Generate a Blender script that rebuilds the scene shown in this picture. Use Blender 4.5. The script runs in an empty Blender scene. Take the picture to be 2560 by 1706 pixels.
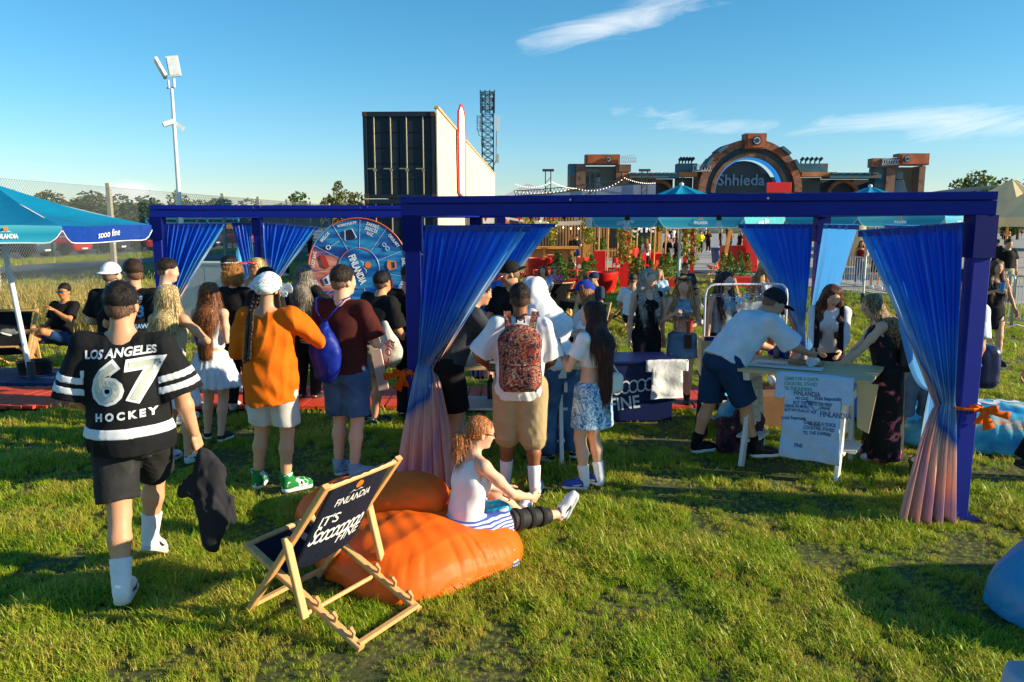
import bpy, bmesh, math, random
import numpy as np
from mathutils import Vector, Matrix, Quaternion
from mathutils.bvhtree import BVHTree
from math import radians as R, sin, cos, pi, atan, tan, sqrt
random.seed(7)
RNG = np.random.default_rng(11)
sc = bpy.context.scene
COL = sc.collection

# ------------------------------------------------------------------ camera
CAMH, PITCH, FPX = 2.2, 8.66, 1990.0
cd = bpy.data.cameras.new('camera'); cam = bpy.data.objects.new('camera', cd); COL.objects.link(cam)
cd.sensor_width = 36; cd.lens = FPX / 2560 * 36; cd.clip_end = 3000; cd.clip_start = .05
cam.location = (0, 0, CAMH); cam.rotation_euler = (R(90 - PITCH), 0, 0)
sc.camera = cam
sc.view_settings.view_transform = 'Standard'; sc.view_settings.look = 'None'
sc.view_settings.gamma = 1; sc.view_settings.use_curve_mapping = False
sc.view_settings.exposure = 0.74

# ------------------------------------------------------------------ sun and sky
SUN_EL, SUN_BACK = 19.0, 10.0           # degrees above the horizon, degrees behind the picture plane (light from the right)
sdir = Vector((cos(R(SUN_EL)) * cos(R(SUN_BACK)), -cos(R(SUN_EL)) * sin(R(SUN_BACK)), sin(R(SUN_EL))))
sl = bpy.data.lights.new('sun', 'SUN'); sl.energy = 5.0; sl.angle = R(.5); sl.color = (1, .86, .60)
so = bpy.data.objects.new('sun', sl); COL.objects.link(so); so.location = (30, -10, 20)
so.rotation_euler = (-sdir).to_track_quat('-Z', 'Y').to_euler()
w = bpy.data.worlds.new('World'); sc.world = w; w.use_nodes = True
nt = w.node_tree; nt.nodes.clear()
N = nt.nodes.new
wo = N('ShaderNodeOutputWorld'); bg = N('ShaderNodeBackground'); bg.inputs[1].default_value = .105
sky = N('ShaderNodeTexSky'); sky.sky_type = 'NISHITA'; sky.sun_disc = False
sky.sun_elevation = R(SUN_EL); sky.sun_rotation = math.atan2(sdir.x, sdir.y)
sky.air_density = 1.0; sky.dust_density = .1; sky.ozone_density = 3.0; sky.altitude = 50
hs = N('ShaderNodeHueSaturation'); hs.inputs['Saturation'].default_value = 1.2; hs.inputs['Value'].default_value = 1.0; hs.inputs['Hue'].default_value = .487
nt.links.new(sky.outputs[0], hs.inputs['Color'])
# thin high clouds: stretched noise in direction space, kept to a few wisps and a low bank
tc = N('ShaderNodeTexCoord')
def wmath(op, a, b=None, c=None):
    n = N('ShaderNodeMath'); n.operation = op
    for i, v in enumerate((a, b, c)):
        if v is None: continue
        if isinstance(v, (int, float)): n.inputs[i].default_value = v
        else: nt.links.new(v, n.inputs[i])
    return n.outputs[0]
sep = N('ShaderNodeSeparateXYZ'); nt.links.new(tc.outputs['Generated'], sep.inputs[0])
az = wmath('ARCTAN2', sep.outputs[0], sep.outputs[1]); el = wmath('ARCSINE', sep.outputs[2])
cmb = N('ShaderNodeCombineXYZ')
nt.links.new(wmath('MULTIPLY', az, 3.2), cmb.inputs[0]); nt.links.new(wmath('MULTIPLY', wmath('SUBTRACT', el, wmath('MULTIPLY', az, .12)), 17), cmb.inputs[1])
nz = N('ShaderNodeTexNoise'); nz.inputs['Scale'].default_value = 2.3; nz.inputs['Detail'].default_value = 8; nz.inputs['Roughness'].default_value = .62; nz.inputs['Distortion'].default_value = .8
nt.links.new(cmb.outputs[0], nz.inputs['Vector'])
def blob(a0, e0, sa, se, amp, tilt=0.):
    da = wmath('SUBTRACT', az, a0); de = wmath('SUBTRACT', wmath('SUBTRACT', el, e0), wmath('MULTIPLY', da, tilt))
    q = wmath('ADD', wmath('POWER', wmath('DIVIDE', wmath('ABSOLUTE', da), sa), 2.), wmath('POWER', wmath('DIVIDE', wmath('ABSOLUTE', de), se), 2.))
    return wmath('MULTIPLY', wmath('EXPONENT', wmath('MULTIPLY', q, -1.)), amp)
def pxdir(u, v):
    xc, yc = (u - 1280) / FPX, (853 - v) / FPX
    p = R(PITCH); d = Vector((xc, cos(p) + sin(p) * yc, -sin(p) + cos(p) * yc)).normalized()
    return math.atan2(d.x, d.y), math.asin(d.z)
m = None
for (u, v, sa, se, amp, tilt) in ((1560, 52, .13, .024, 1.15, .2), (1640, 285, .15, .018, .62, -.15), (2400, 305, .17, .02, .95, -.03), (2460, 225, .06, .008, .35, .2),
                                  (2050, 255, .05, .006, .3, .1), (330, 470, .028, .011, 1.2, 0), (330, 500, .12, .014, .9, 0), (1050, 247, .03, .006, .3, 0), (1950, 390, .5, .03, .22, 0)):
    a0, e0 = pxdir(u, v); b = blob(a0, e0, sa, se, amp, tilt)
    m = b if m is None else wmath('ADD', m, b)
dens = wmath('MULTIPLY', wmath('SUBTRACT', wmath('ADD', nz.outputs[0], wmath('MULTIPLY', m, .50)), .78), 1.5)
dens.node.use_clamp = True
dens = wmath('MULTIPLY', dens, .9)
tr_ = N('ShaderNodeValToRGB'); nt.links.new(wmath('MULTIPLY', el, 1.6), tr_.inputs[0]); e_ = tr_.color_ramp.elements
while len(e_) < 4: e_.new(.5)
for x_, (p_, c_) in zip(e_, ((0, (.82, .86, 1.02)), (.08, (.74, .86, 1.0)), (.30, (.64, .90, 1.0)), (.8, (.62, .92, 1.04)))): x_.position = p_; x_.color = (*c_, 1)
mt = N('ShaderNodeMix'); mt.data_type = 'RGBA'; mt.blend_type = 'MULTIPLY'; mt.inputs[0].default_value = 1
nt.links.new(hs.outputs[0], mt.inputs[6]); nt.links.new(tr_.outputs[0], mt.inputs[7])
mx = N('ShaderNodeMix'); mx.data_type = 'RGBA'
nt.links.new(dens, mx.inputs[0]); nt.links.new(mt.outputs[2], mx.inputs[6]); mx.inputs[7].default_value = (7.6, 7.4, 7.1, 1)
nt.links.new(mx.outputs[2], bg.inputs[0]); nt.links.new(bg.outputs[0], wo.inputs[0])
sc.render.engine = 'CYCLES'
try: sc.cycles.max_bounces = 6; sc.cycles.transparent_max_bounces = 12
except Exception: pass

# ------------------------------------------------------------------ pixel to place
_p = R(PITCH)
def ray(u, v):
    xc, yc = (u - 1280) / FPX, (853 - v) / FPX
    return Vector((xc, cos(_p) + sin(_p) * yc, -sin(_p) + cos(_p) * yc))
def gnd(u, v, z=0.):
    d = ray(u, v); t = (z - CAMH) / d.z
    return Vector((d.x * t, d.y * t, z))
def at(u, v, Y):
    d = ray(u, v); t = Y / d.y
    return Vector((d.x * t, Y, CAMH + d.z * t))

# ------------------------------------------------------------------ objects
def tag(o, label=None, cat=None, group=None, kind=None):
    if label: o['label'] = label
    if cat: o['category'] = cat
    if group: o['group'] = group
    if kind: o['kind'] = kind
    return o
def empty(name, loc=(0, 0, 0), rz=0., label=None, cat=None, group=None):
    o = bpy.data.objects.new(name, None); COL.objects.link(o); o.location = loc; o.rotation_euler = (0, 0, rz)
    o.empty_display_size = .1
    return tag(o, label, cat, group)
def link(name, me, m=None, parent=None, smooth=None):
    o = bpy.data.objects.new(name, me); COL.objects.link(o)
    if m is not None:
        for mm in (m if isinstance(m, (list, tuple)) else [m]):
            if not any(x == mm for x in me.materials): me.materials.append(mm)
    if parent is not None: o.parent = parent
    if smooth is True: me.polygons.foreach_set('use_smooth', np.ones(len(me.polygons), dtype=bool))
    elif smooth:
        me.polygons.foreach_set('use_smooth', np.ones(len(me.polygons), dtype=bool)); me.set_sharp_from_angle(angle=R(smooth))
    return o
def child(o, parent): o.parent = parent; return o
def kids(o): return [c for c in _kids.get(o.name, [])]
def copy_tree(o, parent=None, loc=None, rz=None):
    c = o.copy(); COL.objects.link(c)
    if parent is not None: c.parent = parent
    if loc is not None: c.location = loc
    if rz is not None: c.rotation_euler = (0, 0, rz)
    for k in list(o.children): copy_tree(k, c)
    return c

class MB:
    """collects boxes, bars, tubes, prisms; build() links them as one mesh"""
    def __init__(s): s.v = []; s.f = []; s.mi = []; s.cm = 0
    def add(s, vs, fs):
        n = len(s.v); s.v += [tuple(v) for v in vs]; s.f += [tuple(i + n for i in f) for f in fs]; s.mi += [s.cm] * len(fs); return s
    def box(s, c, d, rot=None):
        hx, hy, hz = d[0] / 2, d[1] / 2, d[2] / 2; c = Vector(c)
        vs = [Vector((x, y, z)) for z in (-hz, hz) for y in (-hy, hy) for x in (-hx, hx)]
        if rot is not None:
            M = rot if isinstance(rot, Matrix) else Matrix.Rotation(rot, 3, 'Z'); vs = [M @ v for v in vs]
        return s.add([v + c for v in vs], [(0, 2, 3, 1), (4, 5, 7, 6), (0, 1, 5, 4), (2, 6, 7, 3), (0, 4, 6, 2), (1, 3, 7, 5)])
    def box2(s, lo, hi): return s.box([(a + b) / 2 for a, b in zip(lo, hi)], [b - a for a, b in zip(lo, hi)])
    def bar(s, a, b, w, t, up=(0, 0, 1), ch=0.):
        a, b = Vector(a), Vector(b); d = (b - a).normalized(); up = Vector(up)
        x = d.cross(up);
        if x.length < 1e-4: x = d.cross(Vector((0, 1, 0)))
        x.normalize(); y = x.cross(d)
        if ch > 0:
            q = [(w / 2 - ch, t / 2), (-w / 2 + ch, t / 2), (-w / 2, t / 2 - ch), (-w / 2, -t / 2 + ch), (-w / 2 + ch, -t / 2), (w / 2 - ch, -t / 2), (w / 2, -t / 2 + ch), (w / 2, t / 2 - ch)]
        else: q = [(w / 2, t / 2), (-w / 2, t / 2), (-w / 2, -t / 2), (w / 2, -t / 2)]
        n = len(q); vs = [p + x * i + y * j for p in (a, b) for i, j in q]
        fs = [(i, (i + 1) % n, n + (i + 1) % n, n + i) for i in range(n)] + [tuple(range(n - 1, -1, -1)), tuple(range(n, 2 * n))]
        return s.add(vs, fs)
    def tube(s, pts, r, n=8, close=True):
        pts = [Vector(p) for p in pts]; rs = r if isinstance(r, (list, tuple)) else [r] * len(pts)
        vs = []; prev = None
        for i, p in enumerate(pts):
            d = (pts[min(i + 1, len(pts) - 1)] - pts[max(i - 1, 0)]).normalized()
            x = prev - d * prev.dot(d) if prev is not None else (d.orthogonal())
            x.normalize(); prev = x; y = d.cross(x)
            vs += [p + (x * cos(2 * pi * k / n) + y * sin(2 * pi * k / n)) * rs[i] for k in range(n)]
        fs = [(i * n + k, i * n + (k + 1) % n, (i + 1) * n + (k + 1) % n, (i + 1) * n + k) for i in range(len(pts) - 1) for k in range(n)]
        if close: fs += [tuple(range(n - 1, -1, -1)), tuple(range((len(pts) - 1) * n, len(pts) * n))]
        return s.add(vs, fs)
    def lathe(s, prof, c=(0, 0, 0), n=20, cap=True):
        c = Vector(c); vs = [c + Vector((r * cos(2 * pi * k / n), r * sin(2 * pi * k / n), z)) for r, z in prof for k in range(n)]
        fs = [(i * n + k, i * n + (k + 1) % n, (i + 1) * n + (k + 1) % n, (i + 1) * n + k) for i in range(len(prof) - 1) for k in range(n)]
        if cap: fs += [tuple(range(n - 1, -1, -1)), tuple(range((len(prof) - 1) * n, len(prof) * n))]
        return s.add(vs, fs)
    def prism(s, poly, M, t):
        """polygon in local xy, thickness t along local z, M 4x4"""
        n = len(poly); vs = [M @ Vector((x, y, z)) for z in (0, t) for x, y in poly]
        return s.add(vs, [tuple(range(n - 1, -1, -1)), tuple(range(n, 2 * n))] + [(i, (i + 1) % n, n + (i + 1) % n, n + i) for i in range(n)])
    def sheet(s, fn, nu, nv):
        vs = [fn(i / nu, j / nv) for j in range(nv + 1) for i in range(nu + 1)]
        return s.add(vs, [(j * (nu + 1) + i, j * (nu + 1) + i + 1, (j + 1) * (nu + 1) + i + 1, (j + 1) * (nu + 1) + i) for j in range(nv) for i in range(nu)])
    def build(s, name, m=None, parent=None, smooth=None):
        me = bpy.data.meshes.new(name); me.from_pydata(s.v, [], s.f); me.update()
        o = link(name, me, m, parent, smooth)
        if any(s.mi): me.polygons.foreach_set('material_index', s.mi)
        return o

# ------------------------------------------------------------------ materials
MATS = {}
def hexc(h):
    h = h.lstrip('#'); h = h if len(h) == 6 else ''.join(x * 2 for x in h); c = [int(h[i:i + 2], 16) / 255 for i in (0, 2, 4)]
    return tuple(x / 12.92 if x <= .04045 else ((x + .055) / 1.055) ** 2.4 for x in c)
def mat(name, col, rough=.6, var=.12, vs=6., bump=.0, bs=60., metal=0., spec=.5, stretch=None, emit=None, trans=0., sss=0., coat=0., wear=None, obj=True, sheen=0.):
    """principled material with noise variation of colour and relief"""
    if name in MATS: return MATS[name]
    if isinstance(col, str): col = hexc(col)
    m = bpy.data.materials.new(name); m.use_nodes = True; MATS[name] = m
    t = m.node_tree; b = t.nodes['Principled BSDF']; L = t.links.new
    b.inputs['Roughness'].default_value = rough; b.inputs['Metallic'].default_value = metal; b.inputs['Specular IOR Level'].default_value = spec
    b.inputs['Coat Weight'].default_value = coat
    if sss: b.inputs['Subsurface Weight'].default_value = sss; b.inputs['Subsurface Radius'].default_value = (.02, .008, .004)
    if sheen: b.inputs['Sheen Weight'].default_value = sheen
    tc = t.nodes.new('ShaderNodeTexCoord'); mp = t.nodes.new('ShaderNodeMapping'); L(tc.outputs['Object'], mp.inputs[0])
    if stretch: mp.inputs['Scale'].default_value = stretch
    nz = t.nodes.new('ShaderNodeTexNoise'); nz.inputs['Scale'].default_value = vs; nz.inputs['Detail'].default_value = 6; L(mp.outputs[0], nz.inputs['Vector'])
    cr = t.nodes.new('ShaderNodeValToRGB'); L(nz.outputs[0], cr.inputs[0])
    cr.color_ramp.elements[0].position = .3; cr.color_ramp.elements[1].position = .72
    cr.color_ramp.elements[0].color = (*[c * (1 - var) for c in col], 1); cr.color_ramp.elements[1].color = (*[min(1, c * (1 + var)) for c in col], 1)
    out = cr.outputs[0]
    if wear:
        n2 = t.nodes.new('ShaderNodeTexNoise'); n2.inputs['Scale'].default_value = wear[1]; n2.inputs['Detail'].default_value = 9; L(tc.outputs['Object'], n2.inputs['Vector'])
        r2 = t.nodes.new('ShaderNodeValToRGB'); L(n2.outputs[0], r2.inputs[0]); r2.color_ramp.elements[0].position = wear[2]; r2.color_ramp.elements[1].position = min(1, wear[2] + .12)
        mx = t.nodes.new('ShaderNodeMix'); mx.data_type = 'RGBA'; L(r2.outputs[0], mx.inputs[0]); L(out, mx.inputs[6]); mx.inputs[7].default_value = (*(hexc(wear[0]) if isinstance(wear[0], str) else wear[0]), 1)
        out = mx.outputs[2]
    L(out, b.inputs['Base Color'])
    if bump:
        n3 = t.nodes.new('ShaderNodeTexNoise'); n3.inputs['Scale'].default_value = bs; n3.inputs['Detail'].default_value = 5; L(mp.outputs[0], n3.inputs['Vector'])
        bp = t.nodes.new('ShaderNodeBump'); bp.inputs['Strength'].default_value = bump; bp.inputs['Distance'].default_value = .01; L(n3.outputs[0], bp.inputs['Height']); L(bp.outputs[0], b.inputs['Normal'])
    if emit: b.inputs['Emission Color'].default_value = (*emit[0], 1); b.inputs['Emission Strength'].default_value = emit[1]
    if trans:
        tr = t.nodes.new('ShaderNodeBsdfTranslucent'); L(out, tr.inputs[0]); ms = t.nodes.new('ShaderNodeMixShader'); ms.inputs[0].default_value = trans
        L(b.outputs[0], ms.inputs[1]); L(tr.outputs[0], ms.inputs[2]); L(ms.outputs[0], t.nodes['Material Output'].inputs[0])
    return m
def fabric(name, col, rough=.85, var=.1, bump=.35, bs=7., trans=0., sheen=.0):
    if name in MATS: return MATS[name]
    m = mat(name, col, rough, var, 9., bump, bs, spec=.22, trans=trans, sheen=sheen)
    for n in m.node_tree.nodes:
        if n.type == 'BUMP':
            z = n.inputs['Height'].links[0].from_node; z.noise_type = 'RIDGED_MULTIFRACTAL'; z.inputs['Detail'].default_value = 3.; z.inputs['Distortion'].default_value = .6; n.inputs['Distance'].default_value = .035
    return m
def glassy(name, col, rough=.05, alpha=.35):
    if name in MATS: return MATS[name]
    m = mat(name, col, rough, .02); b = m.node_tree.nodes['Principled BSDF']
    b.inputs['Alpha'].default_value = alpha; b.inputs['Specular IOR Level'].default_value = .8
    return m
def node_mat(name, fn, **kw):
    """material whose base colour comes from fn(tree, links) -> colour socket"""
    if name in MATS: return MATS[name]
    m = mat(name, (.5, .5, .5), **kw); t = m.node_tree; b = t.nodes['Principled BSDF']
    o = fn(t, t.links.new)
    for l in list(b.inputs['Base Color'].links): t.links.remove(l)
    t.links.new(o, b.inputs['Base Color'])
    for n in t.nodes:
        if n.type == 'BSDF_TRANSLUCENT': t.links.new(o, n.inputs[0])
    return m
def ramp(t, fac, stops, interp='LINEAR'):
    r = t.nodes.new('ShaderNodeValToRGB'); t.links.new(fac, r.inputs[0]); r.color_ramp.interpolation = interp
    e = r.color_ramp.elements
    while len(e) < len(stops): e.new(.5)
    for x, (p, c) in zip(e, stops): x.position = p; x.color = (*(hexc(c) if isinstance(c, str) else c), 1)
    return r.outputs[0]
def tnode(t, kind, **kw):
    n = t.nodes.new(kind)
    for k, v in kw.items():
        if k in n.inputs: n.inputs[k].default_value = v
        else: setattr(n, k, v)
    return n
def mixc(t, fac, a, b):
    n = t.nodes.new('ShaderNodeMix'); n.data_type = 'RGBA'
    for i, v in ((0, fac), (6, a), (7, b)):
        if isinstance(v, (int, float)): n.inputs[i].default_value = v
        elif isinstance(v, (tuple, str)): n.inputs[i].default_value = (*(hexc(v) if isinstance(v, str) else v), 1)
        else: t.links.new(v, n.inputs[i])
    return n.outputs[2]

# ------------------------------------------------------------------ lettering
def text_mesh(txt, size=1., bold=0., depth=.0, sx=1., shear=0., align='CENTER', space=1., line=1.):
    cu = bpy.data.curves.new('lettering', 'FONT'); cu.body = txt; cu.size = size; cu.offset = bold; cu.extrude = depth; cu.shear = shear
    cu.align_x = align; cu.align_y = 'CENTER'; cu.space_character = space; cu.resolution_u = 3; cu.space_line = line
    o = bpy.data.objects.new('lettering', cu); COL.objects.link(o)
    dg = bpy.context.evaluated_depsgraph_get(); me = bpy.data.meshes.new_from_object(o.evaluated_get(dg))
    bpy.data.objects.remove(o); bpy.data.curves.remove(cu)
    if sx != 1: me.transform(Matrix.Diagonal((sx, 1, 1, 1)))
    return me
def frame(o, x, y):
    """4x4 from origin, x axis, y axis"""
    x = Vector(x).normalized(); z = x.cross(Vector(y)).normalized(); y = z.cross(x)
    M = Matrix((x, y, z)).transposed().to_4x4(); M.translation = Vector(o); return M
def lettering(txt, M, size, m, parent=None, name='lettering', bvh=None, dice=.02, off=.003, **kw):
    me = text_mesh(txt, size, **kw)
    if bvh is not None: drape(me, M, bvh, dice, off)
    else: me.transform(M)
    return link(name, me, m, parent)
def drape(me, M, bvh, dice, off):
    bm = bmesh.new(); bm.from_mesh(me)
    if len(bm.verts):
        for ax in (0, 1):
            lo = min(v.co[ax] for v in bm.verts); hi = max(v.co[ax] for v in bm.verts); k = lo + dice
            while k < hi:
                co = [0, 0, 0]; no = [0, 0, 0]; co[ax] = k; no[ax] = 1
                bmesh.ops.bisect_plane(bm, geom=bm.verts[:] + bm.edges[:] + bm.faces[:], plane_co=co, plane_no=no); k += dice
    z = M.col[2].to_3d().normalized()
    for v in bm.verts:
        p = M @ v.co; hit, n, i, d = bvh.ray_cast(p + z * .5, -z, 1.5)
        v.co = (hit + z * off) if hit is not None else p
    bm.to_mesh(me); bm.free()
def poly_mesh(polys):
    me = bpy.data.meshes.new('print'); v = []; f = []
    for p in polys: f.append(tuple(range(len(v), len(v) + len(p)))); v += [(x, y, 0) for x, y in p]
    me.from_pydata(v, [], f); me.update(); bm = bmesh.new(); bm.from_mesh(me); bmesh.ops.triangulate(bm, faces=bm.faces); bm.to_mesh(me); bm.free(); return me
def bvh_of(o):
    me = o.data; vs = [v.co.copy() for v in me.vertices]; return BVHTree.FromPolygons(vs, [tuple(p.vertices) for p in me.polygons])

# ------------------------------------------------------------------ smooth solids from distance fields
class SDF:
    def __init__(s, h): s.h = h; s.p = []; s.post = []; s.lo = np.full(3, 9.); s.hi = np.full(3, -9.)
    def _r(s, lo, hi, k, f, op='u'):
        m = k + 3 * s.h; lo = np.array(lo) - m; hi = np.array(hi) + m
        if op == 'u': s.lo = np.minimum(s.lo, lo); s.hi = np.maximum(s.hi, hi)
        s.p.append((lo, hi, k, f, op)); return s
    def cone(s, a, b, ra, rb, k=.02, sq=1., ax=None, flat=False, op='u', flat0=False):
        a = np.array(a, float); b = np.array(b, float); ba = b - a; L2 = max(ba @ ba, 1e-9); dn = ba / sqrt(L2); r = max(ra, rb)
        ax = None if ax is None else np.array(ax, float) / np.linalg.norm(ax)
        def f(X, Y, Z):
            px, py, pz = X - a[0], Y - a[1], Z - a[2]
            t0 = (px * ba[0] + py * ba[1] + pz * ba[2]) / L2; t = np.clip(t0, 0, 1)
            vx, vy, vz = px - t * ba[0], py - t * ba[1], pz - t * ba[2]; d2 = vx * vx + vy * vy + vz * vz; c = 1.
            if ax is not None: d2 = d2 + (vx * ax[0] + vy * ax[1] + vz * ax[2]) ** 2 * (1 / sq ** 2 - 1); c = (1 + sq) / 2
            d = (np.sqrt(d2) - (ra + (rb - ra) * t)) * c
            if flat: d = np.maximum(d, (t0 - 1) * sqrt(L2))
            if flat0: d = np.maximum(d, -t0 * sqrt(L2))
            return d
        return s._r(np.minimum(a, b) - r, np.maximum(a, b) + r, k, f, op)
    def chain(s, pts, rs, k=.02, **kw):
        for i in range(len(pts) - 1): s.cone(pts[i], pts[i + 1], rs[i], rs[i + 1], k, **kw)
        return s
    def ell(s, c, r, k=.02, M=None, op='u'):
        c = np.array(c, float); r = np.array(r, float); Q = np.eye(3) if M is None else np.array(M, float)
        def f(X, Y, Z):
            px, py, pz = X - c[0], Y - c[1], Z - c[2]
            q = [px * Q[0, i] + py * Q[1, i] + pz * Q[2, i] for i in range(3)]
            k0 = np.sqrt(sum((q[i] / r[i]) ** 2 for i in range(3))) + 1e-9; k1 = np.sqrt(sum((q[i] / r[i] ** 2) ** 2 for i in range(3))) + 1e-9
            return k0 * (k0 - 1) / k1
        e = np.sqrt(((Q * r[None, :]) ** 2).sum(1)); return s._r(c - e, c + e, k, f, op)
    def box(s, c, hf, rd=.01, k=.01, M=None, op='u'):
        c = np.array(c, float); Q = np.eye(3) if M is None else np.array(M, float); hf = np.array(hf, float)
        def f(X, Y, Z):
            px, py, pz = X - c[0], Y - c[1], Z - c[2]
            q = [np.abs(px * Q[0, i] + py * Q[1, i] + pz * Q[2, i]) - hf[i] + rd for i in range(3)]
            return np.sqrt(sum(np.maximum(a, 0) ** 2 for a in q)) + np.minimum(np.maximum(np.maximum(q[0], q[1]), q[2]), 0) - rd
        e = (np.abs(Q) * hf[None, :]).sum(1); return s._r(c - e, c + e, k, f, op)
    def plane(s, pt, n):
        pt = np.array(pt, float); n = np.array(n, float); n = n / np.linalg.norm(n)
        s.post.append(lambda F, X, Y, Z: np.maximum(F, (X - pt[0]) * n[0] + (Y - pt[1]) * n[1] + (Z - pt[2]) * n[2])); return s
    def disp(s, g): s.post.append(lambda F, X, Y, Z: F + g(X, Y, Z).astype(np.float32)); return s
    def field(s):
        h = s.h; n = np.ceil((s.hi - s.lo) / h).astype(int) + 1
        ax = [(s.lo[i] + h * np.arange(n[i])).astype(np.float32) for i in range(3)]; F = np.full(n, .6, np.float32)
        for lo, hi, k, f, op in s.p:
            i0 = np.clip(((lo - s.lo) / h).astype(int), 0, n); i1 = np.clip(np.ceil((hi - s.lo) / h).astype(int) + 1, 0, n)
            if (i1 <= i0).any(): continue
            sl = tuple(slice(a, b) for a, b in zip(i0, i1)); X = ax[0][sl[0]][:, None, None]; Y = ax[1][sl[1]][None, :, None]; Z = ax[2][sl[2]][None, None, :]
            d = f(X, Y, Z).astype(np.float32); A = F[sl]
            if op == 'u': e = np.maximum(k - np.abs(A - d), 0) / k; F[sl] = np.minimum(A, d) - e * e * k * .25
            else: d = -d; e = np.maximum(k - np.abs(A - d), 0) / k; F[sl] = np.maximum(A, d) + e * e * k * .25
        X, Y, Z = ax[0][:, None, None], ax[1][None, :, None], ax[2][None, None, :]
        for g in s.post: F = g(F, X, Y, Z)
        return F.astype(np.float32)
    def arrays(s, F=None):
        F = s.field() if F is None else F
        return surfnet(F, s.lo, s.h)
def surfnet(F, lo, h):
    F = np.pad(F, 1, constant_values=.6); lo = np.asarray(lo) - h
    S = F < 0; n = F.shape
    c = np.zeros([a - 1 for a in n], np.int8)
    off = [(i, j, k) for i in (0, 1) for j in (0, 1) for k in (0, 1)]
    for i, j, k in off: c += S[i:n[0] - 1 + i, j:n[1] - 1 + j, k:n[2] - 1 + k]
    act = (c > 0) & (c < 8); I, J, K = np.nonzero(act); nv = len(I)
    idx = np.full(act.shape, -1, np.int64); idx[I, J, K] = np.arange(nv)
    V = {o: F[I + o[0], J + o[1], K + o[2]] for o in off}
    P = np.zeros((nv, 3)); W = np.zeros(nv)
    for a in off:
        for ax in range(3):
            if a[ax]: continue
            b = list(a); b[ax] = 1; b = tuple(b); fa, fb = V[a], V[b]; m = (fa < 0) != (fb < 0)
            t = np.where(m, fa / np.where(m, fa - fb, 1), 0)
            for q in range(3): P[:, q] += np.where(m, a[q] + (t if q == ax else 0), 0)
            W += m
    P = P / W[:, None]; P += np.stack([I, J, K], 1); P = P * h + lo
    fs = []
    for ax in range(3):
        sA = [slice(1, n[q] - 1) if q != ax else slice(0, n[q] - 1) for q in range(3)]; sB = list(sA); sB[ax] = slice(1, n[ax])
        A, B = S[tuple(sA)], S[tuple(sB)]; m = A != B; e = np.stack(np.nonzero(m), 1)
        if not len(e): continue
        a_in = A[m]; o = [1, 1, 1]; o[ax] = 0; e = e + np.array(o); u, v = (ax + 1) % 3, (ax + 2) % 3
        def g(du, dv): q = e.copy(); q[:, u] -= du; q[:, v] -= dv; return idx[q[:, 0], q[:, 1], q[:, 2]]
        q = np.stack([g(1, 1), g(0, 1), g(0, 0), g(1, 0)], 1); q[~a_in] = q[~a_in][:, ::-1]; fs.append(q)
    Q = np.concatenate(fs) if fs else np.zeros((0, 4), int); Q = Q[(Q >= 0).all(1)]
    return P, Q
def np_mesh(name, P, Q):
    me = bpy.data.meshes.new(name); n = len(P); me.vertices.add(n); me.vertices.foreach_set('co', np.ascontiguousarray(P, dtype=np.float32).ravel())
    k = Q.shape[1]; me.loops.add(Q.size); me.loops.foreach_set('vertex_index', np.ascontiguousarray(Q, dtype=np.int32).ravel())
    me.polygons.add(len(Q)); me.polygons.foreach_set('loop_start', (np.arange(len(Q)) * k).astype(np.int32)); me.polygons.foreach_set('loop_total', np.full(len(Q), k, np.int32))
    me.update(calc_edges=True); me.validate(); me.polygons.foreach_set('use_smooth', np.ones(len(me.polygons), dtype=bool)); return me
def cat_meshes(parts):
    Ps, Qs, n = [], [], 0
    for P, Q in parts:
        if len(P): Ps.append(P); Qs.append(Q + n); n += len(P)
    return np.concatenate(Ps), np.concatenate(Qs)
def wrinkle(amp, fr=1., seed=0, zk=.6):
    r = np.random.default_rng(seed); ks = r.normal(size=(6, 3)); ks /= np.linalg.norm(ks, axis=1)[:, None]; ks[:, 2] *= zk; ph = r.uniform(0, 6, 6); mg = np.array([13, 22, 31, 43, 58, 80]) * fr; am = np.array([.5, .55, .4, .42, .22, .2])
    def g(X, Y, Z):
        o = 0
        wx = np.sin(9 * fr * Z + 5 * X + ph[0]) * .05; wy = np.sin(8 * fr * X - 7 * Z + ph[1]) * .05
        for i in range(6):
            q = np.sin(mg[i] * (ks[i, 0] * (X + wx) + ks[i, 1] * (Y + wy) + ks[i, 2] * Z) + ph[i]); o = o + am[i] * (np.abs(q) ** .55 * 1.3 * (np.sin(5 * X * fr + 7 * Z * fr + ph[i]) * .5 + .7) - .6 if i % 2 else q)
        return o * amp
    return g
# ================================================================== ground
def lawn_mat():
    def f(t, L):
        g = tnode(t, 'ShaderNodeNewGeometry'); n = tnode(t, 'ShaderNodeTexNoise', Scale=1.3, Detail=8., Roughness=.7); L(g.outputs['Position'], n.inputs['Vector'])
        n2 = tnode(t, 'ShaderNodeTexNoise', Scale=60., Detail=8.); L(g.outputs['Position'], n2.inputs['Vector'])
        a = ramp(t, n.outputs[0], [(.3, (.05, .08, .010)), (.5, (.11, .12, .022)), (.68, (.20, .155, .06))]); b = ramp(t, n2.outputs[0], [(.3, (.35, .35, .35)), (.7, (1, 1, 1))])
        m = t.nodes.new('ShaderNodeMix'); m.data_type = 'RGBA'; m.blend_type = 'MULTIPLY'; m.inputs[0].default_value = 1; L(a, m.inputs[6]); L(b, m.inputs[7]); return m.outputs[2]
    return node_mat('lawn', f, rough=.95, bump=.8, bs=25.)
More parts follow.
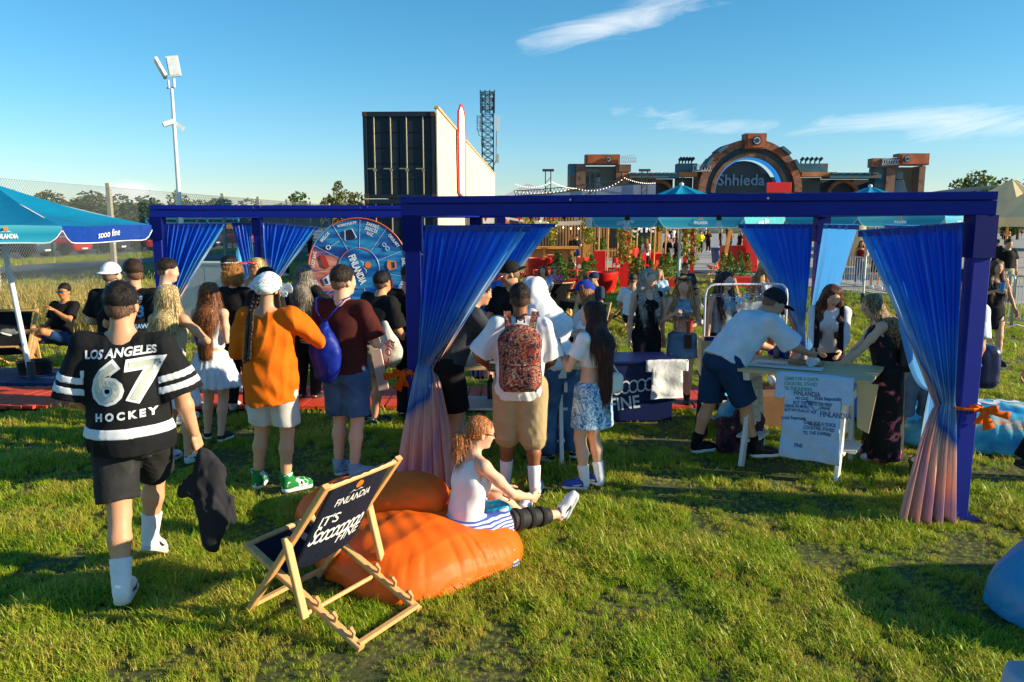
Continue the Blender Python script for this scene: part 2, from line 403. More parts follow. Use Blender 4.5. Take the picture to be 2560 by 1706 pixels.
def grid_sheet(name, x0, x1, y0, y1, nx, ny, zf, m, kind='structure', parent=None):
    mb = MB(); mb.sheet(lambda a, b: (x0 + (x1 - x0) * a, y0 + (y1 - y0) * b, zf(x0 + (x1 - x0) * a, y0 + (y1 - y0) * b)), nx, ny)
    return tag(mb.build(name, m, parent, True), kind=kind)
grid_sheet('ground', -700, 700, -300, 1100, 40, 40, lambda x, y: -.012, lawn_mat())
def flat(name, pts, z, m, kind='structure'):
    mb = MB(); mb.add([(x, y, z) for x, y in pts], [tuple(range(len(pts)))]); return tag(mb.build(name, m), kind=kind)
ASPH = mat('asphalt', '#5c6066', .9, .18, 3, .4, 60)
flat('road', [(-22.5, 28), (-26.5, 28), (-24.9, 40.3), (-21.6, 48.8), (-13, 75), (2, 118), (8, 118), (-8, 72), (-18.7, 41.8)], .004, ASPH)
flat('car_park', [(-60, 38), (-28.6, 41), (-25.5, 52), (-16, 80), (-6, 112), (-70, 112)], .002, mat('car_park_asphalt', '#6f7478', .9, .15, 2))
def pave_mat():
    def f(t, L):
        g = tnode(t, 'ShaderNodeNewGeometry'); b = t.nodes.new('ShaderNodeTexBrick'); b.inputs['Scale'].default_value = 1.; b.inputs['Brick Width'].default_value = 3.2; b.inputs['Row Height'].default_value = 2.; b.inputs['Mortar Size'].default_value = .05
        L(g.outputs['Position'], b.inputs['Vector']); b.inputs['Color1'].default_value = (.40, .37, .34, 1); b.inputs['Color2'].default_value = (.36, .335, .31, 1); b.inputs['Mortar'].default_value = (.24, .23, .22, 1)
        return b.outputs[0]
    return node_mat('paving', f, rough=.85, bump=.2)
flat('pavement', [(1.2, 44), (3.2, 36.5), (7.6, 35.5), (9.3, 27), (13.3, 20.5), (22, 9), (160, 9), (160, 130), (-4, 130), (-4, 60)], .003, pave_mat())
for i, (y, wd) in enumerate([(21 + k * 5.2, .5) for k in range(9)]):
    x0 = 13.3 - (y - 20.5) * .62 if y < 27 else (9.5 if y < 36 else 3.4)
    flat('paving_band', [(x0 + .3, y), (90, y), (90, y + wd), (x0 + .2, y + wd)], .007, mat('paving_dark', '#50535a', .85, .1) if i % 2 else mat('paving_pale', '#b9b3ac', .85, .1))

# grass that stands up: tufts set out on points, thinner with distance
def blade_mat(name, cols, tr=.42):
    def f(t, L):
        oi = tnode(t, 'ShaderNodeObjectInfo'); g = tnode(t, 'ShaderNodeNewGeometry'); n = tnode(t, 'ShaderNodeTexNoise', Scale=1.7, Detail=4.); L(g.outputs['Position'], n.inputs['Vector'])
        a = tnode(t, 'ShaderNodeMath', operation='MULTIPLY_ADD'); L(oi.outputs['Random'], a.inputs[0]); a.inputs[1].default_value = .45; s_ = tnode(t, 'ShaderNodeMath', operation='SUBTRACT'); L(n.outputs[0], s_.inputs[0]); s_.inputs[1].default_value = .1; L(s_.outputs[0], a.inputs[2])
        return ramp(t, a.outputs[0], cols)
    return node_mat(name, f, rough=.45, spec=.45, trans=tr)
GRASS = blade_mat('grass_blade', [(.16, (.085, .20, .008)), (.36, (.23, .385, .012)), (.58, (.42, .52, .020)), (.84, (.58, .48, .08))])
DRY = blade_mat('dry_grass', [(.2, (.24, .22, .04)), (.5, (.46, .36, .09)), (.8, (.62, .48, .18))], .35)
def tuft(n, ln, spread, wd, seed, lean=.8, seeds=False):
    r = random.Random(seed); mb = MB()
    for i in range(n):
        a = r.uniform(0, 2 * pi); rr = spread * sqrt(r.random()); x, y = rr * cos(a), rr * sin(a); d = r.uniform(0, 2 * pi); l = ln * r.uniform(.5, 1.25); le = lean * r.uniform(.3, 1.2)
        dx, dy = cos(d), sin(d); px, py = -dy * wd, dx * wd; vs = []; p = [x, y, -.01]; ang = le * .25
        for k in range(4):
            w_ = (1, .9, .6, .05)[k]; vs += [(p[0] + px * w_, p[1] + py * w_, p[2]), (p[0] - px * w_, p[1] - py * w_, p[2])]
            st = l / 3; p = [p[0] + dx * sin(ang) * st, p[1] + dy * sin(ang) * st, p[2] + cos(ang) * st]; ang += le * .75
        mb.add(vs, [(0, 1, 3, 2), (2, 3, 5, 4), (4, 5, 7, 6)])
        if seeds and i % 2 == 0:
            q = Vector(vs[6]); mb.add([q + Vector((.006, 0, -.03)), q + Vector((-.006, 0, -.03)), q + Vector((0, .004, .04))], [(0, 1, 2)])
    me = bpy.data.meshes.new('tuft'); me.from_pydata(mb.v, [], mb.f); return me
def scatter(name, pts, rot, scl, meshes, m, label=None):
    """pts (n,3), rot about z, scale; instances of the tuft meshes on the points"""
    coll = bpy.data.collections.new(name + '_tufts')
    for i, me in enumerate(meshes):
        me.materials.append(m); o = bpy.data.objects.new('tuft', me); coll.objects.link(o)
    me = bpy.data.meshes.new(name); me.vertices.add(len(pts)); me.vertices.foreach_set('co', np.asarray(pts, np.float32).ravel())
    a = me.attributes.new('rotz', 'FLOAT_VECTOR', 'POINT'); rv = np.zeros((len(pts), 3), np.float32); rv[:, 2] = rot; rv[:, 0] = RNG.uniform(-.15, .15, len(pts)); a.data.foreach_set('vector', rv.ravel())
    a = me.attributes.new('scl', 'FLOAT', 'POINT'); a.data.foreach_set('value', np.asarray(scl, np.float32))
    o = link(name, me, m); ng = bpy.data.node_groups.new(name, 'GeometryNodeTree')
    ng.interface.new_socket('Geometry', in_out='INPUT', socket_type='NodeSocketGeometry'); ng.interface.new_socket('Geometry', in_out='OUTPUT', socket_type='NodeSocketGeometry')
    gi = ng.nodes.new('NodeGroupInput'); go = ng.nodes.new('NodeGroupOutput'); ip = ng.nodes.new('GeometryNodeInstanceOnPoints'); ci = ng.nodes.new('GeometryNodeCollectionInfo')
    ci.inputs['Collection'].default_value = coll; ci.inputs['Separate Children'].default_value = True; ci.inputs['Reset Children'].default_value = True; ip.inputs['Pick Instance'].default_value = True
    na = ng.nodes.new('GeometryNodeInputNamedAttribute'); na.data_type = 'FLOAT_VECTOR'; na.inputs['Name'].default_value = 'rotz'
    nb = ng.nodes.new('GeometryNodeInputNamedAttribute'); nb.data_type = 'FLOAT'; nb.inputs['Name'].default_value = 'scl'
    rn = ng.nodes.new('FunctionNodeRandomValue'); rn.data_type = 'INT'; rn.inputs['Min'].default_value = 0; rn.inputs['Max'].default_value = len(meshes) - 1
    Lk = ng.links.new; Lk(gi.outputs[0], ip.inputs['Points']); Lk(ci.outputs[0], ip.inputs['Instance']); Lk(na.outputs['Attribute'], ip.inputs['Rotation']); Lk(nb.outputs['Attribute'], ip.inputs['Scale'])
    for s_ in rn.outputs:
        if s_.enabled and s_.type == 'INT': Lk(s_, ip.inputs['Instance Index'])
    Lk(ip.outputs[0], go.inputs[0]); md = o.modifiers.new('scatter', 'NODES'); md.node_group = ng
    return tag(o, kind='stuff', label=label)
def grass_points(y0, y1, dens, xr=(-99, 99)):
    A = []; hw1 = .68 * y1 + .9; n = int(dens * (y1 - y0) * 2 * hw1); y = RNG.uniform(y0, y1, n); x = RNG.uniform(-hw1, hw1, n)
    k = (np.abs(x) < .68 * y + .9) & (x > xr[0]) & (x < xr[1]); return np.stack([x[k], y[k], np.zeros(k.sum())], 1)
def vnoise(x, y, sc_, seed=0):
    r = np.random.default_rng(seed); o = 0
    for i in range(6):
        a = r.uniform(0, 2 * pi); f = sc_ * (.6 + .45 * i); o = o + np.sin(f * (x * cos(a) + y * sin(a)) + r.uniform(0, 6) + .8 * np.sin(f * .7 * (x * sin(a) - y * cos(a)))) / (1 + .4 * i)
    return o / 3.2
P0 = np.concatenate([grass_points(2.6, 6.2, 900), grass_points(6.2, 12, 360), grass_points(12, 22, 100), grass_points(22, 42, 20, (-60, 11))])
x, y = P0[:, 0], P0[:, 1]
nn = vnoise(x, y, 3.1, 3) * .6 + vnoise(x, y, 11, 5) * .5
keep = (nn > -.62 + RNG.uniform(-.25, .25, len(x))) & ~((y > 9.02) & (y < 10.23) & (x < 4.9)) & ~((x < -4.8) & (y > 10.2) & (y < 11.4))
keep &= ~((y > 20.6) & (x > 13.3 - (y - 20.5) * .62)) & ~((y > 35) & (x > 2.9)) & ~((y < 20.6) & (x > 13.3 + (20.6 - y) * .75)) & ~((x < -18) & (y > 27.5) & (x > -27.5))
P0 = P0[keep]; nn = nn[keep]; far_ = np.clip((P0[:, 1] - 6) / 20, 0, 1)
scatter('grass', P0, RNG.uniform(0, 6.28, len(P0)), np.clip(.66 + nn * 1.25, .22, 2.1) * RNG.uniform(.7, 1.25, len(P0)) * (1 + far_ * 1.1), [tuft(17, .074, .05, .0030, s_, 1.05) for s_ in range(7)], GRASS)
n = 2400; yy = RNG.uniform(12.2, 22.5, n); xx = RNG.uniform(-22, -4.2, n); k = (vnoise(xx, yy, .8, 9) > -.25) & ((xx < -6.2 - .12 * (yy - 14)) | (yy > 19)) & (np.abs(xx) < .7 * yy + 1) & ~((xx < -18.5) & (yy > 28)) & ((yy > 14.5) | (xx < -8.5))
P1 = np.stack([xx[k], yy[k], np.zeros(k.sum())], 1)
scatter('dry_grass', P1, RNG.uniform(0, 6.28, len(P1)), RNG.uniform(.55, 1.25, len(P1)), [tuft(30, .58, .2, .006, 40 + s_, .7, True) for s_ in range(5)], DRY)
n = 900; yy = RNG.uniform(33, 62, n); xx = -26.7 + (yy - 33) * .33 + RNG.uniform(-1.6, .9, n); k = yy > 36
scatter('verge_weeds', np.stack([xx[k], yy[k], yy[k] * 0], 1), RNG.uniform(0, 6.28, k.sum()), RNG.uniform(.4, .9, k.sum()), [tuft(26, .4, .2, .012, 60 + s_, .6) for s_ in range(3)], GRASS)
# ================================================================== leafy things
def leaf_mat(name, c1, c2, c3, tr=.3):
    def f(t, L):
        g = tnode(t, 'ShaderNodeNewGeometry'); n = tnode(t, 'ShaderNodeTexNoise', Scale=.9, Detail=4.); L(g.outputs['Position'], n.inputs['Vector'])
        a = tnode(t, 'ShaderNodeMath', operation='MULTIPLY_ADD'); L(g.outputs['Random Per Island'], a.inputs[0]); a.inputs[1].default_value = .5; s_ = tnode(t, 'ShaderNodeMath', operation='SUBTRACT'); L(n.outputs[0], s_.inputs[0]); s_.inputs[1].default_value = .22; L(s_.outputs[0], a.inputs[2])
        return ramp(t, a.outputs[0], [(.2, c1), (.5, c2), (.85, c3)])
    return node_mat(name, f, rough=.6, trans=tr)
LEAF = leaf_mat('tree_leaf', (.035, .07, .016), (.075, .13, .022), (.14, .18, .03)); LEAFY = leaf_mat('tree_leaf_warm', (.05, .06, .012), (.11, .12, .02), (.2, .17, .04))
CYP = leaf_mat('cypress_leaf', (.03, .09, .014), (.09, .19, .02), (.2, .30, .03)); BARK = mat('bark', '#4b3a2b', .9, .25, 8, .6, 20)
def leaf_cloud(pts, size, seed):
    r = np.random.default_rng(seed); n = len(pts); a = r.normal(size=(n, 3)); a /= np.linalg.norm(a, axis=1)[:, None]; b = np.cross(a, r.normal(size=(n, 3))); b /= np.linalg.norm(b, axis=1)[:, None]
    s1 = size * r.uniform(.6, 1.4, n)[:, None]; v = np.stack([pts - a * s1, pts + b * s1 * .55, pts + a * s1, pts - b * s1 * .55], 1).reshape(-1, 3); f = np.arange(4 * n).reshape(-1, 4); return v, f
def crown_pts(n, seed, rx_=1., rz__=1., lobes=9):
    r = np.random.default_rng(seed); L_ = [(r.normal(size=3) * np.array([.42 * rx_, .42 * rx_, .36 * rz__]), r.uniform(.28, .5)) for _ in range(lobes)]; o = []
    for c, q in L_:
        d = r.normal(size=(n // lobes, 3)); d /= np.linalg.norm(d, axis=1)[:, None]; o.append(c + d * (q * r.uniform(.55, 1.08, n // lobes) ** .6)[:, None] * np.array([rx_, rx_, rz__]))
    return np.concatenate(o)
CROWNS = [np_mesh('crown', *leaf_cloud(crown_pts(1500, s_, 1, 1.0), .085, s_)) for s_ in range(4)]
for m_ in CROWNS: m_.polygons.foreach_set('use_smooth', np.zeros(len(m_.polygons), dtype=bool))
TRUNK = MB().tube([(0, 0, 0), (.02, .01, .35), (-.02, .03, .7), (.05, 0, 1.)], [.05, .04, .03, .012], 7).tube([(0, 0, .4), (.22, .05, .8)], [.022, .008], 5).tube([(0, 0, .5), (-.2, -.08, .85)], [.02, .008], 5)
TRUNKM = bpy.data.meshes.new('trunk'); TRUNKM.from_pydata(TRUNK.v, [], TRUNK.f)
def tree(x, y, H_, Wd, label, k=0, lm=None, group=None):
    t = empty('tree', (x, y, 0), random.uniform(0, 6), label, 'tree', group)
    me = CROWNS[k % 4].copy(); c = link('crown', me, lm or LEAF, t); c.location = (0, 0, H_ * .6); c.scale = (Wd / 1.7, Wd / 1.7, H_ * .5)
    q = link('trunk', TRUNKM, BARK, t); q.scale = (H_ * .5, H_ * .5, H_ * .8); return t
ORD = 'first second third fourth fifth sixth seventh eighth ninth tenth eleventh twelfth thirteenth fourteenth fifteenth sixteenth seventeenth eighteenth'.split()
i = 0
for u, v, Y, hw in [(-60, 500, 150, 9), (10, 498, 150, 9), (70, 505, 150, 9), (130, 500, 150, 9), (190, 506, 148, 8), (235, 502, 146, 9), (262, 512, 140, 8), (300, 510, 140, 8), (340, 518, 138, 8), (372, 513, 140, 8), (404, 522, 135, 8), (452, 506, 120, 6), (500, 514, 118, 6), (545, 520, 120, 7), (590, 522, 118, 7), (640, 519, 125, 7), (690, 522, 120, 6), (742, 508, 110, 5)]:
    p = at(u, v, Y); tree(p.x, Y, p.z + .6, hw, ORD[i] + ' tree from the left in the row beyond the car park', i, LEAF if i % 3 else LEAFY, 'trees beyond the car park'); i += 1
for u, v, Y, hw, lb in [(828, 478, 75, 2.3, 'thin young tree left of the stacked containers'), (872, 496, 78, 3.4, 'low yellowish tree beside the stacked containers'), (895, 486, 80, 3.6, 'yellowish tree touching the left edge of the containers')]:
    p = at(u, v, Y); tree(p.x, Y, p.z, hw, lb, i, LEAFY); i += 1
for u, v, Y, hw in [(2440, 452, 90, 5), (2478, 462, 95, 5), (2520, 470, 92, 6), (2556, 462, 90, 6), (2600, 458, 92, 6), (2400, 470, 110, 6)]:
    p = at(u, v, Y); tree(p.x, Y, p.z, hw, 'green tree behind the beige tents, standing about %d pixels from the left edge' % u if 0 else ORD[max(0, i - 21)] + ' green tree in the clump behind the beige tents', i, LEAF, 'trees behind the beige tents'); i += 1
# cypress shrubs in the seating area
def cyp_pts(n, seed):
    r = np.random.default_rng(seed); z = r.uniform(0, 1, n) ** 1.1; rad = (1 - z) ** .62 * .30 * (1 + .25 * np.sin(z * 23 + 3 * seed)) * np.minimum(1, z * 8 + .4); a = r.uniform(0, 2 * pi, n); q = np.sqrt(r.uniform(.25, 1, n))
    return np.stack([rad * q * np.cos(a), rad * q * np.sin(a), z], 1)
CYPM = [np_mesh('foliage', *leaf_cloud(cyp_pts(900, s_), .035, s_)) for s_ in range(3)]
STEM = MB().tube([(0, 0, 0), (0, 0, .25)], .02, 6); STEMM = bpy.data.meshes.new('stem'); STEMM.from_pydata(STEM.v, [], STEM.f)
RED = mat('red_paint', '#d8160f', .42, .08, 5, .05, 30, wear=('#9c0f0c', 6, .72))
def shrub(u, vb, vt, label, k, Y=None, wd=1.):
    g = gnd(u, vb) if Y is None else at(u, vb, Y); Hh = at(u, vt, g.y).z; t = empty('cypress_shrub', (g.x, g.y, g.z * 0), random.uniform(0, 6), label, 'shrub', 'cypress shrubs of the seating area')
    c = link('foliage', CYPM[k % 3], CYP, t); c.scale = (Hh * wd, Hh * wd, Hh); q = link('stem', STEMM, BARK, t); return g, Hh
for i, (u, vb, vt, w_) in enumerate([(1392, 716, 632, 1.3), (1402, 714, 640, 1.3), (1426, 706, 636, .8), (1462, 722, 652, 1.3), (1478, 720, 636, 1.1), (1501, 706, 640, .85), (1583, 712, 640, 1.0), (1596, 714, 634, 1.05), (1626, 706, 650, .9), (1654, 716, 640, 1.0), (1668, 718, 632, 1.05), (1688, 712, 642, .9), (1806, 706, 630, .8), (1822, 708, 630, 1.0), (1848, 712, 628, .8), (1866, 708, 632, .85), (1905, 706, 622, .8)]):
    near_ = ['in a red planter by the wooden bar', 'in the middle of the seating area', 'beside the parasol pole', 'in front of the red counter'][0 if u < 1440 else 1 if u < 1640 else 2 if u < 1750 else 3]
    shrub(u, vb, vt, ORD[i] + ' cypress shrub from the left, ' + near_, i, None, w_)
for u in (1497, 1508, 1590, 1604, 1618, 1632, 1568):
    shrub(u, 624, 592, ORD[sorted((1497, 1508, 1590, 1604, 1618, 1632, 1568)).index(u)] + ' small far cypress before the slatted wall from the left', u % 3, 44, .9)

# ================================================================== fence, lamp post, mast
CONC = mat('concrete_post', '#b9b09c', .85, .12, 6, .5, 30, wear=('#8d8677', 3, .62)); WIRE = mat('fence_wire', '#8b9296', .5, .1, metal=.3); GALV = mat('galvanised', '#c9ccce', .45, .08, 8, .05, metal=.35); NAVYM = mat('dark_metal', '#26303a', .5, .1)
fx = -13.6; ys = [10, 15.5, 21, 27.3, 32.9, 38, 43.3, 48.8, 54.5, 60]
fence = empty('chain_link_fence', (fx, 10, 0), 0, 'tall chain link fence on concrete posts beside the car park road', 'fence')
pm = MB().bar((0, 0, -.1), (0, 0, 3.42), .16, .15, (0, 1, 0), .02); pme = bpy.data.meshes.new('fence_post'); pme.from_pydata(pm.v, [], pm.f)
for y_ in ys: o = link('fence_post', pme, CONC if y_ < 30 else NAVYM if y_ > 40 else mat('grey_post', '#6f7f86', .6), fence) if y_ < 40 else link('fence_post', pme.copy(), mat('teal_post', '#3d5a66', .6), fence); o.location = (0, y_ - 10, 0)
for a, b in zip(ys, ys[1:]):
    mb = MB(); n = b - a; Hf = 3.15; st = .115 if a < 30 else .2; k = -Hf; tw = .0055 if a < 30 else .012
    while k < n:
        for sg in (1, -1):
            y0, y1 = max(0, k), min(n, k + Hf); z0, z1 = (y0 - k, y1 - k)
            if sg < 0: z0, z1 = Hf - z0, Hf - z1
            mb.bar((.09, a - 10 + y0, z0 + .12), (.09, a - 10 + y1, z1 + .12), tw, tw, (1, 0, 0))
        k += st
    o = mb.build('wire_mesh', WIRE, fence); o['kind'] = 'stuff'
    mb = MB().bar((.09, a - 10, Hf + .13), (.09, b - 10, Hf + .13), .012, .012, (1, 0, 0)).bar((.09, a - 10, 1.7), (.09, b - 10, 1.7), .008, .008, (1, 0, 0)); mb.build('tension_wire', WIRE, fence)
# low dark fence of the car park
f2 = empty('car_park_fence', (-27, 38, 0), 0, 'low dark mesh fence in front of the parked cars', 'fence')
for i in range(14):
    a = Vector((0 + i * .99, i * 2.8, 0)); b = Vector(((i + 1) * .99, (i + 1) * 2.8, 0))
    MB().bar(a, a + Vector((0, 0, 1.5)), .07, .07, (0, 1, 0)).build('fence_post', mat('fence_green', '#1d2b22', .6), f2)
    mb = MB()
    for k in range(10): mb.bar(a + Vector((0, 0, .12 + k * .14)), b + Vector((0, 0, .12 + k * .14)), .012, .012, (1, 0, 0))
    for k in range(28): p = a.lerp(b, k / 28); mb.bar(p, p + Vector((0, 0, 1.45)), .010, .010, (1, 0, 0))
    mb.build('wire_mesh', mat('fence_green', '#1d2b22', .6), f2)['kind'] = 'stuff'
def lamp_post():
    g = at(449, 511, 30); t = empty('lamp_post', (g.x, 30, 0), 0, 'tall white lamp post with two floodlights and a camera', 'lamp post'); top = at(429, 222, 30); X = g.x; lx = top.x - X; Z = top.z
    WH = mat('white_pole', '#dfe2e2', .4, .06, 5)
    MB().tube([(.1, 0, 0), (0, 0, g.z), (lx, 0, Z)], [.10, .085, .055], 12).build('pole', WH, t, 40)
    MB().tube([(lx - .17, 0, Z + .02), (lx + .13, 0, Z + .05)], .035, 8).tube([(lx - .08, 0, Z), (lx - .1, 0, Z + .3)], .05, 8).tube([(lx + .1, 0, Z + .05), (lx + .1, 0, Z + .35)], .05, 8).build('bracket', WH, t, 40)
    q = Matrix.Rotation(R(28), 3, 'Y').transposed() @ Matrix.Rotation(R(-60), 3, 'Z'); a = MB().box((0, 0, 0), (.38, .10, .72), q).build('floodlight', WH, t); a.location = (lx - .35, 0, Z + .72)
    b = MB().box((0, 0, 0), (.30, .05, .66), q).build('lamp_glass', mat('lamp_glass', '#e8ecee', .15), a); b.location = q @ Vector((0, -.045, 0))
    q2 = Matrix.Rotation(R(8), 3, 'Y').transposed() @ Matrix.Rotation(R(12), 3, 'Z'); a = MB().box((0, 0, 0), (.42, .09, .72), q2).build('floodlight', WH, t); a.location = (lx + .12, 0, Z + .78)
    b = MB().box((0, 0, 0), (.34, .05, .62), q2).build('lamp_glass', mat('lamp_glass', '#e8ecee', .15), a); b.location = q2 @ Vector((0, -.04, 0))
    zc = at(437, 308, 30).z; cx = lx * .68
    c = MB().bar((cx, -.05, zc + .05), (cx - .32, -.16, zc - .08), .17, .17).bar((cx, .05, zc), (cx + .3, .1, zc - .2), .14, .14).build('camera', WH, t)
    MB().bar((cx - .32, -.16, zc - .08), (cx - .34, -.165, zc - .088), .12, .12).build('lens', mat('black_glass', '#101418', .1), c)
lamp_post()
def mast(u0, u1, vt, Y, label):
    a = at(u0, 460, Y); b = at(u1, 460, Y); zt = at(u0, vt, Y).z; w_ = b.x - a.x; t = empty('telecom_mast', ((a.x + b.x) / 2, Y, 0), 0, label, 'mast'); hw = w_ / 2; DM = mat('mast_steel', '#1e3140', .5, .1)
    for sx in (-1, 1):
        for sy in (-1, 1): MB().bar((sx * hw, sy * hw, 0), (sx * hw, sy * hw, zt), .09, .09, (0, 1, 0)).build('leg', DM, t)
    mb = MB(); n = int(zt / .72); st = zt / n
    for i in range(n):
        z0, z1 = i * st, (i + 1) * st
        for sy in (-1, 1): mb.bar((-hw, sy * hw, z0), (hw, sy * hw, z1), .05, .05).bar((hw, sy * hw, z0), (-hw, sy * hw, z1), .05, .05).bar((-hw, sy * hw, z1), (hw, sy * hw, z1), .055, .055)
        for sx in (-1, 1): mb.bar((sx * hw, -hw, z0), (sx * hw, hw, z1), .05, .05, (1, 0, 0)).bar((sx * hw, -hw, z1), (sx * hw, hw, z1), .05, .05, (1, 0, 0))
    mb.build('lattice', DM, t)['kind'] = 'stuff'
    # crowded head frame
    zh = at(u0, 278, Y).z; mb = MB(); k = zh
    while k < zt: mb.bar((-hw * 1.15, -hw * 1.2, k), (hw * 1.2, -hw * 1.2, k), .07, .07).bar((-hw * 1.15, -hw * 1.2, k), (hw * 1.2, hw * 1.2, k + .3), .06, .06); k += .28
    for sx in (-1.2, -.4, .4, 1.2): mb.bar((sx * hw, -hw * 1.22, zh - .3), (sx * hw * 1.03, -hw * 1.22, zt + .15), .10, .10, (0, 1, 0))
    mb.build('head_frame', DM, t)
    PAN = mat('antenna_white', '#e3e7e8', .45, .04)
    for u, v0, v1, wd in ((1194, 290, 328, .17), (1201, 290, 330, .17), (1239, 290, 330, .2), (1246, 290, 330, .2), (1244, 345, 365, .18)):
        p0, p1 = at(u, v0, Y), at(u, v1, Y); MB().box((p0.x - t.location.x, -.3, (p0.z + p1.z) / 2), (wd, .18, p0.z - p1.z)).build('antenna', PAN, t)
    for u, v0, v1, wd in ((1207, 348, 364, .3), (1243, 386, 408, .32)):
        p0, p1 = at(u, v0, Y), at(u, v1, Y); MB().box((p0.x - t.location.x, -.35, (p0.z + p1.z) / 2), (wd, .2, p0.z - p1.z)).build('equipment_box', mat('equip_grey', '#b8b9b4', .5), t)
    MB().tube([(-hw - .4, -.3, at(0, 325, Y).z), (-hw - .3, -.3, at(0, 340, Y).z), (-hw, -.3, at(0, 343, Y).z)], .03, 5).tube([(hw + .3, -.3, at(0, 325, Y).z), (hw + .25, -.3, at(0, 400, Y).z), (hw + .05, -.3, at(0, 415, Y).z)], .03, 5).build('cable', DM, t)
mast(1206, 1234, 232, 80, 'dark lattice telecom mast with white antennas behind the plywood wall')

# ================================================================== containers with plywood wall
def containers():
    CN = mat('container_paint', '#0e2230', .6, .12, 3, .1, 20, wear=('#1c2a36', 8, .7)); yaw = R(-1.57); o = Vector((at(1089.5, 500, 27.6).x, 27.6, 0))
    gal = mat('bar_steel', '#a99f86', .45, .15, 10, metal=.5)
    for k in range(6):
        z0 = 2.9 * (k % 2) + .02; t = empty('shipping_container', (o.x + (k // 2) * 12.3 * .0275, o.y + (k // 2) * 12.3, z0), yaw, 'dark blue shipping container, %s one of the %s stack' % (('lower', 'upper')[k % 2], ('nearest', 'middle', 'farthest')[k // 2]), 'shipping container', 'stacked shipping containers')
        W_, D_, Hc = 2.44, 12.2, 2.88
        mb = MB().box2((-W_, .12, .1), (0, D_, Hc - .02)); mb.build('body', CN, t)
        if k > 1: continue
        for x0 in (-W_, -.12): MB().box2((x0, -.0, 0), (x0 + .12, .14, Hc)).build('corner_post', CN, t)
        MB().box2((-W_ + .12, 0, Hc - .16), (-.12, .14, Hc)).build('header', CN, t); MB().box2((-W_ + .12, 0, 0), (-.12, .14, .14)).build('sill', CN, t)
        for x0 in (-W_ + .13, -W_ / 2 + .01):
            d = MB()
            n = 5; hz = (Hc - .3) / n
            for i in range(n): d.box2((x0, .06, .15 + i * hz), (x0 + 1.07, .11, .15 + (i + 1) * hz - .05))
            d.box2((x0, .085, .14), (x0 + 1.07, .115, Hc - .16)); dd = d.build('door', CN, t)
            for x1 in (.24, .80):
                MB().tube([(x0 + x1, .03, .06), (x0 + x1, .03, Hc - .08)], .022, 7).build('lock_rod', gal, dd)
                MB().box((x0 + x1, .03, .95), (.1, .05, .08)).box((x0 + x1 - .12, .02, 1.0), (.28, .03, .04)).build('handle', gal, dd)
        for x0 in (-W_ + .02, -.1):
            for zz in (.08, Hc - .08): MB().box((x0 + .04, -.005, zz), (.14, .04, .15)).build('corner_casting', mat('rust_casting', '#5a3a2a', .8, .3), t)
    PLY = node_mat('plywood', lambda t, L: plyf(t, L), rough=.65, bump=.1)
    wl = empty('plywood_wall', (o.x + .02, o.y, 0), yaw, 'pale plywood wall sloping down along the side of the containers', 'wall')
    zt = lambda y: 5.9; n = 30
    for i in range(n):
        a, b = 40 * i / n, 40 * (i + 1) / n - .02; v = []
        for x0 in (.02, .06): v += [(x0, a, 0), (x0, b, 0), (x0, b, zt(b)), (x0, a, zt(a))]
        MB().add(v, [(3, 2, 1, 0), (4, 5, 6, 7), (0, 1, 5, 4), (1, 2, 6, 5), (2, 3, 7, 6), (3, 0, 4, 7)]).build('plywood_sheet', PLY, wl)
    MB().bar((.04, -.02, 5.94), (.04, 40, 5.94), .16, .07).build('coping', mat('pine', '#dcb27a', .6, .12, 8), wl)
    mb = MB()
    for i in range(90): y_ = random.uniform(.2, 30); mb.box((.065, y_, random.uniform(3, zt(y_) - .2)), (.012, .05, .05))
    mb.build('knots', mat('knot', '#9a6a3a', .8), wl)['kind'] = 'stuff'
    # bottle outline sign leaning on the wall
    bs = empty('bottle_sign', (o.x + .13, o.y, 0), yaw, 'tall white bottle shaped board with red edge on the plywood wall', 'sign')
    yc = 8.3; prof = [(-1.6, 3.4), (-1.2, 3.3), (1.6, 3.15), (1.8, 5.4), (1.9, 5.9), (1.7, 6.4), (1.5, 6.9), (.6, 7.15), (-.5, 7.1), (-1.5, 6.7), (-1.7, 6.0), (-1.8, 5.6)]
    mb = MB(); pts = [(y_ + yc, z) for y_, z in prof]; n = len(pts); mb.add([(x0, y_, z) for x0 in (.0, .04) for y_, z in pts], [tuple(range(n - 1, -1, -1)), tuple(range(n, 2 * n))] + [(i, (i + 1) % n, n + (i + 1) % n, n + i) for i in range(n)])
    mb.build('board', mat('sign_pale', '#efe0d2', .5), bs); MB().tube([(.05, y_, z) for y_, z in pts + pts[:1]], .035, 6).build('edge_tube', RED, bs)
    MB().box((.05, yc, 5.6), (.01, 2.4, 1.0)).build('panel', mat('sign_grey', '#c9cfe0', .5), bs)
def plyf(t, L):
    tc = tnode(t, 'ShaderNodeTexCoord'); mp = tnode(t, 'ShaderNodeMapping'); mp.inputs['Scale'].default_value = (1, 6, .5); L(tc.outputs['Object'], mp.inputs[0])
    n = tnode(t, 'ShaderNodeTexNoise', Scale=1.6, Detail=6.); L(mp.outputs[0], n.inputs['Vector']); return ramp(t, n.outputs[0], [(.35, '#dcc8a6'), (.6, '#e8d8bc'), (.75, '#f0e4cc')])
containers()
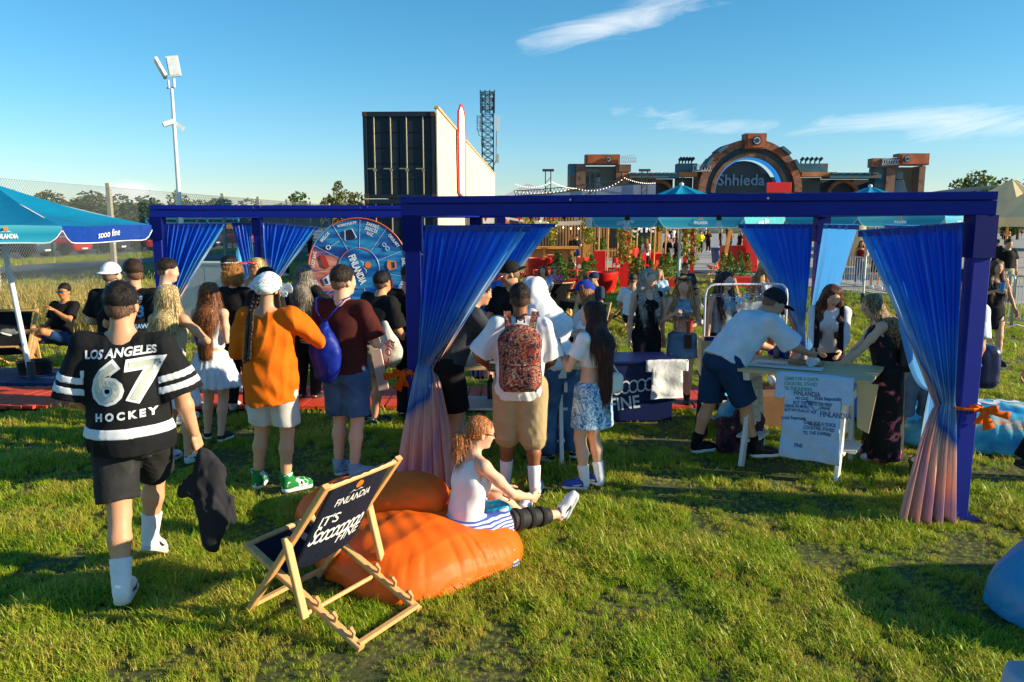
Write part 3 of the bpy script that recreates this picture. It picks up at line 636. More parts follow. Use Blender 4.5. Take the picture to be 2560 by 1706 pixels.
def plain_building(name, x0, x1, y0, y1, z1, m, label, cat='building', wins=0, wm=None):
    t = empty(name, ((x0 + x1) / 2, y0, 0), 0, label, cat); hx = (x1 - x0) / 2; MB().box2((-hx, 0, 0), (hx, y1 - y0, z1)).build('wall', m, t); MB().box2((-hx - .3, -.3, z1 + .003), (hx + .3, y1 - y0 + .3, z1 + .25)).build('roof', mat('roof_grey', '#8c949c', .7), t)
    for i in range(wins):
        x = -hx + (i + .5) * 2 * hx / wins; f = MB().box2((x - .8, -.06, 1.2), (x + .8, 0, 2.6)).build('window', mat('win_frame', '#c8ccd0', .5), t); MB().box2((x - .7, -.09, 1.3), (x + .7, -.061, 2.5)).build('pane', wm or mat('win_dark', '#232d36', .15), f)
    return t
p0, p1 = at(640, 550, 95), at(930, 550, 95)
plain_building('low_building', p0.x, p1.x, 95, 104, 2.4, mat('cladding', '#d5dbe0', .6, .06), 'long low white building beyond the fence left of the containers', 'building', 9)
def crossing_frame():
    p = at(480, 545, 70); t = empty('blue_gate', (p.x, 70, 0), 0, 'blue steel gate frame with yellow panels far behind the fence', 'gate'); B = mat('gate_blue', '#2f8ec4', .5); Yl = mat('gate_yellow', '#e0a818', .5)
    for z in (2.3, 1.9): MB().bar((-4, 0, z), (4, 0, z), .14, .14).build('rail', B, t)
    for x in (-4, -1.3, 1.3, 4): MB().bar((x, 0, 0), (x, 0, 2.3), .14, .14, (0, 1, 0)).build('post', B, t)
    for x in (-3, .2, 2.9): MB().box((x, -.1, 1.55), (1.6, .06, .5)).build('yellow_panel', Yl, t)
crossing_frame()

# ================================================================== parked cars
CARB = SDF(.055); CARB.box((0, 0, .62), (2.2, .86, .34), .22, .1).box((1.35, 0, .70), (.85, .80, .18), .16, .2).box((-.25, 0, 1.0), (1.15, .66, .20), .14, .3)
for sx in (-1.35, 1.38):
    for sy in (-1, 1): CARB.cone((sx, sy * .6, .34), (sx, sy * 1.0, .34), .37, .37, .02, op='s')
CARB.plane((0, 0, .2), (0, 0, -1)); CARA = CARB.arrays()
CG = SDF(.055); CG.box((-.25, 0, 1.12), (1.35, .70, .30), .22, .05); CG.plane((1.0, 0, 1.05), (.62, 0, .78)); CG.plane((-1.5, 0, 1.05), (-.7, 0, .5)); CG.plane((0, 0, .92), (0, 0, -1)); CGA = CG.arrays()
CR_ = SDF(.05); CR_.box((-.35, 0, 1.43), (.78, .62, .045), .04, .05); CR_.cone((1.05, .70, 1.0), (.40, .62, 1.42), .035, .035, .02).cone((1.05, -.70, 1.0), (.40, -.62, 1.42), .035, .035, .02).cone((-.45, .72, 1.0), (-.4, .64, 1.42), .04, .04, .02).cone((-.45, -.72, 1.0), (-.4, -.64, 1.42), .04, .04, .02).cone((-1.6, .66, 1.0), (-1.1, .60, 1.42), .07, .05, .02).cone((-1.6, -.66, 1.0), (-1.1, -.60, 1.42), .07, .05, .02); CRA = CR_.arrays()
WH_ = MB(); WH_.lathe([(.20, -.1), (.32, -.1), (.34, -.05), (.34, .05), (.32, .1), (.20, .1)], n=18); WHM = bpy.data.meshes.new('wheel'); WHM.from_pydata(WH_.v, [], WH_.f)
RM_ = MB(); RM_.lathe([(.0, .06), (.2, .06), (.22, .09)], n=14, cap=False)
for k in range(5): RM_.bar((0, 0, .085), (.2 * cos(k * 1.2566), .2 * sin(k * 1.2566), .085), .05, .02)
RMM = bpy.data.meshes.new('rim'); RMM.from_pydata(RM_.v, [], RM_.f)
CGm = np_mesh('glass', *CGA)
def car(x, y, yaw, colr, label, s_=1.):
    t = empty('parked_car', (x, y, 0), yaw, label, 'car', 'cars parked beyond the road'); m = mat('car_' + colr.strip('#'), colr, .25, .04, coat=.8)
    link('body', np_mesh('body', *CARA), m, t); link('glass', CGm, mat('car_glass', '#33454f', .06, .1), t); link('roof', np_mesh('roof', *CRA), m, t)
    for sx in (-1.35, 1.38):
        for sy in (-1, 1):
            w_ = link('wheel', WHM, mat('tyre', '#16171a', .85), t); w_.location = (sx, sy * .78, .34); w_.rotation_euler = (R(-90 * sy), 0, 0); link('rim', RMM, mat('rim', '#a5a9ad', .3, metal=.7), w_)
    for sy in (-1, 1): MB().box((2.13, sy * .6, .72), (.12, .36, .15)).build('headlight', mat('headlight', '#e9edf0', .1), t); MB().box((.75, sy * .92, 1.02), (.12, .16, .12)).build('mirror', m, t)
    MB().box((2.2, 0, .66), (.05, .7, .14)).build('grille', mat('black_plastic', '#15171a', .5), t); MB().box((2.21, 0, .42), (.03, .5, .11)).build('number_plate', mat('plate', '#e6e6e2', .5), t)
for x, y, cl, lb in [(-29.6, 47.6, '#3c5566', 'dark blue grey car at the near end of the parked row'), (-29.0, 50.6, '#c8101c', 'bright red car second in the parked row'), (-28.3, 54.2, '#303a42', 'dark grey car between the two red cars'), (-27.4, 57.0, '#9c1020', 'dark red car parked left of the blue curtain'), (-26.6, 60.4, '#5b6a75', 'grey car just left of the blue curtain post'), (-25.6, 64.2, '#27303a', 'black car behind the left blue curtain'), (-23.9, 68.5, '#c01824', 'red car seen right of the left curtain'), (-22.4, 72.6, '#b8141e', 'red car farthest along the row'), (-32, 44.3, '#25303c', 'dark car at the left frame edge'), (-34.5, 56.5, '#8d99a2', 'silver car in the second row')]:
    car(x, y, R(-8), cl, lb)
# ================================================================== pergolas
NAVY = mat('navy_paint', '#061e8a', .5, .10, 4, .08, 18, spec=.3, wear=('#0a1a74', 11, .72))
NAVY2 = mat('navy_paint_dark', '#041462', .6, .08, 4, spec=.15)
BOLT = mat('bolt', '#9aa4b4', .4, metal=.8)
FL, FR, RL, RR = Vector((-.86, 6.95, 0)), Vector((3.33, 5.72, 0)), Vector((-.5, 11.1, 0)), Vector((3.85, 10.0, 0))
LF, LB, MB_ = Vector((-4.82, 10.95, 0)), Vector((-4.62, 14.6, 0)), Vector((-.2, 14.9, 0))
ZT, BH, BW, PW = 2.395, .162, .14, .125
def beam(name, a, b, parent, zt=ZT, off=0.):
    d = (b - a).normalized(); o = MB().bar(a + d * off + Vector((0, 0, zt - BH / 2 - .03)), b - d * off + Vector((0, 0, zt - BH / 2 - .03)), BW, BH - .06, (0, 0, 1), .004).build(name, NAVY, parent)
    L_ = (b - a).length; n = max(1, round(L_ / 1.45))
    for i in range(n):
        p, q = a + d * (L_ * i / n + .003), a + d * (L_ * (i + 1) / n - .003)
        MB().bar(p + Vector((0, 0, zt - .028)), q + Vector((0, 0, zt - .028)), BW + .03, .058, (0, 0, 1), .004).build('cap_board', NAVY, o)
        if i: MB().box(tuple(p + Vector((.05, -BW / 2 - .018, zt - .02))), (.014, .006, .014)).box(tuple(p + Vector((-.05, -BW / 2 - .018, zt - .036))), (.014, .006, .014)).build('bolt', BOLT, o)
    return o
def pergola(name, label, posts, beams):
    t = empty(name, tuple(posts[0]), 0, label, 'pergola'); o = posts[0]
    for p in posts:
        q = p - o; MB().bar(q, q + Vector((0, 0, ZT - BH)), PW, PW, (0, 1, 0), .006).build('post', NAVY, t)
        MB().box(tuple(q + Vector((0, 0, ZT - BH - .15))), (PW + .035, PW + .035, .30)).build('post_collar', NAVY2, t)
        MB().box(tuple(q + Vector((0, 0, .01))), (.24, .24, .012)).build('foot_plate', NAVY2, t)
    for a, b in beams: beam('beam', a - o, b - o, t, ZT, .0)
    return t
dx = (FR - FL).normalized(); e_ = dx * .075
pergola('pergola', 'large blue wooden pergola with curtains tied to its front posts', [FL, FR, RL, RR], [(FL - e_, FR + e_), (FL + (RL - FL).normalized() * .08, RL - (RL - FL).normalized() * .08), (FR + (RR - FR).normalized() * .08, RR - (RR - FR).normalized() * .08), (RL, RR + Vector((.07, 0, 0)))])
pergola('pergola', 'smaller blue wooden pergola behind the queue at the left', [LF, LB, MB_], [(LF - Vector((.07, 0, 0)), RL + Vector((-.08, 0, 0))), (LF + Vector((.03, .08, 0)), LB - Vector((0, .08, 0))), (LB - Vector((.07, 0, 0)), MB_ + Vector((.07, 0, 0)))])

def curtain_mat():
    def f(t, L):
        uv = tnode(t, 'ShaderNodeUVMap'); uv.uv_map = 'cloth'; sp = tnode(t, 'ShaderNodeSeparateXYZ'); L(uv.outputs[0], sp.inputs[0])
        n = tnode(t, 'ShaderNodeTexNoise', Scale=2.2, Detail=3.); mp = tnode(t, 'ShaderNodeMapping'); mp.inputs['Scale'].default_value = (.5, 1.8, 1); L(uv.outputs[0], mp.inputs[0]); L(mp.outputs[0], n.inputs['Vector'])
        a = tnode(t, 'ShaderNodeMath', operation='MULTIPLY_ADD'); L(n.outputs[0], a.inputs[0]); a.inputs[1].default_value = .22; L(sp.outputs[1], a.inputs[2])
        pw = tnode(t, 'ShaderNodeMath', operation='POWER'); L(sp.outputs[0], pw.inputs[0]); pw.inputs[1].default_value = 3.2
        a2 = tnode(t, 'ShaderNodeMath', operation='MULTIPLY_ADD'); L(pw.outputs[0], a2.inputs[0]); a2.inputs[1].default_value = .46; L(a.outputs[0], a2.inputs[2])
        a3 = tnode(t, 'ShaderNodeMath', operation='MULTIPLY'); L(a2.outputs[0], a3.inputs[0]); a3.inputs[1].default_value = .86
        return ramp(t, a3.outputs[0], [(.10, '#0a50d4'), (.36, '#1674ec'), (.48, '#46a4f0'), (.56, '#62a6e2'), (.63, '#c0d8ec'), (.69, '#8fb8e4'), (.725, '#3b79cc'), (.76, '#eccabc'), (.86, '#f4bca8'), (.92, '#c8a4bc'), (1., '#e4b4a8')])
    m = node_mat('curtain_satin', f, rough=.34, spec=.5, trans=.42); m.node_tree.nodes['Principled BSDF'].inputs['Sheen Weight'].default_value = .15; return m
CUR = curtain_mat()
def curtain(label, A, B, T, foot, tw=.15, fw=.42, pleats=15, amp=.035, twist=.3, sag=.12, ribbon=True, nh=110, footdir=None, seed=0, voff=0.):
    """A, B ends of the rod (A by the post); T where the cloth is tied; foot where it meets the grass"""
    A, B, T, foot = map(Vector, (A, B, T, foot)); d = (B - A).normalized(); nrm_ = Vector((d.y, -d.x, 0)).normalized(); nrm_ = nrm_ if nrm_.y < 0 else -nrm_; o = Vector((A.x, A.y, 0)); rr = random.Random(seed); ph = [rr.uniform(0, 6) for _ in range(6)]
    fd = Vector(footdir) if footdir else d; nu, nv = 150, nh; vt = (A.z - T.z) / (A.z - foot.z); P = np.zeros(((nv + 1), (nu + 1), 3)); UV = np.zeros(((nv + 1), (nu + 1), 2))
    def pl(u, k):
        a_ = sin(2 * pi * pleats * u + ph[0] + 1.4 * sin(5 * u + ph[1])) * .62 + .35 * sin(2 * pi * pleats * .43 * u + ph[2]) + .3 * sin(2 * pi * pleats * 1.7 * u + ph[4] + 2 * sin(3 * u))
        b_ = sin(2 * pi * pleats * .36 * u + ph[3] + 1.2 * sin(4 * u + ph[5])) * .8 + .35 * sin(2 * pi * pleats * .8 * u + ph[4]); return a_ * (1 - k) + b_ * k
    for j in range(nv + 1):
        v = j / nv
        for i in range(nu + 1):
            u = i / nu; top = A.lerp(B, u); tie = T + d * (u - .5) * tw + Vector((0, 0, (u - .5) * -.06)); bot = foot + fd * (u - .5) * fw
            if v <= vt:
                s_ = v / vt; e = s_ ** (1 + .35 * sin(u * 3)); p = top.lerp(tie, s_); p.z = top.z + (tie.z - top.z) * s_
                p += Vector((0, 0, -sag * sin(pi * s_) * u * .8)); w_ = (top - tie); p -= Vector((w_.x, w_.y, 0)) * .10 * sin(pi * s_) * u
                am = amp * (.35 + 1.3 * min(1, s_ * 3)) * (1 - s_ * .45); fine = .006 * (1 - min(1, s_ * 9)) * sin(2 * pi * 46 * u)
            else:
                s_ = (v - vt) / (1 - vt); e = s_ ** .7; p = tie.lerp(bot, s_); q = tie.lerp(bot, e); p.x, p.y = q.x, q.y; am = amp * (.55 + 1.5 * s_); fine = 0
            p += nrm_ * (am * pl(u, min(1, max(0, (v - vt) * 3.5))) + fine)
            P[j, i] = p - o; UV[j, i] = (u * .5, voff + .1 * v) if voff else (u, v)
    idx = np.arange((nu + 1) * (nv + 1)).reshape(nv + 1, nu + 1); Q = np.stack([idx[:-1, :-1], idx[:-1, 1:], idx[1:, 1:], idx[1:, :-1]], -1).reshape(-1, 4)
    me = np_mesh('cloth', P.reshape(-1, 3), Q); ul = me.uv_layers.new(name='cloth'); li = np.zeros(len(me.loops), np.int32); me.loops.foreach_get('vertex_index', li); ul.data.foreach_set('uv', UV.reshape(-1, 2)[li].astype(np.float32).ravel())
    t = empty('curtain', tuple(o), 0, label, 'curtain'); link('cloth', me, CUR, t)
    a0, b0 = A - o, B - o
    MB().tube([a0 + Vector((0, 0, -.005)), b0 + Vector((0, 0, -.005))], .0022, 5).build('wire', mat('steel_wire', '#c8d0d8', .3, metal=.8), t)
    MB().bar(a0 + Vector((0, 0, -.03)), b0 + Vector((0, 0, -.03)), .012, .045, (0, 0, 1)).build('hem', mat('curtain_hem', '#082a8c', .5), t)
    return t
def bow(label, p, along, s_=1., parent=None):
    p = Vector(p); a = Vector(along).normalized(); t = empty('ribbon_bow', tuple(p), 0, label, 'ribbon'); OR = fabric('orange_ribbon', '#f06a08', .6, .1, .2, trans=.2)
    m = MB()
    def loop(dx, dz, ln, wd):
        n = 8; q = [a * (dx * ln * sin(pi * k / n)) + Vector((0, -.03 * sin(2 * pi * k / n), dz * ln * .4 * k / n + .03 * sin(2 * pi * k / n))) for k in range(n + 1)]
        m.sheet(lambda i, j: q[round(i * n)] * s_ + Vector((0, 0, (j - .5) * wd * s_ * (.6 + .5 * sin(pi * i)))), n, 2)
    def tail(dx, dz, ln, wd): m.sheet(lambda i, j: (a * (dx * ln * i) + Vector((0, -.015 * sin(5 * i), dz * ln * i)) + (Vector((0, 0, 1)) * abs(dx) + a * abs(dz)) * (j - .5) * wd * (.5 + .8 * i)) * s_, 8, 2)
    loop(1, .1, .12, .045); loop(-1, .1, .10, .045); tail(1., -.2, .22, .055); tail(.45, -1.0, .17, .07); tail(-.15, -1, .13, .06)
    o = m.build('ribbon', OR, t, True); sd_ = o.modifiers.new('thick', 'SOLIDIFY'); sd_.thickness = .002
    MB().box((0, -.01, 0), (.035, .03, .035)).build('knot', OR, t, 30); return t

zc = 2.155
dF = (FR - FL).normalized(); nF = Vector((dF.y, -dF.x, 0)); nF = nF if nF.y < 0 else -nF
a = FL + dF * .10 + Vector((0, 0, zc)); b = at(1297, 572, 6.75); b = FL + dF * 1.06 + Vector((0, 0, zc))
tF = FL + dF * .155 + nF * .05
curtain('blue curtain with peach tail tied to the front left pergola post', a, b, tF + Vector((-.02, 0, .93)), tF + Vector((.03, -.5, .01)), .17, .52, 13, .036, footdir=(1, .0, 0), seed=1)
bow('orange bow tied round the front left pergola post', FL + nF * .09 + dF * -.07 + Vector((0, 0, .86)), dF * -1, .9)
MB_o = MB().tube([tuple(FL + Vector((-.075, -.1, .88)) + Vector((0, 0, .01 * sin(k)))) if False else tuple(FL + Vector((.11 * cos(k * pi / 6), .11 * sin(k * pi / 6), .87))) for k in range(13)], .012, 6).build('ribbon_band', fabric('orange_ribbon', '#f06a08')); tag(MB_o, 'orange ribbon band round the front left post', 'ribbon')
a = FR - dF * .10 + Vector((0, 0, zc + .03)); b = FR - dF * .80 + Vector((0, 0, zc - .03)); tR = FR - dF * .11 + nF * .05
curtain('blue curtain with pink tail tied to the front right pergola post', a, b, tR + Vector((-.04, 0, .88)), tR + Vector((-.17, -.14, .012)), .13, .46, 12, .036, footdir=(-1, -.1, 0), seed=2)
bow('orange bow tied round the front right pergola post', FR + nF * .07 + dF * .10 + Vector((0, 0, .84)), dF, .85)
tag(MB().tube([tuple(FR + Vector((.115 * cos(k * pi / 6), .115 * sin(k * pi / 6), .845))) for k in range(13)], .012, 6).build('ribbon_band', fabric('orange_ribbon', '#f06a08')), 'orange ribbon band round the front right post', 'ribbon')
dB = (RR - RL).normalized(); zb = 2.15
curtain('blue curtain on the rear left post behind the visor man', RL + dB * .1 + Vector((0, 0, zb)), RL + dB * 1.12 + Vector((0, 0, zb)), RL + dB * .1 + Vector((0, -.05, .9)), RL + Vector((.1, -.1, .01)), .14, .3, 12, .03, seed=3)
curtain('dark blue curtain left of the rear right pergola post', RR - dB * .1 + Vector((0, 0, zb)), RR - dB * 1.0 + Vector((0, 0, zb)), RR - dB * .22 + Vector((0, -.05, .85)), RR + Vector((-.25, -.1, .01)), .14, .3, 12, .03, seed=4)
dS = (FR - RR).normalized()
curtain('pale blue curtain on the side beam right of the rear right post', RR + dS * .1 + Vector((.0, 0, zb)), RR + dS * 1.5 + Vector((0, 0, zb)), RR + Vector((-.16, -.25, .80)), RR + Vector((-.1, -.2, .01)), .16, .3, 4, .02, sag=.5, seed=5, voff=.47)
curtain('thin blue curtain behind the front right curtain', FR - dS * .15 + Vector((-.03, 0, zc)), FR - dS * 1.9 + Vector((-.03, 0, zc)), FR + Vector((-.1, .25, .92)), FR + Vector((-.15, .2, .01)), .14, .3, 5, .02, sag=.55, seed=12, voff=.47)
dL = (RL - LF).normalized()
curtain('blue curtain on the left pergola front post', LF + dL * .09 + Vector((0, 0, zb)), LF + dL * .92 + Vector((0, 0, zb)), LF + dL * .12 + Vector((0, -.06, 1.05)), LF + Vector((.1, -.1, .01)), .14, .3, 11, .032, seed=6)
curtain('narrow blue curtain strapped to the left pergola rear post', LB + Vector((-.45, -.05, zb)), LB + Vector((-.1, -.05, zb)), LB + Vector((-.16, -.05, 1.2)), LB + Vector((-.2, -.05, .01)), .18, .25, 6, .025, sag=0, seed=7)
curtain('wide blue curtain right of the left pergola rear post', LB + Vector((.1, -.03, zb)), LB + Vector((1.1, .02, zb - .08)), LB + Vector((.25, -.05, 1.15)), LB + Vector((.2, -.05, .01)), .2, .3, 12, .03, seed=8)
# string of bulbs under the front beam
sb = empty('string_lights', tuple(FL), 0, 'black cable with clear bulbs hung under the front pergola beam', 'string lights'); BLK = mat('black_rubber', '#0c0c0e', .6)
pts = []; L0 = FL + nF * .09 + Vector((0, 0, 2.24))
for k in range(33): s_ = k / 32; p = FL.lerp(FR, .36 + .42 * s_) + Vector((0, 0, 2.275 - .03 * abs(sin(s_ * pi * 2)))); pts.append(p - FL)
MB().tube(pts, .004, 5).build('cable', BLK, sb)
for u in (1568, 1797):
    d_ = ray(u, 560); # where that sight line meets the beam's plane
    n_ = Vector((-dF.y, dF.x, 0)); tt = (n_.dot(FL)) / n_.dot(d_); p = Vector((d_.x * tt, d_.y * tt, 0)) - FL
    s_ = MB().lathe([(.02, 0), (.022, -.04), (.018, -.05)], n=10).build('socket', BLK, sb, 40); s_.location = p + Vector((0, 0, 2.245))
    b_ = MB().lathe([(.012, 0), (.018, -.02), (.030, -.045), (.032, -.06), (.024, -.08), (.004, -.09)], n=14).build('bulb', glassy('bulb_glass', '#e8f0f4', .03, .25), s_, 60); b_.location = (0, 0, -.05)
    f_ = MB().tube([(0, 0, -.02), (.004, 0, -.05), (-.004, 0, -.06)], .003, 5).build('filament', mat('filament', '#f0c890', .4), s_); f_.location = (0, 0, -.05)

# ================================================================== parasols
def par_mat():
    def f(t, L):
        tc = tnode(t, 'ShaderNodeTexCoord'); n = tnode(t, 'ShaderNodeTexNoise', Scale=1.2, Detail=4.); L(tc.outputs['Object'], n.inputs['Vector']); return ramp(t, n.outputs[0], [(.35, '#0a86b8'), (.65, '#12a0cc')])
    return node_mat('parasol_cyan', f, rough=.55, bump=.25, bs=5., trans=.32)
def val_mat():
    def f(t, L):
        tc = tnode(t, 'ShaderNodeTexCoord'); sp = tnode(t, 'ShaderNodeSeparateXYZ'); L(tc.outputs['Generated'], sp.inputs[0]); return ramp(t, sp.outputs[2], [(.0, '#3fb6cf'), (.5, '#18a0c8'), (1., '#5cc4da')])
    return node_mat('valance_cyan', f, rough=.5, bump=.2, bs=6., trans=.3)
PC, VC = par_mat(), val_mat(); VN = fabric('valance_navy', '#0c3f9a', .6, trans=.2); VW = fabric('valance_aqua', '#58c8d0', .6, trans=.3); WHT = mat('white_print', '#eef2f4', .5, .02); ORP = mat('orange_print', '#f08018', .5, .03)
def brand_mark(parent, M, s_, word=True):
    """small sun over waves above the word"""
    me = poly_mesh([[(cos(a) * .11, sin(a) * .11 + .30) for a in np.linspace(0, 2 * pi, 21)[:-1]]]); me.transform(M @ Matrix.Scale(s_, 4)); link('sun_emblem', me, ORP, parent)
    me = poly_mesh([[(x0 - .13, .12), (x0, .19), (x0 + .13, .12), (x0 + .05, .14), (x0, .165), (x0 - .05, .14)] for x0 in (-.13, .13)]); me.transform(M @ Matrix.Scale(s_, 4)); link('wave_emblem', me, WHT, parent)
    if word: me = text_mesh('FINLANDIA', .34, .012, 0, .62); me.transform(M @ Matrix.Translation((0, -.11, 0)) @ Matrix.Scale(1, 4)) if False else me.transform(M @ Matrix.Scale(s_, 4) @ Matrix.Translation((0, -.11, 0))); link('lettering', me, WHT, parent)
def parasol(label, c, Rr, zr, za, rot=0., vh=.19, navy=(), aqua=(), words={}, base=None, lean=(0, 0), pole_r=.03):
    c = Vector(c); t = empty('parasol', (c.x, c.y, 0), 0, label, 'parasol'); n = 8; cor = [Vector((Rr * cos(R(rot) + 2 * pi * k / n), Rr * sin(R(rot) + 2 * pi * k / n), zr)) for k in range(n)]; ap = Vector((0, 0, za)); WP = mat('white_pole', '#dfe2e2', .4)
    bl = Vector((base[0] - c.x, base[1] - c.y, 0)) if base else Vector((0, 0, 0))
    MB().tube([bl, ap - Vector((0, 0, .05))], pole_r, 12).build('pole', WP, t, 40)
    MB().lathe([(.26, 0), (.26, .03), (.06, .05), (.05, .3), (.045, .3)], tuple(bl), 20).build('base', mat('dark_metal', '#26303a'), t, 40)
    MB().lathe([(.015, 0), (.05, -.02), (.05, -.08), (.03, -.1)], (0, 0, za + .05), 12).build('finial', WP, t, 40)
    for k in range(n):
        a, b = cor[k], cor[(k + 1) % n]; MB().bar(ap - Vector((0, 0, .08)), a - Vector((0, 0, .03)), .02, .02).build('rib', WP, t)
        mb = MB(); sg = .09
        def pos(i, j):
            e = a.lerp(b, i); p = ap.lerp(e, j) - Vector((0, 0, sg * sin(pi * j) * (.5 + .9 * sin(pi * i)) )); rdl = (e - Vector((0, 0, e.z))) ; p -= rdl * (.035 * sin(pi * i) * j ** 3); p.z += .012 * sin(16 * j + 5 * i + k) * sin(pi * i) * j; return p
        mb.sheet(pos, 10, 14); mb.build('canopy_panel', PC, t, True)
        m_ = VN if k in navy else VW if k in aqua else VC; out = ((a + b) / 2).normalized(); out.z = 0
        mb = MB(); mb.sheet(lambda i, j: pos(i, 1.) + out * (.008 + .015 * j * sin(pi * i)) + Vector((0, 0, -vh * j * (1 - .75 * max(0, 1 - min(i, 1 - i) * 9) ** 2))), 24, 3); v_ = mb.build('valance', m_, t, True)
        e = [pos(i / 24, 1.) + out * (.012) + Vector((0, 0, -vh * (1 - .75 * max(0, 1 - min(i / 24, 1 - i / 24) * 9) ** 2) - .004)) + out * .012 * sin(pi * i / 24) for i in range(25)]; MB().tube(e, .006, 4).build('piping', mat('white_piping', '#f2f4f5', .6), v_)
        if k in words:
            mid = (pos(.5, 1.)) + out * .06; dr = (b - a).normalized(); M = frame(mid + Vector((0, 0, -vh * .5)), dr, (0, 0, 1))
            if words[k] == 'brand': brand_mark(v_, Matrix.Translation(dr * (.2 if c.x < 0 else 0)) @ M, vh * 1.05)
            else: me = text_mesh(words[k], vh * .62, .0, 0, .8, .35); me.transform(M @ Matrix.Rotation(R(6), 4, 'Z')); link('lettering', me, WHT, v_)
    return t
gb = gnd(81, 958)
parasol('cyan parasol with white pole at the left edge', (gb.x - .30, gb.y, 0), 1.98, 2.13, 2.68, -38, .2, navy=(0,), words={7: 'brand', 0: 'sooo fine', 6: 'sooo fine'}, base=(gb.x, gb.y), pole_r=.035)
parasol('blue parasol behind the middle of the front beam', (4.08, 19.5, 0), 2.4, 2.29, 3.04, -68, .26, aqua=(0,), words={7: 'brand', 0: 'sooo fine', 6: 'sooo fine'})
parasol('cyan parasol behind the right end of the front beam', (9.2, 20.8, 0), 2.5, 2.29, 3.05, -74, .24, words={7: 'brand', 0: 'sooo fine'})
flat_m = mat('navy_deck', '#142c5c', .6, .12, 4, .2, 20)
nd = empty('navy_deck', (-7.4, 10.85, 0), 0, 'navy painted low deck boards under the left parasol', 'deck')
for k in range(11): MB().box((.0 + (k - 5) * .29, 0, .045), (.28, 1.05, .05)).build('plank', flat_m, nd)

# ================================================================== red plank path
REDW = mat('red_wood', '#d8441e', .62, .16, 5, .4, 22, stretch=(1, .15, 1), wear=('#7c2618', 7, .66)); ORW = mat('orange_wood', '#d4521c', .6, .2, 5, .4, 22, stretch=(1, .15, 1))
pth = empty('plank_path', (-1, 9.6, 0), 0, 'red painted plank path running behind the queue', 'path')
pmz = [MB().box((0, 0, .04), (w_, 1.14, .035)).build('plank', REDW, pth) for w_ in (.145, .15, .14)]
for k in range(74):
    x = -6.9 + k * .157; o = pmz[k] if k < 3 else pmz[k % 3].copy()
    if k >= 3: COL.objects.link(o); o.parent = pth
    if x > 1.3 and k >= 3: o.data = pmz[k % 3].data
    o.location = (x + 1, random.uniform(-.012, .012), random.uniform(0, .008)); o.rotation_euler = (0, 0, R(random.uniform(-1.2, 1.2)) + (R(-16) if x < -4.6 else 0))
for y_ in (-.42, .42): MB().box((-.4 + 1, y_, .012), (11.6, .08, .02)).build('bearer', REDW, pth)
# ================================================================== people
V3 = lambda *a: np.array(a, float)
def rx(a): c, s_ = cos(a), sin(a); return np.array([[1, 0, 0], [0, c, -s_], [0, s_, c]])
def ry(a): c, s_ = cos(a), sin(a); return np.array([[c, 0, s_], [0, 1, 0], [-s_, 0, c]])
def rz_(a): c, s_ = cos(a), sin(a); return np.array([[c, -s_, 0], [s_, c, 0], [0, 0, 1]])
def ik(a, t, l1, l2, pole):
    d = t - a; D = np.linalg.norm(d); L = min(max(D, .12), (l1 + l2) * .997); dn = d / D; x = (l1 * l1 - l2 * l2 + L * L) / (2 * L); hh = sqrt(max(l1 * l1 - x * x, 0))
    p = np.array(pole, float); p = p - dn * (p @ dn); p /= np.linalg.norm(p) + 1e-9
    return a + dn * x + p * hh, a + dn * L
def nrm(v): return v / (np.linalg.norm(v) + 1e-9)

_hand = {}
def hand_arrays(pose):
    """right hand: wrist at the origin, fingers along -z, palm facing +y, thumb towards +x"""
    if pose in _hand: return _hand[pose]
    s = SDF(.0042)
    s.cone((0, 0, .015), (0, 0, -.03), .024, .028, .012, .62, (0, 1, 0)).box((0, .001, -.052), (.038, .012, .04), .012, .012)
    curl = {'relaxed': (.30, .45, .3), 'hold': (.75, 1.15, .7), 'flat': (.04, .06, .05), 'fist': (1.1, 1.5, .9), 'point': (.9, 1.3, .8)}[pose]
    for i, (x, l, r) in enumerate(((.030, .068, .0088), (.011, .076, .0090), (-.009, .071, .0085), (-.027, .056, .0076))):
        p = V3(x, .002, -.085); a = 0.; c = curl
        if pose == 'point' and i == 0: c = (.05, .08, .05)
        fan = (x - .001) * 2.2; pts = [V3(x * .8, 0, -.05), p]
        for q, fr in enumerate((.46, .31, .23)):
            a += c[q] * (1 + .12 * i); p = p + V3(sin(fan) * cos(a), sin(a), -cos(a)) * l * fr * 1.05; pts.append(p)
        s.chain(pts, [r * 1.1, r * 1.05, r, r * .92, r * .78], .004)
    t0 = V3(.026, .006, -.02); ta = (.6 if pose in ('hold', 'fist') else .2)
    t1 = t0 + V3(.026, .010 + .01 * ta, -.028); t2 = t1 + V3(.012 - .02 * ta, .010 + .022 * ta, -.026); t3 = t2 + V3(.004 - .02 * ta, .006 + .012 * ta, -.022)
    s.chain([t0, t1, t2, t3], [.015, .0125, .0105, .0085], .006)
    _hand[pose] = s.arrays(); return _hand[pose]

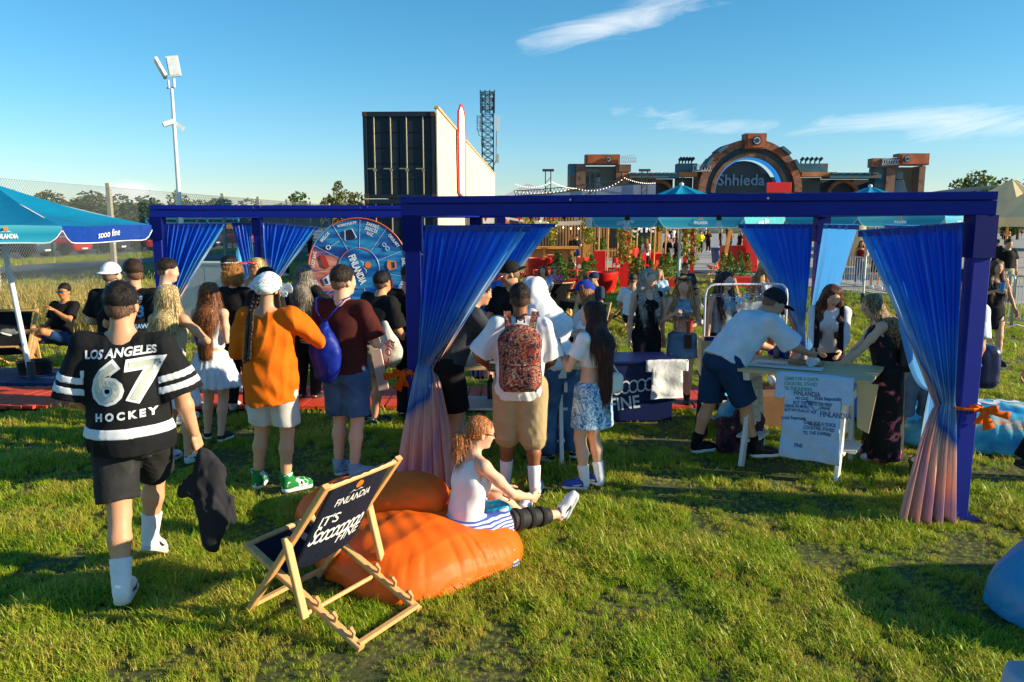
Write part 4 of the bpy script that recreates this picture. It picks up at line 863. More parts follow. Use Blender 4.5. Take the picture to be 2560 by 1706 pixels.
_shoe = {}
def shoe_meshes(style):
    """heel at the origin side, toe towards +y, sole bottom at z = 0; returns (upper, sole, laces) meshes"""
    if style in _shoe: return _shoe[style]
    h = .0065; u = SDF(h); top = {'low': .085, 'high': .145, 'boot': .20, 'slip': .075, 'sandal': .06}[style]
    u.ell((0, .01, .05), (.034, .052, .046), .03).ell((.004, .10, .045), (.043, .075, .036), .03).ell((.004, .155, .036), (.042, .05, .028), .03)
    u.cone((0, .0, .05), (0, -.004, top), .040, .041, .03, flat=True)
    u.cone((0, .03, .07), (.002, .11, .048), .036, .036, .03)
    if top > .1: u.cone((0, 0, top - .05), (0, -.002, top), .040, .046, .02, flat=True)
    u.cone((0, -.002, top - .025), (0, -.004, top + .02), .033, .036, .004, op='s')
    u.plane((0, 0, .016), (0, 0, -1))
    so_ = SDF(h); so_.cone((0, 0, .016), (.004, .15, .016), .044, .050, .02); so_.plane((0, 0, .030), (0, 0, 1)); so_.plane((0, 0, 0), (0, 0, -1))
    mb = MB()
    for i in range(5):
        y = .055 + i * .017; z = .098 - i * .0095; mb.bar((-.022, y, z - .004), (.026, y + .004, z - .003), .006, .005, (0, 0, 1))
    mb.tube([(-.02, .055, .098), (-.03, .045, .105), (-.01, .04, .108), (.01, .052, .106)], .0025, 5)
    lm = bpy.data.meshes.new('laces'); lm.from_pydata(mb.v, [], mb.f)
    sw = None
    _shoe[style] = (np_mesh('shoe', *u.arrays()), np_mesh('sole', *so_.arrays()), lm); return _shoe[style]

SKIN = {'fair': '#e4b294', 'tan': '#c28458', 'med': '#d49a76', 'dark': '#8e5a3a'}
def skin(k): return mat('skin_' + k, SKIN[k], .5, .06, 7., .12, 90, spec=.35, sss=.08)
def hairmat(name, col, col2=None, st=(55, 55, 3)):
    if name in MATS: return MATS[name]
    def f(t, L):
        tc = tnode(t, 'ShaderNodeTexCoord'); mp = tnode(t, 'ShaderNodeMapping'); mp.inputs['Scale'].default_value = st; L(tc.outputs['Object'], mp.inputs[0])
        n = tnode(t, 'ShaderNodeTexNoise', Scale=2.4, Detail=2.); L(mp.outputs[0], n.inputs['Vector'])
        a = hexc(col); b = hexc(col2 or col)
        return ramp(t, n.outputs[0], [(.33, tuple(x * .45 for x in a)), (.5, a), (.7, tuple(min(1, x * 1.5) for x in b))])
    m = node_mat(name, f, rough=.5, bump=.6, bs=2.4, stretch=st, spec=.35)
    return m
def frustum(s, zt, zb, at_, ab, ratio=.72, c=(0, 0), pleat=0, pn=0, k=.02, ease=1.):
    lo = V3(c[0] - max(at_, ab) * 1.1, c[1] - max(at_, ab) * 1.1, zb); hi = V3(c[0] + max(at_, ab) * 1.1, c[1] + max(at_, ab) * 1.1, zt)
    def f(X, Y, Z):
        t = np.clip((zt - Z) / (zt - zb), 0, 1) ** ease; r = at_ + (ab - at_) * t; x = X - c[0]; y = (Y - c[1]) / ratio; rho = np.sqrt(x * x + y * y)
        if pn: th = np.arctan2(y, x); q = (th * pn / (2 * pi)) % 1.; r = r + pleat * t * (q - .5) * 2
        d = (rho - r) * .8; return np.maximum(d, np.maximum(Z - zt, zb - Z))
    return s._r(lo, hi, k, f)

def noise_print(name, stops, sc_=9., dist=1., st=(1, 1, 1), rough=.85, interp='CONSTANT', det=3.):
    def f(t, L):
        tc = tnode(t, 'ShaderNodeTexCoord'); mp = tnode(t, 'ShaderNodeMapping'); mp.inputs['Scale'].default_value = st; L(tc.outputs['Object'], mp.inputs[0]); n = tnode(t, 'ShaderNodeTexNoise', Scale=sc_, Detail=det, Distortion=dist); L(mp.outputs[0], n.inputs['Vector']); return ramp(t, n.outputs[0], stops, interp)
    return node_mat(name, f, rough=rough, bump=.25)
PPL = []
def strands_on(o, kind, n, m, cw, fwd):
    if o is None or not len(o.data.vertices): return
    me = o.data; k = len(me.vertices); co = np.zeros(k * 3, np.float32); me.vertices.foreach_get('co', co); co = co.reshape(-1, 3); no = np.zeros(k * 3, np.float32); me.vertices.foreach_get('normal', no); no = no.reshape(-1, 3)
    r = np.random.default_rng(k); i = r.integers(0, k, n)
    if kind == 'long': i = i[~((co[i, 2] > cw[2] - .30) & (((co[i] - cw) @ fwd) > .045))]; n = len(i)
    p = co[i] + r.normal(size=(n, 3)) * .004; nn = no[i]; g = np.tile([0., 0, -1.], (n, 1)) if kind == 'long' else p - cw
    if kind == 'curl': g = r.normal(size=(n, 3))
    t = g - nn * (g * nn).sum(1)[:, None]; t /= np.linalg.norm(t, axis=1)[:, None] + 1e-6; t += r.normal(size=(n, 3)) * (.028 if kind == 'long' else .3); sd = np.cross(nn, t); sd /= np.linalg.norm(sd, axis=1)[:, None] + 1e-6
    L, W, l1, l2 = {'long': (.15, .0012, .0010, .002), 'short': (.013, .0015, .003, .005), 'stub': (.008, .0014, .002, .004), 'curl': (.034, .0024, .012, .012)}[kind]; L = L * r.uniform(.5, 1.3, (n, 1)); fl = 1 + 2.5 * (r.random((n, 1)) > .95)
    rows = [p, p + t * L * .5 + nn * l1 * fl, p + t * L + nn * l2 * fl * r.uniform(0, 1, (n, 1))]; v = np.stack([rows[0] - sd * W, rows[0] + sd * W, rows[1] - sd * W, rows[1] + sd * W, rows[2] - sd * W * .2, rows[2] + sd * W * .2], 1).reshape(-1, 3); b_ = np.arange(n)[:, None] * 6
    o2 = link('hair_strands', np_mesh('hair_strands', v, np.concatenate([b_ + [0, 1, 3, 2], b_ + [2, 3, 5, 4]])), m, o); o2['kind'] = 'stuff'
def person(label, pos, yaw=0., H=1.75, sex='m', build=1., sk='med', hair=('short', '#2a1a12'), top=None, bottom=None, shoes=('low', '#eeeeee', '#ffffff'), socks=None,
           L=(.07, .02, -.53), RH=(.07, .02, -.53), lp=(.5, -1, -.2), rp=(.5, -1, -.2), fL=(-.10, 0, 0, 6), fR=(.10, 0, 0, -6), kp=(0, 1, 0.1), lean=(0, 0), head=(0, 0), hips=None, sway=(0, 0),
           h=None, hands=('relaxed', 'relaxed'), group=None, face=True, extras=None, Zg=0., kpl=None, kpr=None):
    """one figure: an Empty between the feet carrying body, hair and clothes. yaw 0 looks along +y."""
    s = H / 1.75; pos = Vector(pos); dist = pos.length
    if h is None: h = .0095 if dist < 5.5 else .0115 if dist < 8 else .0135 if dist < 13 else .019 if dist < 20 else .028
    far = dist > 19
    root = empty('person', (pos.x, pos.y, Zg), yaw, label, 'person', group)
    fem = sex == 'f'; b = build
    # skeleton ---------------------------------------------------------------
    P = V3(sway[0], sway[1], .925) if hips is None else V3(*hips)
    Rl = rx(-R(lean[0]) * .55) @ ry(R(lean[1]) * .5); Rt = rx(-R(lean[0])) @ ry(R(lean[1]))
    if len(lean) > 2: Rt = rz_(R(lean[2])) @ Rt
    Wa = P + Rl @ V3(0, 0, .13); Ch = Wa + Rt @ V3(0, .005, .21); Nk = Wa + Rt @ V3(0, -.015, .385)
    sw_ = .158 if fem else .182; sw_ *= (1 + (b - 1) * .5)
    Sh = {q: Wa + Rt @ V3(q * sw_, -.012, .345) for q in (-1, 1)}
    hw = .088
    Hp = {q: P + Rl @ V3(q * hw, 0, -.02) for q in (-1, 1)}
    Rh = rz_(R(head[0])) @ rx(R(head[1])) @ (rx(-R(lean[0]) * .35)); Hd = Nk + (Rt @ V3(0, .012, .075)) + Rh @ V3(0, .018, .092)
    feet = {-1: V3(fL[0], fL[1], fL[2]), 1: V3(fR[0], fR[1], fR[2])}; toe = {-1: fL[3], 1: fR[3]}; ft_p = {-1: (fL[4] if len(fL) > 4 else 0), 1: (fR[4] if len(fR) > 4 else 0)}
    Kn, An = {}, {}
    for q in (-1, 1):
        pole = (kpl if q < 0 else kpr) or kp
        Kn[q], An[q] = ik(Hp[q], feet[q] + V3(0, 0, .085), .43, .40, pole)
    El, Wr = {}, {}
    for q, hv, pl in ((-1, L, lp), (1, RH, rp)):
        tg = Sh[q] + V3(hv[0] * q, hv[1], hv[2]); El[q], Wr[q] = ik(Sh[q], tg, .285, .25, (pl[0] * q, pl[1], pl[2]))
    # body ---------------------------------------------------------------------
    b = build = 1 + (build - 1) * .7; bw = 1 + (b - 1) * .8; S = SDF(h / s); ylt = Rt @ V3(0, 1, 0); yl = Rl @ V3(0, 1, 0); xl = Rt @ V3(1, 0, 0)
    S.ell(P, ((.158 if fem else .148) * bw, .105 * bw, .115), .04, Rl).ell(Wa, ((.118 if fem else .137) * bw, .092 * b, .13), .05, Rt).ell(Ch, ((.138 if fem else .160) * bw, .108 * bw, .165), .05, Rt)
    for q in (-1, 1):
        S.cone(Nk + Rt @ V3(q * .03, 0, -.005), Sh[q], .042, .048, .05); S.ell(P + Rl @ V3(q * .065, -.05, -.06), (.08 * bw, .075, .085), .04, Rl)
        if fem: S.ell(Ch + Rt @ V3(q * .062, .088, .01), (.056, .05, .056), .03, Rt)
    S.cone(Nk + Rt @ V3(0, -.005, -.03), Hd + Rh @ V3(0, -.02, -.045), .050 if fem else .060 * (1 + (b - 1) * .5), .045 if fem else .055, .035)
    af = (.84 if fem else 1.) * (1 + (b - 1) * .7)
    for q in (-1, 1):
        m = (Sh[q] + El[q]) / 2; S.chain([Sh[q], m, El[q]], [.050 * af, .047 * af, .037 * af], .03)
        fm = El[q] * .7 + Wr[q] * .3; S.chain([El[q], fm, Wr[q]], [.037 * af, .040 * af, .025 * af], .02)
        tf = (1.03 if fem else 1.) * bw
        m = Hp[q] * .55 + Kn[q] * .45; S.chain([Hp[q], m, Kn[q]], [.088 * tf, .076 * tf, .052 * tf], .03)
        fw = nrm(np.cross(Kn[q] - An[q], [1, 0, 0])); fw = fw if fw[1] > 0 else fw
        cm = Kn[q] * .68 + An[q] * .32; S.chain([Kn[q], cm - V3(0, .012, 0), Kn[q] * .3 + An[q] * .7, An[q]], [.050 * tf, .053 * tf, .038 * tf, .032 * tf], .02)
        S.cone(An[q], An[q] - V3(0, 0, .03), .03, .03, .02)
    # head
    HZ = 1.
    hx = lambda x, y, z: Hd + Rh @ V3(x, y, z) * HZ
    S.ell(hx(0, -.012, .03), (.073, .094, .086), .02, Rh).ell(hx(0, .028, -.05), (.053, .058, .058), .035, Rh).ell(hx(0, .066, -.088), (.022 if not fem else .017, .02, .018), .025, Rh)
    S.ell(hx(0, .045, .0), (.060, .045, .07), .03, Rh)
    if not far:
        S.cone(hx(0, .088, .008), hx(0, .104, -.026), .007, .0112, .012); S.ell(hx(0, .078, .028), (.045, .014, .01), .012, Rh)
        for q in (-1, 1): S.ell(hx(q * .031, .098, .006), (.014, .012, .009), .01, Rh, op='s'); S.ell(hx(q * .076, -.008, -.012), (.009, .019, .029), .006, Rh)
        for q in (-1, 1): S.ell(hx(q * .042, .062, -.02), (.018, .02, .018), .02, Rh)
    parts = [S.arrays()]
    for q, hp in ((-1, hands[0]), (1, hands[1])):
        P_, Q_ = hand_arrays(hp); d = nrm(Wr[q] - El[q]); z = -d; pn = nrm(V3(-q * .9, .35, 0) - z * (V3(-q * .9, .35, 0) @ z)); x = np.cross(pn, z)
        M = np.stack([x, pn, z], 1); F = P_.copy()
        if x @ V3(0, 1, 0) < 0: F[:, 0] *= -1; Q_ = Q_[:, ::-1]
        hs_ = .93 if fem else 1.02; parts.append((F * hs_ @ M.T + Wr[q], Q_))
    A = cat_meshes(parts); sm_ = skin(sk)
    body = link('body', np_mesh('body', A[0] * s, A[1]), sm_, root)
    def put(name, S_, m, parent=root, F=None):
        P_, Q_ = S_.arrays(F) if not isinstance(S_, tuple) else S_
        if not len(P_): return None
        return link(name, np_mesh(name, P_ * s, Q_), m, parent)
    # face details
    if not far:
        wh = mat('eye_white', '#e8e4e0', .25, .02); dk = mat('eye_dark', '#23160f', .2, .02); lipm = mat('lips_' + sex, '#b05a56' if fem else '#a86c5c', .4, .05); br = hairmat('brow', '#2c1b12')
        for q in (-1, 1):
            e = SDF(.004); e.ell(hx(q * .031, .0835, .005), (.0115, .009, .0052), .002, Rh); put('eye', e, wh)
            e = SDF(.003); e.ell(hx(q * .031, .0905, .005), (.0052, .003, .0050), .002, Rh); put('iris', e, dk)
            e = SDF(.004); e.cone(hx(q * .016, .094, .0285), hx(q * .047, .081, .027), .0028, .0018, .002); put('eyebrow', e, br)
        e = SDF(.004); e.ell(hx(0, .089, -.052), (.019, .0095, .0045), .002, Rh).ell(hx(0, .087, -.059), (.015, .009, .005), .002, Rh); put('lips', e, lipm)
    # hair ---------------------------------------------------------------------
    ht = hair[0]; hc = hair[1]; hm = hairmat('hair_' + hc.strip('#') + (hair[2].strip('#') if len(hair) > 2 and isinstance(hair[2], str) else ''), hc, hair[2] if len(hair) > 2 and isinstance(hair[2], str) else None, st=(70, 70, 3) if ht not in ('short', 'fade', 'curly') else (130, 130, 60))
    hlen = next((x for x in hair[2:] if isinstance(x, float)), .42)
    hh = max(.0075, min(h, .02)) / s
    HS = SDF(hh)
    def strands(a, n):
        def g(X, Y, Z):
            y = Y - Hd[1]; th = np.arctan2(X - Hd[0], y - .0); w_ = np.sin(Z * 9 + 3 * th) * .35
            return a * (np.sin(th * n + w_ * 6) * .6 + .5 * np.sin(th * n * 2.3 + w_ * 9 + 1)) * np.clip((Hd[2] + .13 - Z) * 9, 0.25, 1)
        return g
    if ht in ('short', 'fade', 'buzz', 'crop'):
        up = {'short': .012, 'fade': .014, 'buzz': .002, 'crop': .02}[ht]
        HS.ell(hx(0, -.014, .036 + up), (.079 + .3 * up, .100 + .2 * up, .086 + .4 * up), .02, Rh)
        n = nrm(Rh @ V3(0, .62, -1)); q0 = hx(0, 0, -.016 if ht != 'fade' else .004); HS.post.append(lambda F, X, Y, Z: np.maximum(F, ((X - q0[0]) * n[0] + (Y - q0[1]) * n[1] + (Z - q0[2]) * n[2] + .010 * np.sin(95 * X + 40 * Y) * np.sin(80 * Y + 3 + 30 * X)) * .8))
        HS.p.append(HS.p[-1]); HS.p.pop()
        HS.ell(hx(0, .105, -.005), (.058, .05, .052), .02, Rh, op='s')
        HS.disp(wrinkle(.004, 3.6, 5, 1.)); put('hair', HS, hm)
        if ht in ('short', 'crop', 'fade'):
            fs = SDF(hh); fs.ell(hx(0, -.018, .0), (.0765, .0925, .085), .02, Rh)
            fs.plane(hx(0, 0, -.018), Rh @ V3(0, .45, -1)); fs.plane(hx(0, .012, 0), Rh @ V3(0, 1, .1))
            for q in (-1, 1): fs.ell(hx(q * .078, .0, -.014), (.03, .026, .03), .01, Rh, op='s')
            put('hair_side', fs, mat('fade_' + hc.strip('#') + sk, tuple(x * .28 + y * .6 for x, y in zip(hexc(SKIN[sk]), hexc(hc))), .7, .2, 60.))
    elif ht == 'curly':
        HS.ell(hx(0, -.02, .02), (.105, .11, .105), .03, Rh); HS.ell(hx(0, -.05, -.06), (.10, .07, .07), .04, Rh)
        for q in (-1, 1): HS.ell(hx(q * .07, -.03, -.05), (.05, .06, .07), .04, Rh)
        HS.ell(hx(0, .11, -.03), (.056, .06, .085), .02, Rh, op='s'); HS.disp(wrinkle(.009, 2.6, 3, 1.)); put('hair', HS, hm)
    else:
        HS.ell(hx(0, -.016, .030), (.082, .102, .093), .02, Rh)
        back = nrm(-ylt); 
        if ht in ('long', 'bob'):
            ln = hlen if ht == 'long' else .14
            a0 = hx(0, -.06, -.01); a1 = hx(0, -.075, -.10); pts = [a0, a1]; rs = [.094, .088]
            if ht == 'long':
                t = Wa + Rt @ V3(0, -.145 * bw, .30); pts.append(t); rs.append(.104)
                t2 = Wa + Rt @ V3(0, -.150 * bw, .30 - (ln - .18)); pts.append(t2); rs.append(.078)
            HS.chain(pts, rs, .04, sq=.44, ax=ylt)
            for q in (-1, 1):
                c1 = hx(q * .062, -.005, -.02); c2 = hx(q * .085, -.015, -.12)
                p2 = [hx(q * .05, .02, .07), c1, c2]; r2 = [.035, .038, .045]
                if ht == 'long': p2.append(Wa + Rt @ V3(q * .085, -.10, .26)); r2.append(.05)
                HS.chain(p2, r2, .04)
                if ht == 'long' and len(hair) > 3 and hair[-1] == 'front': HS.chain([c2, Wa + Rt @ V3(q * .10, .085, .27), Wa + Rt @ V3(q * .095, .13, .12)], [.05, .052, .040], .04, sq=.5, ax=ylt)
            HS.ell(hx(0, .112, -.035), (.052, .062, .098), .015, Rh, op='s')
            HS.disp(strands(.0022, 30)); put('hair', HS, hm)
        elif ht == 'pony':
            HS.plane(hx(0, 0, -.03), Rh @ V3(0, .35, -1)); HS.ell(hx(0, .105, -.012), (.058, .05, .062), .02, Rh, op='s'); HS.disp(strands(.002, 40)); put('hair', HS, hm)
            T = SDF(hh); T.chain([hx(0, -.10, -.02), hx(-.015, -.15, -.05), hx(-.01, -.155, -.10), hx(.0, -.14, -.15)], [.028, .036, .03, .014], .02); T.disp(wrinkle(.004, 3, 2)); put('hair_tail', T, hm)
            T = SDF(hh); T.ell(hx(-.005, -.118, -.03), (.03, .016, .028), .01, Rh); T.disp(wrinkle(.004, 4, 8)); put('scrunchie', T, fabric('scrunchie', '#c9c4b4'))
        elif ht == 'braids':
            HS.plane(hx(0, 0, -.055), Rh @ V3(0, .2, -1)); HS.ell(hx(0, .105, -.012), (.058, .05, .065), .02, Rh, op='s'); HS.disp(strands(.002, 40)); put('hair', HS, hm)
            for q, x1, ln in ((-1, -.075, .52), (-1, -.035, .50), (1, .085, .24), (1, .11, .28)):
                B = SDF(.009); n = int(ln / .028); p0 = hx(x1 * .8, -.07 if q < 0 else .0, -.05)
                for i in range(n):
                    t = i / n; p = p0 + (V3(x1 * .2 - .02 * t, -.085 * min(1, t * 4) - .085 * t, -ln * t) if q < 0 else V3(.03 * t, -.02 * t, -ln * t))
                    for e in (-1, 1): B.ell(p + V3(e * .007, 0, (e + 1) * .007), (.012, .012, .016), .004)
                put('braid', B, hm)
    if dist < 15 and not (extras and ('cap' in extras or 'bandana' in extras)):
        hob = next((c for c in root.children if c.name.startswith('hair') and not c.name.startswith(('hair_side', 'hair_tail'))), None); cw = np.array(hx(0, -.03, .12)) * s
        kd = 'short' if ht in ('short', 'fade', 'crop', 'buzz', 'pony', 'braids') else 'curl' if ht == 'curly' else 'long'; strands_on(hob, 'stub' if ht == 'pony' else kd, int({'short': 1500, 'curl': 1800, 'long': 1700}[kd] * (1.4 if dist < 7 else .8)), hm, cw, Rh @ V3(0, 1, 0))
        for c in list(root.children):
            if c.name.startswith('hair_side'): strands_on(c, 'stub', 900, hm, cw, None)
            elif c.name.startswith('hair_tail'): strands_on(c, 'long', 500, hm, cw, Rh @ V3(0, 1, 0))
    # headwear -------------------------------------------------------------------
    ex = extras or {}
    if 'cap' in ex:
        col, back_, *rest = ex['cap']; cs = SDF(.008); yb = -1 if back_ else 1
        cs.ell(hx(0, -.014, .045), (.092, .114, .100), .02, Rh); cs.plane(hx(0, 0, .03), Rh @ V3(0, .12 if back_ else .05, -1)); 
        if back_: cs.ell(hx(0, .115, .035), (.045, .03, .025), .01, Rh, op='s')
        cp = put('cap', cs, fabric('cap_' + col.strip('#'), col))
        bs_ = SDF(.007); bs_.ell(hx(0, yb * .125, .033), (.075, .075, .016), .01, Rh); bs_.ell(hx(0, yb * .02, .03), (.088, .10, .05), .005, Rh, op='s'); child(put('brim', bs_, fabric('cap_' + (rest[0] if rest else col).strip('#'), rest[0] if rest else col)), cp)
    if 'visor' in ex:
        vc = ex['visor']; rot = R(ex.get('visor_rot', 0)); Rv = Rh @ rz_(rot) @ rx(R(ex.get('visor_tilt', 0)))
        vs = SDF(.007); vs.ell(Hd + Rh @ V3(0, -.012, .042), (.088, .109, .08), .01, Rv); vs.ell(Hd + Rh @ V3(0, -.012, .042), (.080, .100, .12), .004, Rv, op='s')
        vs.plane(hx(0, 0, .062), Rh @ V3(0, 0, 1)); vs.plane(hx(0, 0, .036), Rh @ V3(0, 0, -1)); vb = put('visor_band', vs, fabric('visor_white', '#f0ecea', .5))
        vs = SDF(.006); c_ = Hd + Rv @ V3(0, .12, .035); vs.ell(c_, (.088, .085, .02), .01, Rv); vs.ell(c_ - Rv @ V3(0, 0, .012), (.082, .08, .02), .004, Rv, op='s'); vs.ell(Hd + Rv @ V3(0, -.005, .03), (.088, .10, .09), .004, Rv, op='s')
        child(put('visor_brim', vs, glassy('visor_orange', vc, .08, .8)), vb)
    if 'bandana' in ex:
        bs_ = SDF(.008); bs_.ell(hx(0, -.014, .042), (.094, .112, .098), .02, Rh).ell(hx(0, -.05, .03), (.092, .09, .085), .03, Rh); bs_.plane(hx(0, 0, .0), Rh @ V3(0, .45, -1)); bs_.ell(hx(0, .11, -.01), (.06, .05, .05), .01, Rh, op='s'); bs_.disp(wrinkle(.005, 2, 4)); bn = put('bandana', bs_, bandana_mat())
        bs_ = SDF(.007); bs_.cone(hx(.085, .02, .005), hx(.145, .05, .018), .018, .045, .01, sq=.2, ax=Rh @ V3(0, 1, .3)).cone(hx(.085, .02, .0), hx(.13, .03, -.03), .016, .03, .01, sq=.2, ax=Rh @ V3(0, 1, -.3)); child(put('bandana_knot', bs_, bandana_mat()), bn)
    if 'glasses' in ex:
        fc, lc, z0 = ex['glasses']; gm = mat('frame_' + fc.strip('#'), fc, .3, .03); lm = glassy('lens_' + lc.strip('#'), lc, .03, .92); gl = MB()
        wv = lambda x, y, z: Vector((hx(x, y, z) * s))
        for q in (-1, 1): gl.tube([wv(q * .078, -.01, z0 + .008), wv(q * .078, .04, z0 + .010), wv(q * .066, .098, z0 + .006)], .0030 * s, 5)
        gl.tube([wv(-.012, .106, z0 + .006), wv(.012, .106, z0 + .006)], .0025 * s, 5)
        for q in (-1, 1): gl.tube([wv(q * (.037 + .026 * cos(a)), .103 - abs(.037 + .026 * cos(a)) * .12, z0 + .017 * sin(a)) for a in np.linspace(0, 2 * pi, 13)], .0028 * s, 5)
        go = gl.build('glasses', gm, root, True)
        for q in (-1, 1):
            e = SDF(.004); e.ell(hx(q * .037, .1, z0), (.025, .004, .0165), .002, Rh); child(put('lens', e, lm), go)
    # clothing -------------------------------------------------------------------
    made = {}
    if bottom:
        k = bottom['kind']; col = bottom['m']; lo_ = bottom.get('loose', 1.); hc_ = max(h, .0085) / s; Bt = SDF(hc_); sd = len(PPL) + 3
        if k in ('shorts', 'trousers'):
            f = bottom.get('len', .75)
            Bt.ell(P + Rl @ V3(0, -.005, -.01), ((.170 if fem else .166) * bw, .128 * bw, .115), .03, Rl)
            for q in (-1, 1):
                Bt.ell(P + Rl @ V3(q * .065, -.055, -.06), (.09 * bw, .085, .09), .03, Rl)
                if k == 'shorts':
                    e = Hp[q] + (Kn[q] - Hp[q]) * f if f <= 1 else Kn[q] + (An[q] - Kn[q]) * (f - 1)
                    if f <= 1: Bt.cone(Hp[q], e, .103 * tf * lo_, .094 * tf * lo_, .02, flat=True)
                    else: Bt.cone(Hp[q], Kn[q], .100 * tf * lo_, .090 * tf * lo_, .02); Bt.cone(Kn[q], e, .090 * tf * lo_, .092 * tf * lo_, .01, flat=True)
                else:
                    e = Kn[q] + (An[q] - Kn[q]) * bottom.get('len', .97); Bt.cone(Hp[q], Kn[q], .100 * tf * lo_, .074 * tf * lo_, .02); Bt.cone(Kn[q], e, .074 * tf * lo_, bottom.get('cuff', .062) * lo_, .02, flat=True)
            Bt.plane(P + Rl @ V3(0, 0, bottom.get('rise', .075)), Rl @ V3(0, 0, 1)); Bt.disp(wrinkle(bottom.get('wr', .0045), 1.1, sd, .8))
        else:
            zl = bottom['len']; fl = bottom.get('flare', .05); c_ = (P[0], P[1] - .01)
            Bt.ell(P + Rl @ V3(0, -.005, -.0), (.178 * bw, .132 * bw, .13), .03, Rl)
            for q in (-1, 1): Bt.ell(P + Rl @ V3(q * .065, -.055, -.06), (.09 * bw, .085, .09), .03, Rl)
            frustum(Bt, P[2] + .05, P[2] + .1 - zl, .184 * bw, (.19 + fl) * bw, .78, c_, bottom.get('pleat', 0.), bottom.get('pn', 0), .03)
            Bt.plane(P + Rl @ V3(0, 0, bottom.get('rise', .085)), Rl @ V3(0, 0, 1)); Bt.disp(wrinkle(bottom.get('wr', .003), 1.1, sd, .35))
        made['bottom'] = put(bottom.get('name', k), Bt, col)
        if bottom.get('sash'):
            q = SDF(hc_); q.ell(P + V3(0, -.002, .05), (.182 * bw, .135, .03), .01, Rl); put('sash', q, bottom['sash'])
    if top:
        k = top['kind']; lo_ = top.get('loose', 1.); T = SDF(max(h, .008) / s); sd = len(PPL) + 31; hem = top.get('hem', .02)
        mg = .016 * lo_
        bodyw = ((.138 if fem else .160) * bw + mg * 1.1); T.ell(Ch, (bodyw, .108 * bw + mg, .172 + .3 * mg), .05, Rt); T.ell(Wa, ((.118 if fem else .137) * bw + mg * (1.1 if lo_ < 1.2 else 1.6), .092 * b + mg * 1.2, .14), .05, Rt)
        if fem:
            for q in (-1, 1): T.ell(Ch + Rt @ V3(q * .062, .09, .01), (.062, .056, .062), .03, Rt)
        if hem < .10: 
            pe = P + Rl @ V3(0, 0, min(0, hem)); T.cone(Ch + Rt @ V3(0, 0, -.02), pe - Rl @ V3(0, 0, .03), bodyw * .93, bodyw * (.97 + .05 * (lo_ - 1)) + .004, .04, sq=.74 if lo_ < 1.7 else .95, ax=ylt); T.ell(P + Rl @ V3(0, -.012, -.02), (.176 * bw + mg * .9, .136 * bw + mg * 1.1, .125), .03, Rl)
        if k in ('tee', 'long', 'tank_w'):
            for q in (-1, 1): T.cone(Nk + Rt @ V3(q * .035, 0, -.012), Sh[q] + Rt @ V3(-q * .005, 0, 0), .052, .062, .05)
        if k == 'tank':
            for q in (-1, 1): T.cone(Ch + Rt @ V3(q * .06, .05, .08), Nk + Rt @ V3(q * .075, .0, -.01), .045, .022, .03); T.cone(Ch + Rt @ V3(q * .06, -.05, .08), Nk + Rt @ V3(q * .075, -.01, -.01), .045, .022, .03)
        if k in ('tee', 'long'):
            fr = top.get('sleeve', .75)
            for q in (-1, 1):
                if k == 'long' or fr > 1:
                    ff = min(fr - 1, .97) if fr > 1 else .95; T.cone(Sh[q], El[q], .050 * af + mg, .041 * af + mg * .7, .03); T.cone(El[q], El[q] + (Wr[q] - El[q]) * ff, .041 * af + mg * .7, .030 * af + mg * .7, .02, flat=True)
                else: T.cone(Sh[q] + Rt @ V3(-q * .01, 0, .0), Sh[q] + (El[q] - Sh[q]) * fr, .052 * af + .014, (.056 + .02 * (lo_ - 1)) * af + mg * 1.3, .035, flat=True)
        nr = top.get('neck', .062); T.cone(Nk + Rt @ V3(0, .012, .012), Hd, nr, nr, .015, op='s')
        if top.get('scoop'): sc_ = top['scoop']; T.ell(Ch + Rt @ V3(0, .12 * (1 if sc_ > 0 else -1), .19), (.075, .12, abs(sc_)), .015, Rt, op='s')
        if k in ('bandeau', 'tank'): T.plane(Ch + Rt @ V3(0, 0, .105 if k == 'bandeau' else .21), Rt @ V3(0, .0, 1))
        if k == 'tank' or k == 'tank_w':
            for q in (-1, 1): T.cone(Sh[q] + Rt @ V3(q * .02, 0, .05), Sh[q] + Rt @ V3(q * .012, 0, -.09), .062 if k == 'tank' else .045, .04, .02, op='s')
        T.plane(P + Rl @ V3(0, 0, hem) if hem < .12 else Wa + Rt @ V3(0, 0, hem - .13), -(Rl if hem < .12 else Rt) @ V3(0, 0, 1))
        T.disp(wrinkle(top.get('wr', .007), top.get('wf', 1.), sd, .6))
        F = T.field(); made['top'] = put(top.get('name', 'shirt'), T, top['m'], F=F)
        made['T'] = (T, F)
    if ex.get('dress'):
        pass
    # shoes and socks
    for q in (-1, 1):
        st, c1, c2 = shoes[:3]
        if socks:
            K = SDF(.008 / s); d = Kn[q] - An[q]; K.cone(An[q] - nrm(d) * .01, An[q] + nrm(d) * socks[0], .040 * tf, .051 * tf, .01, flat=True); K.cone(An[q], An[q] - V3(0, 0, .03), .037, .04, .01)
            if len(socks) > 2: K.disp(lambda X, Y, Z: .0012 * np.sin(np.arctan2(Y - An[q][1], X - An[q][0]) * 22))
            put('sock', K, socks[1])
        if st is None: continue
        um, smh, lm = shoe_meshes(st); mu = c1 if not isinstance(c1, str) else mat('shoe_' + c1.strip('#'), c1, .55, .1, 12, .1, 50); ms = mat('sole_' + c2.strip('#'), c2, .6, .08, 20)
        me = um.copy() if um.materials else um
        if me.materials and me.materials[0] != mu: me.materials.clear()
        o = link('shoe', me, mu, root); o.rotation_euler = Matrix.Rotation(R(toe[q]), 3, 'Z').to_euler()
        o.rotation_euler = (Matrix.Rotation(R(toe[q]), 3, 'Z') @ Matrix.Rotation(R(ft_p[q]), 3, 'X')).to_euler()
        k_ = s * (.94 if fem else 1.04) * 1.02
